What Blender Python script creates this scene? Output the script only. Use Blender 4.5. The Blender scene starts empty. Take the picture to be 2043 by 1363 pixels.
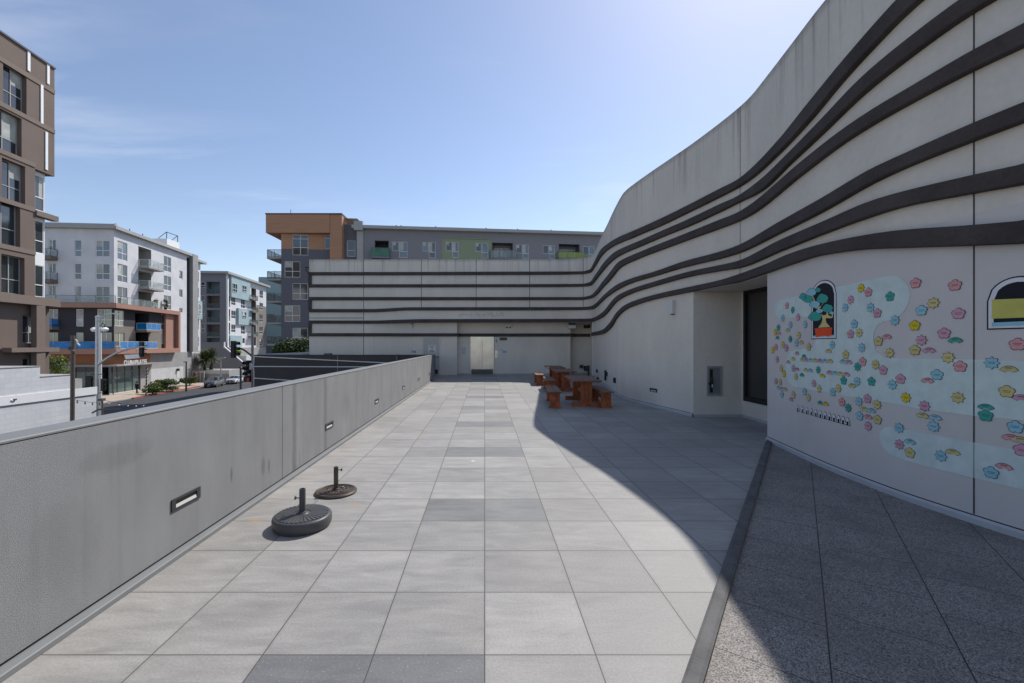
import bpy, bmesh, math, random
from mathutils import Vector, Matrix
R = math.radians
random.seed(7)
SC = bpy.context.scene
COL = SC.collection
# ------------------------------------------------------------------ camera, sun, sky
F, CX, CY, HC = 875.0, 967.0, 688.0, 1.704      # focal length and principal point of the photo, eye height
cd = bpy.data.cameras.new('camera'); cam = bpy.data.objects.new('camera', cd); COL.objects.link(cam)
cd.sensor_width = 36; cd.lens = 36 * F / 2043
cd.shift_x = (1021.5 - CX) / 2043; cd.shift_y = (CY - 681.5) / 2043
cd.clip_start = .05; cd.clip_end = 3000
cam.location = (0, 0, HC); cam.rotation_euler = (R(90), 0, 0)
SC.camera = cam
DX, DY = .515, .71                                # ground shift of a shadow per metre of height
SUNV = Vector((DX, DY, 1)).normalized()
AZ = math.atan2(DX, DY); EL = math.asin(SUNV.z)
sl = bpy.data.lights.new('sun', 'SUN'); sun = bpy.data.objects.new('sun', sl); COL.objects.link(sun)
sl.energy = 4.05; sl.angle = R(.6); sl.color = (1, .965, .91)
sun.rotation_euler = SUNV.to_track_quat('Z', 'Y').to_euler(); sun.location = (10, 10, 30)
W = bpy.data.worlds.new('World'); SC.world = W; W.use_nodes = True
nt = W.node_tree; nt.nodes.clear()
def N(t, typ, **k):
    n = t.nodes.new(typ)
    for a, v in k.items():
        if a.startswith('i_'):
            key = a[2:]; n.inputs[int(key) if key.isdigit() else key.replace('_', ' ')].default_value = v
        else: setattr(n, a, v)
    return n
def L(t, a, b): t.links.new(a, b)
out = N(nt, 'ShaderNodeOutputWorld'); bg = N(nt, 'ShaderNodeBackground'); bg.inputs[1].default_value = .138
sky = N(nt, 'ShaderNodeTexSky'); sky.sky_type = 'NISHITA'; sky.sun_disc = False
sky.sun_elevation = EL; sky.sun_rotation = AZ; sky.altitude = 50; sky.air_density = 1.0; sky.dust_density = .38; sky.ozone_density = 2.2
tc = N(nt, 'ShaderNodeTexCoord')
sep = N(nt, 'ShaderNodeSeparateXYZ'); L(nt, tc.outputs['Generated'], sep.inputs[0])
# thin cirrus: noise on the sky plane, stretched along one direction
zc = N(nt, 'ShaderNodeMath', operation='MAXIMUM', i_1=.02); L(nt, sep.outputs[2], zc.inputs[0])
zc2 = N(nt, 'ShaderNodeMath', operation='ADD', i_1=.12); L(nt, zc.outputs[0], zc2.inputs[0])
dx = N(nt, 'ShaderNodeMath', operation='DIVIDE'); L(nt, sep.outputs[0], dx.inputs[0]); L(nt, zc2.outputs[0], dx.inputs[1])
dy = N(nt, 'ShaderNodeMath', operation='DIVIDE'); L(nt, sep.outputs[1], dy.inputs[0]); L(nt, zc2.outputs[0], dy.inputs[1])
cb = N(nt, 'ShaderNodeCombineXYZ'); L(nt, dx.outputs[0], cb.inputs[0]); L(nt, dy.outputs[0], cb.inputs[1])
mp = N(nt, 'ShaderNodeMapping'); L(nt, cb.outputs[0], mp.inputs[0])
mp.inputs['Rotation'].default_value = (0, 0, R(28)); mp.inputs['Scale'].default_value = (.45, 1.7, 1); mp.inputs['Location'].default_value = (1.3, .4, 0)
n1 = N(nt, 'ShaderNodeTexNoise', i_Scale=.8, i_Detail=9.0, i_Roughness=.6, i_Distortion=.35); L(nt, mp.outputs[0], n1.inputs['Vector'])
n2 = N(nt, 'ShaderNodeTexNoise', i_Scale=.55, i_Detail=2.0); L(nt, cb.outputs[0], n2.inputs['Vector'])
r1 = N(nt, 'ShaderNodeMapRange', i_1=.52, i_2=.80); L(nt, n1.outputs[0], r1.inputs[0])
r2 = N(nt, 'ShaderNodeMapRange', i_1=.44, i_2=.60); L(nt, n2.outputs[0], r2.inputs[0])
mu = N(nt, 'ShaderNodeMath', operation='MULTIPLY'); L(nt, r1.outputs[0], mu.inputs[0]); L(nt, r2.outputs[0], mu.inputs[1])
mu2 = N(nt, 'ShaderNodeMath', operation='MULTIPLY', i_1=.8); L(nt, mu.outputs[0], mu2.inputs[0])
mx = N(nt, 'ShaderNodeMixRGB'); mx.inputs[2].default_value = (5.6, 6.3, 7.3, 1)
L(nt, mu2.outputs[0], mx.inputs[0]); L(nt, sky.outputs[0], mx.inputs[1]); tn = N(nt, 'ShaderNodeMixRGB', blend_type='MULTIPLY'); tn.inputs[0].default_value = 1; tn.inputs[2].default_value = (1.15, 1.04, .99, 1); L(nt, mx.outputs[0], tn.inputs[1]); L(nt, tn.outputs[0], bg.inputs[0]); L(nt, bg.outputs[0], out.inputs[0])
vs = SC.view_settings; vs.view_transform = 'Standard'; vs.look = 'None'; vs.exposure = .2; vs.gamma = 1
SC.cycles.max_bounces = 8; SC.cycles.transparent_max_bounces = 24

# ------------------------------------------------------------------ materials
def srgb(r, g, b): return tuple(((c / 255) / 12.92 if c <= 10 else ((c / 255 + .055) / 1.055) ** 2.4) for c in (r, g, b))
def mat(name, col, rough=.8, metal=0, var=.12, scale=3, stretch=(1, 1, 1), bump=0, bscale=60, spec=.35, var2=0, scale2=40):
    m = bpy.data.materials.new(name); m.use_nodes = True; t = m.node_tree; b = t.nodes['Principled BSDF']
    b.inputs['Roughness'].default_value = rough; b.inputs['Metallic'].default_value = metal
    b.inputs['Specular IOR Level'].default_value = spec
    m.diffuse_color = (*col, 1)
    tcn = N(t, 'ShaderNodeTexCoord'); mpn = N(t, 'ShaderNodeMapping'); mpn.inputs['Scale'].default_value = stretch
    g = N(t, 'ShaderNodeNewGeometry'); L(t, g.outputs['Position'], mpn.inputs[0])
    no = N(t, 'ShaderNodeTexNoise', i_Scale=scale, i_Detail=6.0, i_Roughness=.6); L(t, mpn.outputs[0], no.inputs['Vector'])
    mr = N(t, 'ShaderNodeMapRange', i_1=.3, i_2=.7, i_3=1 - var, i_4=1 + var); L(t, no.outputs[0], mr.inputs[0])
    sc = N(t, 'ShaderNodeVectorMath', operation='SCALE'); sc.inputs[0].default_value = col; L(t, mr.outputs[0], sc.inputs['Scale'])
    last = sc.outputs[0]
    if var2:
        no2 = N(t, 'ShaderNodeTexNoise', i_Scale=scale2, i_Detail=2.0); L(t, g.outputs['Position'], no2.inputs['Vector'])
        mr2 = N(t, 'ShaderNodeMapRange', i_1=.3, i_2=.7, i_3=1 - var2, i_4=1 + var2); L(t, no2.outputs[0], mr2.inputs[0])
        sc2 = N(t, 'ShaderNodeVectorMath', operation='SCALE'); L(t, last, sc2.inputs[0]); L(t, mr2.outputs[0], sc2.inputs['Scale']); last = sc2.outputs[0]
    L(t, last, b.inputs['Base Color'])
    if bump:
        nb = N(t, 'ShaderNodeTexNoise', i_Scale=bscale, i_Detail=3.0); L(t, g.outputs['Position'], nb.inputs['Vector'])
        bp = N(t, 'ShaderNodeBump', i_Strength=bump, i_Distance=.01); L(t, nb.outputs[0], bp.inputs['Height']); L(t, bp.outputs[0], b.inputs['Normal'])
    m['last'] = 0
    return m
def lastlink(m):
    t = m.node_tree; b = t.nodes['Principled BSDF']; return t, b, b.inputs['Base Color'].links[0].from_socket
def mulmask(m, build, col):
    """mix the base colour toward col by a mask built by build(tree, geometry position separate xyz)"""
    t, b, s = lastlink(m)
    g = N(t, 'ShaderNodeNewGeometry'); sp = N(t, 'ShaderNodeSeparateXYZ'); L(t, g.outputs['Position'], sp.inputs[0])
    k = build(t, g.outputs['Position'], sp)
    x = N(t, 'ShaderNodeMixRGB'); x.inputs[2].default_value = (*col, 1); L(t, k, x.inputs[0]); L(t, s, x.inputs[1]); L(t, x.outputs[0], b.inputs['Base Color'])
def M1(t, op, a, b=None, c=None):
    n = N(t, 'ShaderNodeMath', operation=op)
    for i, v in enumerate((a, b, c)):
        if v is None: continue
        if hasattr(v, 'is_linked') or hasattr(v, 'links'): L(t, v, n.inputs[i])
        else: n.inputs[i].default_value = v
    return n.outputs[0]
def spot(cx, cy, r, amt=.6, sc=25):
    def f(t, pos, sp):
        d = N(t, 'ShaderNodeVectorMath', operation='DISTANCE'); L(t, pos, d.inputs[0]); d.inputs[1].default_value = (cx, cy, 0)
        n = N(t, 'ShaderNodeTexNoise', i_Scale=sc, i_Detail=4.0); L(t, pos, n.inputs['Vector'])
        q = M1(t, 'ADD', d.outputs['Value'], M1(t, 'MULTIPLY', M1(t, 'SUBTRACT', n.outputs[0], .5), r * 2.2))
        mr = N(t, 'ShaderNodeMapRange', i_1=r * .35, i_2=r, i_3=amt, i_4=0.0); L(t, q, mr.inputs[0]); return mr.outputs[0]
    return f

MT = {}
MT['wall'] = mat('pale_stucco', (.66, .60, .53), .9, var=.07, scale=1.1, stretch=(1, 1, .45), bump=.25, bscale=90, var2=.03, scale2=14)
MT['wall_pink'] = mat('mural_ground_paint', (.60, .555, .53), .85, var=.05, scale=1.3, bump=.12, bscale=90)
MT['band'] = mat('dark_band_paint', (.068, .056, .053), .85, var=.22, scale=2.0, bump=.25, bscale=90, spec=.2, var2=.1, scale2=30)
MT['joint'] = mat('joint_seal', (.07, .065, .06), .9, var=.05)
MT['base'] = mat('base_flashing', (.42, .42, .43), .6, var=.08)
# drip stains below the wall top and long vertical runs
def drips(t, pos, sp):
    mpn = N(t, 'ShaderNodeMapping'); mpn.inputs['Scale'].default_value = (3.1, 3.1, .10); mpn.inputs['Rotation'].default_value = (.5, .35, .8); L(t, pos, mpn.inputs[0])
    n = N(t, 'ShaderNodeTexNoise', i_Scale=1.6, i_Detail=5.0, i_Roughness=.65); L(t, mpn.outputs[0], n.inputs['Vector'])
    a = N(t, 'ShaderNodeMapRange', i_1=.52, i_2=.68); L(t, n.outputs[0], a.inputs[0])
    z = N(t, 'ShaderNodeMapRange', i_1=5.1, i_2=6.5, i_3=.0, i_4=.6); L(t, sp.outputs[2], z.inputs[0])
    return M1(t, 'MULTIPLY', a.outputs[0], z.outputs[0])
mulmask(MT['wall'], drips, (.13, .115, .09))
def topgrime(t, pos, sp):
    n = N(t, 'ShaderNodeTexNoise', i_Scale=9.0, i_Detail=6.0); L(t, pos, n.inputs['Vector'])
    z = N(t, 'ShaderNodeMapRange', i_1=6.15, i_2=6.5, i_3=-.5, i_4=.65); L(t, sp.outputs[2], z.inputs[0])
    return M1(t, 'MAXIMUM', M1(t, 'MULTIPLY', z.outputs[0], M1(t, 'MULTIPLY', n.outputs[0], 1.6)), 0.0)
mulmask(MT['wall'], topgrime, (.14, .125, .10))
MT['parapet'] = mat('grey_sand_stucco', (.262, .264, .268), .92, var=.11, scale=2.0, stretch=(1, 1, .5), bump=.38, bscale=260, var2=.3, scale2=200)
MT['cap'] = mat('parapet_cap_paint', (.195, .20, .203), .6, var=.06, scale=2, bump=.1)
def streak(y0, w, amt):
    def f(t, pos, sp):
        d = M1(t, 'ABSOLUTE', M1(t, 'SUBTRACT', sp.outputs[1], y0))
        n = N(t, 'ShaderNodeTexNoise', i_Scale=6.0, i_Detail=3.0); L(t, pos, n.inputs['Vector'])
        q = M1(t, 'ADD', d, M1(t, 'MULTIPLY', M1(t, 'SUBTRACT', n.outputs[0], .5), w * .8))
        mr = N(t, 'ShaderNodeMapRange', i_1=w * .3, i_2=w, i_3=amt, i_4=0.0); L(t, q, mr.inputs[0]); return mr.outputs[0]
    return f
mulmask(MT['parapet'], streak(5.76, .09, .5), (.10, .10, .085)); mulmask(MT['parapet'], streak(6.88, .10, .42), (.11, .108, .09))
def smear(y0, z0, ry, rz, amt):
    def f(t, pos, sp):
        n = N(t, 'ShaderNodeTexNoise', i_Scale=18.0, i_Detail=4.0); L(t, pos, n.inputs['Vector'])
        a = M1(t, 'POWER', M1(t, 'ABSOLUTE', M1(t, 'DIVIDE', M1(t, 'SUBTRACT', sp.outputs[1], y0), ry)), 2.0); b = M1(t, 'POWER', M1(t, 'ABSOLUTE', M1(t, 'DIVIDE', M1(t, 'SUBTRACT', sp.outputs[2], z0), rz)), 2.0)
        q = M1(t, 'ADD', M1(t, 'ADD', a, b), M1(t, 'MULTIPLY', M1(t, 'SUBTRACT', n.outputs[0], .5), 1.2))
        mr = N(t, 'ShaderNodeMapRange', i_1=.3, i_2=1.0, i_3=amt, i_4=0.0); L(t, q, mr.inputs[0]); return mr.outputs[0]
    return f
for q_ in ((4.33, .42, .022, .09, .55), (4.95, .33, .05, .12, .35), (5.08, .30, .03, .10, .45), (5.93, .17, .008, .15, .8), (3.0, .95, .35, .10, .18), (7.9, .6, .25, .3, .14), (2.6, .5, .3, .3, .10)): mulmask(MT['parapet'], smear(*q_), (.075, .075, .078))
def vruns(t, pos, sp):
    mpn = N(t, 'ShaderNodeMapping'); mpn.inputs['Scale'].default_value = (1, 3.2, .12); L(t, pos, mpn.inputs[0])
    n = N(t, 'ShaderNodeTexNoise', i_Scale=2.2, i_Detail=6.0, i_Roughness=.7); L(t, mpn.outputs[0], n.inputs['Vector'])
    a = N(t, 'ShaderNodeMapRange', i_1=.50, i_2=.75, i_3=0.0, i_4=.28); L(t, n.outputs[0], a.inputs[0]); return a.outputs[0]
mulmask(MT['parapet'], vruns, (.12, .12, .118))

def tile_mat():
    m = mat('porcelain_pavers', (.312, .298, .279), .62, var=.07, scale=1.6, bump=.12, bscale=220, var2=.10, scale2=70, spec=.4)
    t, b, s = lastlink(m); T = .61
    g = N(t, 'ShaderNodeNewGeometry'); sp = N(t, 'ShaderNodeSeparateXYZ'); L(t, g.outputs['Position'], sp.inputs[0])
    u = M1(t, 'DIVIDE', sp.outputs[0], T); v = M1(t, 'DIVIDE', M1(t, 'ADD', sp.outputs[1], .03), T)
    fu, fv = M1(t, 'FLOOR', u), M1(t, 'FLOOR', v)
    c = N(t, 'ShaderNodeCombineXYZ'); L(t, fu, c.inputs[0]); L(t, fv, c.inputs[1])
    wn = N(t, 'ShaderNodeTexWhiteNoise'); wn.noise_dimensions = '2D'; L(t, c.outputs[0], wn.inputs['Vector'])
    k = N(t, 'ShaderNodeMapRange', i_1=0.0, i_2=1.0, i_3=.85, i_4=1.08); L(t, wn.outputs['Value'], k.inputs[0])
    sc = N(t, 'ShaderNodeVectorMath', operation='SCALE'); L(t, s, sc.inputs[0]); L(t, k.outputs[0], sc.inputs['Scale'])
    # veining, direction changes from paver to paver
    mpn = N(t, 'ShaderNodeMapping'); mpn.inputs['Scale'].default_value = (.7, 2.6, 1); L(t, g.outputs['Position'], mpn.inputs[0])
    off = N(t, 'ShaderNodeVectorMath', operation='MULTIPLY_ADD'); L(t, wn.outputs['Color'], off.inputs[0]); off.inputs[1].default_value = (9, 9, 9); L(t, mpn.outputs[0], off.inputs[2])
    vn = N(t, 'ShaderNodeTexNoise', i_Scale=3.2, i_Detail=9.0, i_Roughness=.62, i_Distortion=.6); L(t, off.outputs[0], vn.inputs['Vector'])
    vr = N(t, 'ShaderNodeMapRange', i_1=.3, i_2=.7, i_3=.80, i_4=1.15); L(t, vn.outputs[0], vr.inputs[0])
    sc2 = N(t, 'ShaderNodeVectorMath', operation='SCALE'); L(t, sc.outputs[0], sc2.inputs[0]); L(t, vr.outputs[0], sc2.inputs['Scale'])
    # the darker pairs, every fourth row in the two middle columns, and the bluestone pair nearest the camera
    row = M1(t, 'MULTIPLY', M1(t, 'LESS_THAN', M1(t, 'ABSOLUTE', M1(t, 'SUBTRACT', M1(t, 'FLOORED_MODULO', M1(t, 'SUBTRACT', fv, 7.0), 4.0), 0.0)), .5), M1(t, 'GREATER_THAN', fv, 5.5))
    colm = M1(t, 'LESS_THAN', M1(t, 'ABSOLUTE', M1(t, 'ADD', fu, .5)), .9)
    d1 = M1(t, 'MULTIPLY', row, colm)
    d2 = M1(t, 'MULTIPLY', M1(t, 'LESS_THAN', M1(t, 'ABSOLUTE', M1(t, 'SUBTRACT', fv, 3.0)), .5), M1(t, 'LESS_THAN', M1(t, 'ABSOLUTE', M1(t, 'ADD', fu, 1.5)), .9))
    x1 = N(t, 'ShaderNodeVectorMath', operation='MULTIPLY'); L(t, sc2.outputs[0], x1.inputs[0]); x1.inputs[1].default_value = (.70, .735, .75)
    x2 = N(t, 'ShaderNodeVectorMath', operation='MULTIPLY'); L(t, sc2.outputs[0], x2.inputs[0]); x2.inputs[1].default_value = (.48, .51, .545)
    m1 = N(t, 'ShaderNodeMixRGB'); L(t, d1, m1.inputs[0]); L(t, sc2.outputs[0], m1.inputs[1]); L(t, x1.outputs[0], m1.inputs[2])
    m2 = N(t, 'ShaderNodeMixRGB'); L(t, d2, m2.inputs[0]); L(t, m1.outputs[0], m2.inputs[1]); L(t, x2.outputs[0], m2.inputs[2])
    # white flecks on the bluestone
    fl = N(t, 'ShaderNodeTexNoise', i_Scale=85.0, i_Detail=2.0); L(t, g.outputs['Position'], fl.inputs['Vector'])
    fr = N(t, 'ShaderNodeMapRange', i_1=.66, i_2=.72, i_3=0.0, i_4=.5); L(t, fl.outputs[0], fr.inputs[0])
    fk = M1(t, 'MULTIPLY', fr.outputs[0], d2)
    m3 = N(t, 'ShaderNodeMixRGB'); L(t, fk, m3.inputs[0]); L(t, m2.outputs[0], m3.inputs[1]); m3.inputs[2].default_value = (.5, .52, .53, 1)
    # open joints
    def edge(w): return M1(t, 'SUBTRACT', .5, M1(t, 'ABSOLUTE', M1(t, 'SUBTRACT', M1(t, 'FRACT', w), .5)))
    e = M1(t, 'MINIMUM', edge(u), edge(v))
    jr = N(t, 'ShaderNodeMapRange', i_1=.0035, i_2=.0065, i_3=1.0, i_4=0.0); L(t, e, jr.inputs[0])
    m4 = N(t, 'ShaderNodeMixRGB'); L(t, jr.outputs[0], m4.inputs[0]); L(t, m3.outputs[0], m4.inputs[1]); m4.inputs[2].default_value = (.035, .03, .026, 1)
    dn = N(t, 'ShaderNodeTexNoise', i_Scale=7.0, i_Detail=5.0); L(t, g.outputs['Position'], dn.inputs['Vector'])
    ds_ = N(t, 'ShaderNodeMapRange', i_1=.0, i_2=.04, i_3=.35, i_4=0.0); L(t, e, ds_.inputs[0])
    dm = M1(t, 'MULTIPLY', ds_.outputs[0], dn.outputs[0])
    m5 = N(t, 'ShaderNodeMixRGB'); L(t, dm, m5.inputs[0]); L(t, m4.outputs[0], m5.inputs[1]); m5.inputs[2].default_value = (.16, .15, .14, 1)
    sp_ = N(t, 'ShaderNodeTexNoise', i_Scale=2.3, i_Detail=8.0, i_Roughness=.75); L(t, g.outputs['Position'], sp_.inputs['Vector'])
    sr_ = N(t, 'ShaderNodeMapRange', i_1=.60, i_2=.78, i_3=0.0, i_4=.35); L(t, sp_.outputs[0], sr_.inputs[0])
    m6 = N(t, 'ShaderNodeMixRGB'); L(t, sr_.outputs[0], m6.inputs[0]); L(t, m5.outputs[0], m6.inputs[1]); m6.inputs[2].default_value = (.20, .17, .14, 1)
    L(t, m6.outputs[0], b.inputs['Base Color'])
    rr = N(t, 'ShaderNodeMapRange', i_1=.3, i_2=.7, i_3=.5, i_4=.75); L(t, vn.outputs[0], rr.inputs[0]); L(t, rr.outputs[0], b.inputs['Roughness'])
    return m
MT['tile'] = tile_mat()
mulmask(MT['tile'], spot(-1.38, 4.66, .10, .28, 14), (.42, .25, .08)); mulmask(MT['tile'], spot(-2.22, 4.23, .09, .35, 14), (.42, .25, .09))
mulmask(MT['tile'], spot(-.17, 6.43, .035, .8, 60), (.75, .75, .75)); mulmask(MT['tile'], spot(-1.2, 8.2, .10, .3, 10), (.36, .27, .12))
def terr_mat():
    m = mat('terrazzo_pavers', (.25, .225, .205), .7, var=.10, scale=1.1, bump=.25, bscale=260)
    t, b, s = lastlink(m)
    g = N(t, 'ShaderNodeNewGeometry')
    vo = N(t, 'ShaderNodeTexVoronoi', i_Scale=170.0); L(t, g.outputs['Position'], vo.inputs['Vector'])
    vr = N(t, 'ShaderNodeSeparateXYZ'); L(t, vo.outputs['Color'], vr.inputs[0])
    k = N(t, 'ShaderNodeMapRange', i_1=0.0, i_2=1.0, i_3=.5, i_4=1.5); L(t, vr.outputs[0], k.inputs[0])
    sc = N(t, 'ShaderNodeVectorMath', operation='SCALE'); L(t, s, sc.inputs[0]); L(t, k.outputs[0], sc.inputs['Scale'])
    dk = N(t, 'ShaderNodeTexNoise', i_Scale=110.0, i_Detail=2.0); L(t, g.outputs['Position'], dk.inputs['Vector'])
    dr = N(t, 'ShaderNodeMapRange', i_1=.54, i_2=.63, i_3=0.0, i_4=.95); L(t, dk.outputs[0], dr.inputs[0])
    m0 = N(t, 'ShaderNodeMixRGB'); L(t, dr.outputs[0], m0.inputs[0]); L(t, sc.outputs[0], m0.inputs[1]); m0.inputs[2].default_value = (.07, .065, .06, 1)
    # grid turned to lie along the kerb
    va = N(t, 'ShaderNodeVectorMath', operation='DOT_PRODUCT'); va.inputs[1].default_value = (.812, -.583, 0); L(t, g.outputs['Position'], va.inputs[0])
    vb = N(t, 'ShaderNodeVectorMath', operation='DOT_PRODUCT'); vb.inputs[1].default_value = (.583, .812, 0); L(t, g.outputs['Position'], vb.inputs[0])
    u = M1(t, 'DIVIDE', M1(t, 'SUBTRACT', va.outputs['Value'], .133), .59)
    v = M1(t, 'DIVIDE', M1(t, 'ADD', M1(t, 'SUBTRACT', vb.outputs['Value'], 2.938), M1(t, 'MULTIPLY', M1(t, 'FLOORED_MODULO', M1(t, 'FLOOR', u), 2.0), .18)), .585)
    def edge(w): return M1(t, 'SUBTRACT', .5, M1(t, 'ABSOLUTE', M1(t, 'SUBTRACT', M1(t, 'FRACT', w), .5)))
    j1 = N(t, 'ShaderNodeMapRange', i_1=.004, i_2=.008, i_3=1.0, i_4=0.0); L(t, edge(u), j1.inputs[0])
    j2 = N(t, 'ShaderNodeMapRange', i_1=.004, i_2=.009, i_3=.75, i_4=0.0); L(t, edge(v), j2.inputs[0])
    jj = M1(t, 'MAXIMUM', j1.outputs[0], j2.outputs[0])
    m4 = N(t, 'ShaderNodeMixRGB'); L(t, jj, m4.inputs[0]); L(t, m0.outputs[0], m4.inputs[1]); m4.inputs[2].default_value = (.02, .018, .016, 1)
    st = N(t, 'ShaderNodeTexNoise', i_Scale=1.6, i_Detail=7.0, i_Roughness=.7); L(t, g.outputs['Position'], st.inputs['Vector'])
    sr = N(t, 'ShaderNodeMapRange', i_1=.46, i_2=.72, i_3=0.0, i_4=.5); L(t, st.outputs[0], sr.inputs[0])
    m5 = N(t, 'ShaderNodeMixRGB'); L(t, sr.outputs[0], m5.inputs[0]); L(t, m4.outputs[0], m5.inputs[1]); m5.inputs[2].default_value = (.08, .075, .07, 1)
    L(t, m5.outputs[0], b.inputs['Base Color']); return m
MT['terr'] = terr_mat()
MT['kerb'] = mat('weathered_kerb', (.105, .10, .098), .8, var=.3, scale=5, stretch=(1, 1, 1), bump=.3, bscale=50)
def simple(k, col, rough=.7, metal=0, var=.1, scale=4, **kw): MT[k] = mat(k, col, rough, metal, var, scale, **kw)
simple('steel', (.42, .43, .44), .32, 1, .08, 3, stretch=(1, 1, 8))
simple('steel_dark', (.10, .10, .105), .4, .8); simple('brushed', (.42, .42, .42), .2, 1, .14, 1.6, stretch=(1, 1, .8))
simple('black', (.012, .012, .013), .5); simple('black_gloss', (.012, .012, .014), .15)
simple('door_paint', (.56, .53, .48), .55, var=.04); simple('door_leaf', (.44, .42, .39), .5, var=.04); simple('kick', (.03, .035, .045), .35, .3)
simple('paper', (.62, .64, .66), .7, var=.03); simple('ink', (.05, .05, .055), .8, var=0)
simple('white', (.78, .78, .78), .6, var=.04); simple('offwhite', (.62, .62, .60), .6, var=.04)
simple('cream_lamp', (.58, .58, .55), .45, var=.03)
simple('galv', (.40, .42, .44), .45, .6, .1, 6); simple('bronze', (.13, .105, .085), .6, .1); simple('cabinet_grey', (.20, .20, .205), .5); simple('pole_dark', (.05, .055, .055), .5)
simple('resin', (.075, .075, .078), .42, 0, .1, 9, bump=.1, bscale=80); simple('cast', (.105, .082, .066), .45, .35, .25, 14, bump=.2, bscale=60)
simple('asphalt', (.055, .056, .06), .9, var=.2, scale=.6, bump=.3, bscale=30); simple('side', (.42, .34, .27), .9, var=.12, scale=.7)
simple('redkerb', (.38, .07, .05), .7); simple('concrete', (.36, .35, .34), .85, var=.12, scale=1.2)
simple('ground', (.20, .195, .19), .9, var=.15, scale=.3)
simple('brown', (.165, .125, .105), .85, var=.06, scale=.8); simple('brown_lite', (.20, .155, .13), .85, var=.05)
simple('pwhite', (.60, .60, .62), .85, var=.09, scale=.5); simple('pgrey', (.30, .295, .29), .85, var=.1, scale=.6)
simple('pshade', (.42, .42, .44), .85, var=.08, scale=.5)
simple('charcoal', (.045, .042, .05), .85, var=.06); simple('taupe', (.22, .195, .17), .85, var=.08, scale=.8)
simple('rose', (.36, .20, .155), .8, var=.06); simple('rust', (.30, .12, .05), .7, var=.12, scale=1.5, stretch=(1, 1, 6))
simple('teal', (.30, .40, .43), .8, var=.1, scale=.7); simple('teal2', (.22, .31, .32), .8, var=.06)
simple('slate', (.125, .125, .145), .85, var=.05); simple('slate2', (.22, .22, .24), .85, var=.06)
simple('sage', (.24, .285, .19), .85, var=.05); simple('cornice', (.36, .355, .345), .8, var=.05)
simple('darkwall', (.055, .047, .048), .75, var=.1, scale=1.5, bump=.1); simple('roofgrey', (.30, .30, .30), .9)
simple('curtain', (.42, .43, .40), .9, var=.3, scale=1.4); simple('skin', (.35, .2, .14), .6); simple('cloth_black', (.018, .018, .02), .9)
simple('leaf', (.085, .13, .035), .7, var=.55, scale=4); simple('leaf_dark', (.035, .06, .022), .7, var=.5, scale=3)
simple('leaf_lite', (.20, .24, .05), .7, var=.4, scale=5); simple('leaf_lime', (.35, .50, .02), .7, var=.3, scale=5)
simple('yucca', (.09, .12, .05), .7, var=.5, scale=5); simple('bark', (.10, .07, .05), .9, bump=.4)
simple('blossom', (.55, .12, .14), .7); simple('tyre', (.02, .02, .02), .85); simple('rim', (.35, .36, .37), .35, .8)
simple('car_grey', (.17, .18, .20), .28, .5, .02); simple('car_silver', (.58, .60, .63), .28, .5, .02); simple('redlamp', (.5, .02, .01), .3)
def wood(k, col):
    m = mat(k, col, .62, var=.25, scale=3, stretch=(9, 1.2, 9), bump=.2, bscale=40, var2=.25, scale2=6); MT[k] = m
wood('redwood', (.33, .093, .033)); wood('redwood_top', (.16, .085, .058))
def orange():
    m = mat('wood_cladding', (.40, .215, .125), .7, var=.12, scale=2, stretch=(.3, .3, 3)); t, b, s = lastlink(m)
    g = N(t, 'ShaderNodeNewGeometry'); sp = N(t, 'ShaderNodeSeparateXYZ'); L(t, g.outputs['Position'], sp.inputs[0])
    f = M1(t, 'FRACT', M1(t, 'MULTIPLY', sp.outputs[2], 3.2)); k = N(t, 'ShaderNodeMapRange', i_1=.0, i_2=.14, i_3=.72, i_4=1.0); L(t, f, k.inputs[0])
    sc = N(t, 'ShaderNodeVectorMath', operation='SCALE'); L(t, s, sc.inputs[0]); L(t, k.outputs[0], sc.inputs['Scale']); L(t, sc.outputs[0], b.inputs['Base Color']); return m
MT['orange'] = orange()
def blocks(name, col, bw, bh, axis=1, amt=.93):
    m = mat(name, col, .8, var=.08, scale=.9, bump=.2, bscale=40); t, b, s = lastlink(m)
    g = N(t, 'ShaderNodeNewGeometry'); sp = N(t, 'ShaderNodeSeparateXYZ'); L(t, g.outputs['Position'], sp.inputs[0])
    c = N(t, 'ShaderNodeCombineXYZ'); L(t, sp.outputs[axis], c.inputs[0]); L(t, sp.outputs[2], c.inputs[1])
    br = N(t, 'ShaderNodeTexBrick'); br.inputs['Scale'].default_value = 1; br.inputs['Brick Width'].default_value = bw; br.inputs['Row Height'].default_value = bh
    br.inputs['Mortar Size'].default_value = .012; br.inputs['Mortar Smooth'].default_value = .3
    br.inputs['Color1'].default_value = (1, 1, 1, 1); br.inputs['Color2'].default_value = (amt, amt, amt, 1); br.inputs['Mortar'].default_value = (.86, .86, .87, 1)
    L(t, c.outputs[0], br.inputs['Vector'])
    x = N(t, 'ShaderNodeMixRGB', blend_type='MULTIPLY'); x.inputs[0].default_value = 1; L(t, s, x.inputs[1]); L(t, br.outputs[0], x.inputs[2]); L(t, x.outputs[0], b.inputs['Base Color']); return m
MT['blockwall'] = blocks('white_painted_block', (.62, .63, .65), .4, .2)
MT['blockgrey'] = blocks('grey_block', (.52, .52, .53), .8, .4)
def glass(k, col, rough=.06, spec=.9, var=.35):
    m = mat(k, col, rough, 0, var, .35, spec=spec); m.node_tree.nodes['Principled BSDF'].inputs['IOR'].default_value = 1.6; MT[k] = m
glass('glass', (.035, .042, .048)); glass('glass_dark', (.012, .012, .015)); glass('glass_sky', (.10, .13, .16)); glass('glass_teal', (.10, .15, .14), .1)
glass('roller', (.035, .033, .035), .35, .5, .1)
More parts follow.
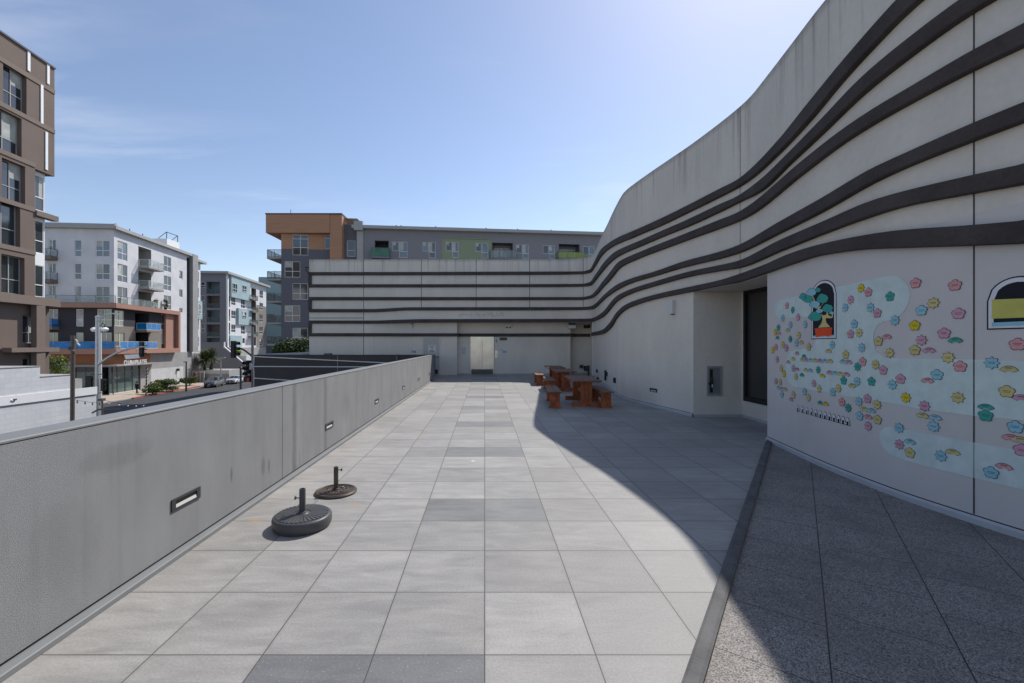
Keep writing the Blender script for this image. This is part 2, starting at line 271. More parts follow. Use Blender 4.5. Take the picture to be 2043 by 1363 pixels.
def tint(k, col, a):
    m = bpy.data.materials.new(k); m.use_nodes = True; t = m.node_tree; b = t.nodes['Principled BSDF']
    b.inputs['Base Color'].default_value = (*col, 1); b.inputs['Roughness'].default_value = .08; b.inputs['Alpha'].default_value = a; b.inputs['Specular IOR Level'].default_value = .25
    no = N(t, 'ShaderNodeTexNoise', i_Scale=.8, i_Detail=2.0); g = N(t, 'ShaderNodeNewGeometry'); L(t, g.outputs['Position'], no.inputs['Vector'])
    mr = N(t, 'ShaderNodeMapRange', i_1=.3, i_2=.7, i_3=a - .12, i_4=min(1, a + .12)); L(t, no.outputs[0], mr.inputs[0]); L(t, mr.outputs[0], b.inputs['Alpha'])
    m.diffuse_color = (*col, 1); MT[k] = m
tint('guard', (.35, .42, .41), .42); tint('guard_blue', (.0, .20, .55), .8); tint('guard_green', (.09, .22, .16), .75); tint('guard_lime', (.27, .34, .07), .8); tint('guard_dark', (.10, .14, .14), .5)
for k, c in dict(P=(.60, .31, .39), S=(.67, .31, .31), T=(.05, .34, .28), B=(.28, .53, .60), Y=(.60, .50, .20), G=(.68, .52, .02), CL=(.59, .665, .635), K=(.012, .012, .018), WH=(.72, .70, .72), RED=(.75, .08, .02), TR=(.60, .48, .20), LY=(.56, .50, .12)).items():
    simple('ink' + k, c, .8, var=.09, scale=7)
# ------------------------------------------------------------------ mesh helpers
class MB:
    """collects faces in world coordinates and links them as ONE mesh object"""
    def __init__(s): s.v = []; s.f = []; s.m = []; s.mats = []; s.sm = []
    def mi(s, m):
        m = MT[m] if isinstance(m, str) else m
        if m not in s.mats: s.mats.append(m)
        return s.mats.index(m)
    def face(s, pts, m, smooth=False):
        k = len(s.v); s.v += [tuple(p) for p in pts]; s.f.append(tuple(range(k, k + len(pts)))); s.m.append(s.mi(m)); s.sm.append(smooth); return s
    def mesh(s, verts, faces, m, smooth=False):
        k = len(s.v); s.v += [tuple(p) for p in verts]; i = s.mi(m)
        for f in faces: s.f.append(tuple(a + k for a in f)); s.m.append(i); s.sm.append(smooth)
        return s
    def obox(s, o, a, b, c, m):
        o, a, b, c = Vector(o), Vector(a), Vector(b), Vector(c)
        v = [o, o + a, o + a + b, o + b, o + c, o + a + c, o + a + b + c, o + b + c]
        return s.mesh(v, [(0, 3, 2, 1), (4, 5, 6, 7), (0, 1, 5, 4), (1, 2, 6, 5), (2, 3, 7, 6), (3, 0, 4, 7)], m)
    def box(s, x0, x1, y0, y1, z0, z1, m): return s.obox((x0, y0, z0), (x1 - x0, 0, 0), (0, y1 - y0, 0), (0, 0, z1 - z0), m)
    def bbox(s, x0, x1, y0, y1, z0, z1, m, c=.01):
        """box with chamfered vertical and top edges"""
        P = [(x0 + c, y0), (x1 - c, y0), (x1, y0 + c), (x1, y1 - c), (x1 - c, y1), (x0 + c, y1), (x0, y1 - c), (x0, y0 + c)]
        cx, cy = (x0 + x1) / 2, (y0 + y1) / 2; sh = lambda p: (cx + (p[0] - cx) * (1 - 2 * c / max(x1 - x0, .001)), cy + (p[1] - cy) * (1 - 2 * c / max(y1 - y0, .001)))
        v = [(p[0], p[1], z0) for p in P] + [(p[0], p[1], z1 - c) for p in P] + [(*sh(p), z1) for p in P]
        f = [tuple(range(7, -1, -1)), tuple(range(16, 24))] + [(a + i, a + (i + 1) % 8, a + 8 + (i + 1) % 8, a + 8 + i) for a in (0, 8) for i in range(8)]
        return s.mesh(v, f, m)
    def tube(s, pts, rad, m, n=8, cap=True, smooth=True):
        pts = [Vector(p) for p in pts]; rad = rad if isinstance(rad, (list, tuple)) else [rad] * len(pts); rings = []; prev = None
        for i, p in enumerate(pts):
            d = (pts[min(i + 1, len(pts) - 1)] - pts[max(i - 1, 0)]).normalized()
            a = (Vector((0, 0, 1)) if abs(d.z) < .95 else Vector((1, 0, 0))) if prev is None else prev
            u = (a - d * a.dot(d)).normalized(); prev = u; w = d.cross(u)
            rings.append([p + (u * math.cos(2 * math.pi * k / n) + w * math.sin(2 * math.pi * k / n)) * rad[i] for k in range(n)])
        v = [q for r in rings for q in r]
        f = [(i * n + k, i * n + (k + 1) % n, (i + 1) * n + (k + 1) % n, (i + 1) * n + k) for i in range(len(pts) - 1) for k in range(n)]
        s.mesh(v, f, m, smooth)
        if cap: s.face(rings[0][::-1], m); s.face(rings[-1], m)
        return s
    def lathe(s, c, prof, m, n=32, smooth=True, sx=1, sy=1):
        c = Vector(c); v = [c + Vector((r * sx * math.cos(2 * math.pi * k / n), r * sy * math.sin(2 * math.pi * k / n), z)) for r, z in prof for k in range(n)]
        f = [(i * n + k, i * n + (k + 1) % n, (i + 1) * n + (k + 1) % n, (i + 1) * n + k) for i in range(len(prof) - 1) for k in range(n)]
        return s.mesh(v, f, m, smooth)
    def prism(s, pts, d, m):
        """polygon pts (world) extruded by vector d"""
        d = Vector(d); a = [Vector(p) for p in pts]; n = len(a)
        return s.mesh(a + [p + d for p in a], [tuple(range(n - 1, -1, -1)), tuple(range(n, 2 * n))] + [(i, (i + 1) % n, n + (i + 1) % n, n + i) for i in range(n)], m)
    def build(s, name, parent=None, origin=None, weld=False):
        me = bpy.data.meshes.new(name); o0 = Vector(origin) if origin is not None else Vector((0, 0, 0))
        if parent is not None: o0 = wloc(parent)
        me.from_pydata([tuple(Vector(p) - o0) for p in s.v], [], s.f)
        for m in s.mats: me.materials.append(m)
        me.polygons.foreach_set('material_index', s.m); me.polygons.foreach_set('use_smooth', s.sm)
        if weld or any(s.sm):
            bm = bmesh.new(); bm.from_mesh(me); bmesh.ops.remove_doubles(bm, verts=bm.verts, dist=1e-5); bmesh.ops.recalc_face_normals(bm, faces=bm.faces); bm.to_mesh(me); bm.free()
        me.update()
        if any(s.sm): me.set_sharp_from_angle(angle=R(38))
        o = bpy.data.objects.new(name, me); COL.objects.link(o)
        if parent is not None: o.parent = parent
        else: o.location = o0
        return o
def wloc(o):
    v = Vector(o.location)
    while o.parent: o = o.parent; v += Vector(o.location)
    return v
def tag(o, label=None, cat=None, group=None, kind=None):
    for k, v in (('label', label), ('category', cat), ('group', group), ('kind', kind)):
        if v: o[k] = v
    return o
def empty(name, loc, label=None, cat=None, group=None):
    o = bpy.data.objects.new(name, None); o.location = loc; o.empty_display_size = .2; COL.objects.link(o); return tag(o, label, cat, group)
def kids(o): return [c for c in bpy.data.objects if c.parent == o]
def dup(o, loc=None, parent=None, label=None, rz=0, scale=None):
    c = o.copy(); COL.objects.link(c)
    if parent is not None: c.parent = parent
    if loc is not None: c.location = loc
    if rz: c.rotation_euler.z += rz
    if scale: c.scale = scale
    if label: c['label'] = label
    for k in kids(o): dup(k, parent=c)
    return c
def text_mesh(name, body, size, m, parent, loc, rot, ext=.01, align='CENTER'):
    cu = bpy.data.curves.new(name, 'FONT'); cu.body = body; cu.size = size; cu.extrude = ext; cu.align_x = align; cu.align_y = 'CENTER'
    t = bpy.data.objects.new(name, cu); COL.objects.link(t); bpy.context.view_layer.update()
    me = bpy.data.meshes.new_from_object(t.evaluated_get(bpy.context.evaluated_depsgraph_get())); bpy.data.objects.remove(t)
    me.materials.clear(); me.materials.append(MT[m]); o = bpy.data.objects.new(name, me); COL.objects.link(o)
    if parent is not None: o.parent = parent; loc = Vector(loc) - wloc(parent)
    o.location = loc; o.rotation_euler = rot; return o
def PX(px, Y): return (px - CX) / F * Y
def PZ(py, Y): return HC + (CY - py) / F * Y
def gnd(px, py, z=0.0): Y = (HC - z) * F / (py - CY); return PX(px, Y), Y

# ------------------------------------------------------------------ the curved wall line (plan), measured from its foot and its top
CP = [(-9.8, 24.5), (-7, 24.5), (-3, 24.5), (1, 24.5), (3.6, 24.5), (4.7, 24.42), (5.35, 24.02), (5.70, 23.35), (5.62, 22.4), (5.36, 20.8), (5.10, 19.1), (4.86, 17.4),
      (4.60, 15.7), (4.41, 14.3), (4.36, 13.6), (4.44, 12.9), (4.60, 12.0), (4.76, 11.2), (4.90, 10.5), (5.03, 9.6), (5.10, 8.9), (5.10, 8.4), (5.00, 7.75),
      (4.86, 6.95), (4.72, 6.15), (4.645, 5.4), (4.62, 4.8), (4.67, 4.2), (4.76, 3.6), (4.95, 2.8), (5.25, 1.9), (5.6, 1.0), (5.9, 0.0), (6.0, -1.5), (5.9, -3.5)]
def catmull(P, n=14):
    Q = [P[0]] + P + [P[-1]]; o = []
    for i in range(1, len(Q) - 2):
        p0, p1, p2, p3 = [Vector(q) for q in Q[i - 1:i + 3]]
        for k in range(n):
            t = k / n; o.append(.5 * (2 * p1 + (p2 - p0) * t + (2 * p0 - 5 * p1 + 4 * p2 - p3) * t * t + (3 * p1 - p0 - 3 * p2 + p3) * t ** 3))
    o.append(Vector(P[-1])); return o
CURVE = catmull(CP)
SL = [0.0]
for a, b in zip(CURVE, CURVE[1:]): SL.append(SL[-1] + (b - a).length)
def cat(s):
    import bisect
    i = min(max(bisect.bisect_right(SL, s) - 1, 0), len(SL) - 2); t = (s - SL[i]) / (SL[i + 1] - SL[i]); return CURVE[i].lerp(CURVE[i + 1], t)
def nrm(s):
    d = (cat(min(s + .05, SL[-1])) - cat(max(s - .05, 0))).normalized(); return Vector((-d.y, d.x)) * -1    # towards the terrace
def s_of_px(px):
    k = (px - CX) / F
    for i in range(len(CURVE) - 1):
        a, b = CURVE[i], CURVE[i + 1]
        if b.y < .6: break
        ra, rb = a.x / a.y, b.x / b.y
        if ra <= k <= rb: return SL[i] + (SL[i + 1] - SL[i]) * (k - ra) / max(rb - ra, 1e-9)
    return SL[-1] if k > 0 else 0
def s_of_y(y, lo=CP[7][1]):
    for i in range(len(CURVE) - 1):
        if CURVE[i].y <= lo + .01 and CURVE[i + 1].y <= y <= CURVE[i].y: return SL[i] + (CURVE[i].y - y) / (CURVE[i].y - CURVE[i + 1].y) * (SL[i + 1] - SL[i])
def sz(px, py): s = s_of_px(px); return s, PZ(py, cat(s).y)
def W3(s, z, off=0): p = cat(s) + nrm(s) * off; return Vector((p.x, p.y, z))
S_A = s_of_y(10.35); S_B = s_of_y(7.76); S_C = 0.0
for i, p in enumerate(CURVE):
    if p.x > 5.0 and p.y > 23.3: S_C = SL[i]                        # near the inner corner
S_C = s_of_y(23.33)
TOP = 6.47; SOF = 2.955

# ------------------------------------------------------------------ ground and street setting
g = MB(); g.face([(-900, -700, -5.46), (900, -700, -5.46), (900, 1500, -5.46), (-900, 1500, -5.46)], 'ground'); tag(g.build('ground'), kind='structure')
g = MB(); g.face([(-46.4, 34, -5.452), (-12.6, 34, -5.452), (-24, 140, -5.452), (-51.5, 140, -5.452), (-47.0, 62, -5.452)], 'asphalt'); tag(g.build('road'), kind='structure')
g = MB(); g.face([(-17.8, 10, -5.448), (-3.5, 10, -5.448), (-3.5, 34.5, -5.448), (-45.9, 34.5, -5.448), (-45.9, 22, -5.448), (-17.8, 22, -5.448)], 'asphalt'); tag(g.build('side_street'), kind='structure')
g = MB()
kerb = [(-46.4, 34.6), (-46.4, 54), (-47.0, 62), (-48.6, 75), (-49.0, 85), (-51.5, 140)]
inn = [(-80, 34.6), (-80, 54), (-80, 62), (-80, 75), (-80, 85), (-80, 140)]
for (a, b), (c, d) in zip(zip(kerb, kerb[1:]), zip(inn, inn[1:])):
    g.face([(*c, -5.33), (*a, -5.33), (*b, -5.33), (*d, -5.33)], 'side'); g.face([(*a, -5.46), (*b, -5.46), (*b, -5.33), (*a, -5.33)], 'concrete')
tag(g.build('pavement'), kind='structure')
g = MB()
for (a, b) in (((-46.45, 58), (-47.0, 62)), ((-47.0, 62), (-48.6, 75))):
    g.face([(a[0] - .35, a[1], -5.322), (a[0] + .012, a[1], -5.322), (b[0] + .012, b[1], -5.322), (b[0] - .35, b[1], -5.322)], 'redkerb')
    g.face([(a[0] + .012, a[1], -5.46), (b[0] + .012, b[1], -5.46), (b[0] + .012, b[1], -5.322), (a[0] + .012, a[1], -5.322)], 'redkerb')
tag(g.build('red_kerb'), kind='structure')
g = MB()
for y in range(56, 120, 7): g.box(-37.2, -37.05, y, y + 3, -5.448, -5.440, 'white')
tag(g.build('lane_marking'), kind='structure')

# ------------------------------------------------------------------ terrace floor
g = MB(); g.face([(-2.53, -8, 0), (7.2, -8, 0), (7.2, 26, 0), (-3.6, 26, 0), (-3.6, 21.3, 0), (-2.53, 21.3, 0)], 'tile'); tag(g.build('terrace_floor'), kind='structure')
g = MB(); k0 = (5.07, 7.80); k1 = (-2.5, -2.74)
g.face([(k1[0], k1[1], .004), (k1[0], -8, .004), (7.5, -8, .004), (7.5, 7.8, .004), (k0[0], k0[1], .004)], 'terr'); tag(g.build('terrazzo_floor'), kind='structure')
# kerb strip between the two pavings, in separate lengths
g = MB(); d = Vector((.583, .812, 0)); n = Vector((.812, -.583, 0)); p0 = Vector((1.0, 2.21, 0)); t = -5.9
while t < 6.8:
    e = min(t + 1.83, 6.86); a = p0 + d * t; b = p0 + d * (e - .006)
    v = [a, a + n * .088, a + n * .088 + Vector((0, 0, .028)), a + n * .07 + Vector((0, 0, .036)), a + n * .018 + Vector((0, 0, .036)), a + Vector((0, 0, .028))]
    v = [Vector((q.x, q.y, q.z + .001)) for q in v]
    g.prism(v, b - a, 'kerb'); t = e
tag(g.build('floor_kerb'), kind='structure')

# ------------------------------------------------------------------ the terrace building (curved wall, bands, mural, doors)
TB = empty('terrace_building', (5, 12, 0), 'pale grey stucco building with curving wall, six dark stripes and painted mural round the terrace', 'building')
TB.location = (5.1, 12, 0)
def wallstrip(mb, s0, s1, z0, z1, m, off=0, ds=.12):
    n = max(1, int((s1 - s0) / ds)); nz = 1
    ss = [s0 + (s1 - s0) * i / n for i in range(n + 1)]
    v = [W3(s, z, off) for s in ss for z in (z0, z1)]
    mb.mesh(v, [(2 * i, 2 * i + 1, 2 * i + 3, 2 * i + 2)[::-1] for i in range(n)], m, True)
g = MB()
S_L = s_of_px(745)                                                   # where the lower wall starts to step back
# upper wall, full length, then the full-height stretches
wallstrip(g, 0, SL[-1], SOF, TOP, 'wall')
wallstrip(g, 0, S_L, .0, SOF, 'wall'); wallstrip(g, S_C, S_A, .085, SOF, 'wall'); wallstrip(g, S_B, SL[-1], .085, SOF, 'wall_pink')
# parapet top and its back
curved_wall = g.build('curved_wall', TB); g = MB()
n = 260; ss = [SL[-1] * i / n for i in range(n + 1)]
v = [q for s in ss for q in (W3(s, TOP), W3(s, TOP, -.22), W3(s, TOP - .5, -.22))]
g.mesh(v, [(3 * i, 3 * i + 1, 3 * i + 4, 3 * i + 3) for i in range(n)] + [(3 * i + 1, 3 * i + 2, 3 * i + 5, 3 * i + 4) for i in range(n)], 'wall')
g.build('wall_top', TB)
# lower back wall with its recesses, soffit, corner jamb
LB = [(PX(745, 24.5), 24.5), (-4.0, 24.8), (PX(912, 24.8), 24.8), (PX(912, 24.8), 25.15), (PX(1138, 25.15), 25.15), (PX(1138, 25.15), 25.75), (6.3, 25.75)]
g = MB()
for a, b in zip(LB, LB[1:]): g.face([(*a, 0), (*b, 0), (*b, SOF), (*a, SOF)], 'wall')
cn = cat(S_C); g.face([(6.3, 25.75, 0), (cn.x, cn.y, 0), (cn.x, cn.y, SOF), (6.3, 25.75, SOF)], 'wall')
for a, b in zip(LB[2:], LB[3:]):                                     # pale base flashing
    d = (Vector(b) - Vector(a)).normalized(); nn = Vector((d.y, -d.x)); g.obox((a[0], a[1], 0), (b[0] - a[0], b[1] - a[1], 0), (nn.x * .02, nn.y * .02, 0), (0, 0, .07), 'base')
g.build('back_wall', TB)
g = MB()
g.face([(-6.4, 26, SOF + .002), (-6.4, 24.46, SOF + .002), (3.6, 24.46, SOF + .002), (4.9, 24.3, SOF + .002), (5.71, 23.34, SOF + .002), (6.4, 24, SOF + .002), (6.4, 26, SOF + .002)], 'wall'); g.build('soffit', TB); g = MB()
ra, rb = cat(S_A), cat(S_B)
pts = [W3(S_A + (S_B - S_A) * i / 12, SOF + .002) for i in range(13)]
g.face(pts + [Vector((6.2, rb.y, SOF + .002)), Vector((6.2, ra.y + .02, SOF + .002))], 'wall'); g.build('soffit', TB)
# window recess in the right-hand wall
g = MB(); WX = 6.07
g.face([(ra.x, ra.y, 0), (WX, 10.36, 0), (WX, 10.36, SOF), (ra.x, ra.y, SOF)], 'wall')
g.face([(WX, 10.36, 0), (WX, 10.25, 0), (WX, 10.25, SOF), (WX, 10.36, SOF)], 'wall')
g.face([(WX, 10.25, 0), (WX, rb.y, 0), (WX, rb.y, .40), (WX, 10.25, .40)], 'wall')
g.face([(WX, rb.y, 0), (rb.x, rb.y, 0), (rb.x, rb.y, SOF), (WX, rb.y, SOF)], 'wall')
for a, b in (((ra.x, ra.y), (WX, 10.36)), ((WX, 10.36), (WX, rb.y))):
    d = (Vector(b) - Vector(a)).normalized(); nn = Vector((d.y, -d.x)); g.obox((a[0], a[1], 0), (b[0] - a[0], b[1] - a[1], 0), (nn.x * .02, nn.y * .02, 0), (0, 0, .06), 'base')
g.build('window_recess', TB)
g = MB(); g.box(WX - .03, WX + .08, 10.17, 10.25, .40, SOF, 'black'); g.box(WX - .03, WX + .08, rb.y + .01, 10.17, .40, .50, 'black'); g.box(WX - .03, WX + .08, rb.y + .01, 10.17, SOF - .07, SOF, 'black'); g.box(WX - .03, WX + .08, rb.y + .01, rb.y + .08, .5, SOF - .07, 'black')
wn = g.build('shop_window', TB)
g = MB(); g.face([(WX + .03, rb.y + .08, .5), (WX + .03, 10.17, .5), (WX + .03, 10.17, SOF - .07), (WX + .03, rb.y + .08, SOF - .07)], 'roller'); g.build('pane', wn)
# base flashing along the curved wall and a black line above it
g = MB()
for s0, s1 in ((S_C, S_A), (S_B, SL[-1])):
    n = int((s1 - s0) / .12)
    ss = [s0 + (s1 - s0) * i / n for i in range(n + 1)]
    v = [q for s in ss for q in (W3(s, 0, .035), W3(s, .055, .030), W3(s, .075, .005))]
    g.mesh(v, [(3 * i, 3 * i + 3, 3 * i + 4, 3 * i + 1) for i in range(n)] + [(3 * i + 1, 3 * i + 4, 3 * i + 5, 3 * i + 2) for i in range(n)], 'base')
    wallstrip(g, s0, s1, .07, .09, 'joint', -.01)
g.build('base_flashing', TB)
# roof and far walls, so the building is closed from elsewhere
g = MB(); n = 130
g.face([W3(SL[-1] * i / n, 5.95, -.21) for i in range(n + 1)] + [Vector((14, -3.5, 5.95)), Vector((14, 34, 5.95)), Vector((-9.8, 34, 5.95))], 'roofgrey')
g.face([(-9.8, 24.5, -5.46), (-9.8, 34, -5.46), (-9.8, 34, TOP), (-9.8, 24.5, TOP)], 'wall'); g.face([(14, 34, -5.46), (-9.8, 34, -5.46), (-9.8, 34, TOP), (14, 34, TOP)], 'wall')
g.face([(14, -3.5, -5.46), (14, 34, -5.46), (14, 34, TOP), (14, -3.5, TOP)], 'wall'); g.face([(5.9, -3.5, 0), (14, -3.5, 0), (14, -3.5, TOP), (5.9, -3.5, TOP)], 'wall')
g.face([(-9.8, 24.49, -5.46), (6, 24.49, -5.46), (6, 24.49, -.01), (-9.8, 24.49, -.01)], 'wall')
g.build('roof', TB)
# joints
def joint(px, z0, z1, w=.012, off=.003):
    s = s_of_px(px); dsv = w / 2; g = MB()
    g.face([W3(s - dsv, z0, off), W3(s + dsv, z0, off), W3(s + dsv, z1, off), W3(s - dsv, z1, off)], 'joint'); g.build('wall_joint', TB)
for px in (840.7, 950, 1056.7, 1163.7): joint(px, PZ(614, 24.5), TOP - .01, .03)
joint(725.5, .0, TOP - .01, .03); joint(1477, SOF + .05, TOP - .01, .014); joint(1943.5, .09, TOP - .01, .013)
g = MB(); g.face([(PX(617, 24.5), 24.496, PZ(635, 24.5)), (PX(725, 24.5), 24.496, PZ(635, 24.5)), (PX(725, 24.5), 24.496, PZ(634, 24.5)), (PX(617, 24.5), 24.496, PZ(634, 24.5))], 'joint')
g.build('wall_joint', TB)

# the six dark bands: (px, top, bottom) in the photograph, turned into heights on the wall line
B1 = [(616, 543.1, 549.7), (800, 542.9, 549.5), (1000, 542.2, 548.9), (1160, 541.6, 547.4), (1179, 537.9, 543.8), (1189.4, 521, 529.8), (1202.6, 497.5, 509.3), (1214.3, 488, 498.3), (1230.5, 477.7, 488.7), (1243.7, 471.1, 482.8), (1262.8, 463, 475.5), (1284.8, 453.5, 466), (1320, 437.6, 451.3), (1380, 408.5, 422.5), (1440, 377.9, 393.1), (1477, 359.4, 373.8), (1501.6, 341, 357.4), (1563, 279, 302), (1624.8, 204, 236), (1686.5, 129.4, 162), (1760.4, 45, 82), (1801.5, 0, 40), (1870, -66, -20), (1960, -125, -80), (2043, -165, -112)]
B2 = [(616, 567.4, 573.9), (1000, 567.2, 573.2), (1160, 566.6, 572.3), (1178.8, 563.2, 570), (1192, 547, 556), (1204, 529.8, 541), (1215.8, 515.9, 527.6), (1230.5, 503.4, 515), (1251, 493, 504), (1277.4, 482, 493), (1320, 463, 474.8), (1380, 437, 450.5), (1440, 408.7, 423), (1477, 392.3, 404.6), (1522, 361.5, 382), (1583.8, 304, 324.5), (1645.4, 242.3, 267), (1727.5, 158, 189), (1809.7, 88.3, 123.2), (1926.8, 0, 39), (2043, -75, -30)]
B3 = [(616, 592.8, 599.4), (1160, 593, 598.7), (1180.5, 589.6, 595.3), (1192, 580, 588), (1205, 563, 573), (1218.7, 546.7, 559), (1226, 537, 550), (1236.3, 524.7, 537.2), (1248, 517.3, 529), (1265.7, 509.3, 521), (1292, 498.3, 510), (1320, 487, 499.7), (1380, 463.5, 477.5), (1440, 439.5, 456), (1477, 425, 441.6), (1501.6, 410.8, 429.2), (1604.3, 326.5, 349), (1686.5, 262.9, 287.5), (1748, 221.8, 248.5), (1809.7, 184.8, 213.6), (1939, 108.9, 145.8), (2043, 53.4, 96.5)]
B4 = [(616, 616.7, 623.2), (740, 616.9, 623.3), (775, 615.5, 621.8), (815, 613.4, 619.5), (1000, 613.1, 619.5), (1160, 612.8, 618.6), (1181, 611.3, 617.5), (1188, 608, 614.5), (1209.9, 587.3, 594.8), (1234.8, 568.6, 577.9), (1259.8, 557.4, 566), (1309.6, 542.4, 551), (1372, 521.2, 532.5), (1440, 503.2, 516.3), (1477, 490.9, 505.2), (1563, 443.6, 464.2), (1645.4, 398.4, 423), (1748, 338.9, 365.6), (1809.7, 310, 336.8), (1939, 252.6, 285.5), (2043, 209.5, 246.5)]
B5 = [(616, 639.7, 645.8), (745, 639.9, 646), (790, 638.4, 644.9), (846, 637, 643.8), (1000, 636.8, 643.4), (1160, 636.3, 642.8), (1181, 635.6, 642.4), (1190, 633, 639.5), (1204.9, 623.5, 632), (1234.8, 591, 600), (1259.8, 578.6, 586.8), (1309.6, 562.4, 571), (1384.4, 541.2, 551), (1440, 529.9, 541), (1477, 521.7, 535.2), (1563, 480.6, 501), (1645.4, 445.7, 468.3), (1748, 402.5, 431.3), (1809.7, 384, 412.8), (1939, 353.3, 388.2), (2043, 330.7, 369.7)]
B6 = [(1182.5, 664, 670), (1204.9, 658.4, 666), (1219.9, 644.7, 654.7), (1234.8, 623.5, 632.2), (1249.8, 609.8, 618.5), (1272, 599.8, 608.5), (1309.6, 588.6, 597.3), (1389.4, 571, 581), (1440, 560, 570.5), (1481, 547.5, 562), (1530.4, 529.9, 546.3), (1583.8, 507.3, 527.8), (1645.4, 488.8, 509.4), (1748, 468.3, 497), (1809.7, 460, 495), (1939, 451, 490.9), (2043, 442.4, 486.8)]
def interp(T, x):
    import bisect
    X = [t[0] for t in T]; i = min(max(bisect.bisect_right(X, x) - 1, 0), len(T) - 2)
    out = []
    for c in (1, 2):
        def sl_(j): return (T[j + 1][c] - T[j][c]) / (X[j + 1] - X[j])
        def m_(j):                                                  # harmonic mean slope: no overshoot
            if j <= 0: return sl_(0)
            if j >= len(T) - 1: return sl_(len(T) - 2)
            p, q = sl_(j - 1), sl_(j)
            if p * q <= 0: return 0
            h0, h1 = X[j] - X[j - 1], X[j + 1] - X[j]; w1, w2 = 2 * h1 + h0, h1 + 2 * h0; return (w1 + w2) / (w1 / p + w2 / q)
        h = X[i + 1] - X[i]; m0, m1 = m_(i), m_(i + 1); t = (x - X[i]) / h
        out.append((2 * t ** 3 - 3 * t * t + 1) * T[i][c] + (t ** 3 - 2 * t * t + t) * h * m0 + (-2 * t ** 3 + 3 * t * t) * T[i + 1][c] + (t ** 3 - t * t) * h * m1)
    return out
PRO = .085
def band_sweep(mb, path):
    """path: list of (point on wall xy, normal xy, z top of face, z bottom at the wall)"""
    v = []
    for p, nn, zt, zb in path:
        q = lambda o, z: Vector((p.x + nn.x * o, p.y + nn.y * o, z))
        v += [q(-.02, zt + .012), q(PRO - .012, zt + .006), q(PRO, zt - .006), q(PRO, zb + .010), q(PRO - .010, zb), q(-.02, zb)]
    n = len(path); f = [(6 * i + k, 6 * i + 6 + k, 6 * i + 7 + k, 6 * i + 1 + k) for i in range(n - 1) for k in range(5)]
    mb.mesh(v, f, 'band', True); mb.face(v[:6], 'band'); mb.face(v[-6:][::-1], 'band')
def band(T, s_start=None):
    xs = []; x = T[0][0]
    while x < T[-1][0]: xs.append(x); x += (12 if x < 1150 else 2 if x < 1260 else 6)
    xs.append(T[-1][0]); path = []
    for x in xs:
        s = s_of_px(x); p = cat(s); nn = nrm(s); t, b = interp(T, x); pf = p + nn * PRO
        path.append((p, nn, PZ(t, pf.y), PZ(b, p.y)))
    # run on, past the picture's edge, at a steady height
    s = s_of_px(xs[-1]); zt, zb = path[-1][2:]; sl = (path[-1][2] - path[-8][2]) / 8
    k = 0
    while s < SL[-1] - .2: s += .15; k += 1; zt += sl * .82 ** k; zb += sl * .82 ** k; path.append((cat(s), nrm(s), zt, zb))
    return path
bl = []
for T in (B1, B2, B3, B4, B5):
    g = MB(); path = band(T); band_sweep(g, path); bl.append((g, path))
for k in (0, 2):                                                    # vertical links that join the bands at the far left
    zt = bl[k][1][0][3]; zb = bl[k + 1][1][0][2]; g = bl[k][0]; g.box(PX(616, 24.5), PX(622, 24.5), 24.5 - PRO, 24.5, zb - .0, zt + .0, 'band')
zt = bl[4][1][0][3]; g = bl[4][0]; Z6 = PZ(665.0, 24.45); Z6b = PZ(671.0, 24.45)
g.box(PX(616, 24.5), PX(622, 24.5), 24.5 - PRO, 24.5, Z6, zt, 'band')
for g, p in bl: g.build('dark_band', TB)
g = MB(); X0 = PX(616, 24.5)
lp = [Vector((X0, 24.5))] + [Vector(q) for q in LB]; path = []
Zt = 2.345; Zb = 2.175
for i, p in enumerate(lp[:-1] + [lp[-1] - Vector((.12, 0))]):
    a = (lp[i] - lp[i - 1]).normalized() if i else (lp[1] - lp[0]).normalized(); b = (lp[i + 1] - lp[i]).normalized() if i + 1 < len(lp) else a
    na, nb = Vector((a.y, -a.x)), Vector((b.y, -b.x)); mnn = (na + nb); mnn = mnn / max(mnn.dot(na), .3) ; path.append((p, mnn, Zt, Zb))
band_sweep(g, path); b6 = band(B6); g2 = MB(); band_sweep(g2, b6); g.build('dark_band', TB); g2.build('dark_band', TB)
MT['band'].use_backface_culling = False

# ------------------------------------------------------------------ mural
def decal_local(shape, r=.053):
    if shape == 'F':
        pts = []
        for k in range(60):
            a = 2 * math.pi * k / 60 + math.pi / 2; rr = r * (.70 + .30 * abs(math.cos(2.5 * (a - math.pi / 2))) ** .55); pts.append((rr * math.cos(a) * 1.05, rr * math.sin(a)))
        return pts
    if shape == 'S':
        return [((r * 1.1 if k % 2 == 0 else r * .76) * math.cos(math.pi / 2 + math.pi * k / 8), (r * 1.08 if k % 2 == 0 else r * .74) * math.sin(math.pi / 2 + math.pi * k / 8)) for k in range(16)]
    top = [(.070 * math.sin(a), .070 * math.cos(a) * .9 - .044) for a in [R(-63 + 126 * i / 12) for i in range(13)]]
    low = [(.029 * math.sin(a), .029 * math.cos(a) * .8 - .044 + .004 * (i % 2)) for i, a in enumerate([R(63 - 126 * i / 6) for i in range(7)])]
    return top + low
DM = {}
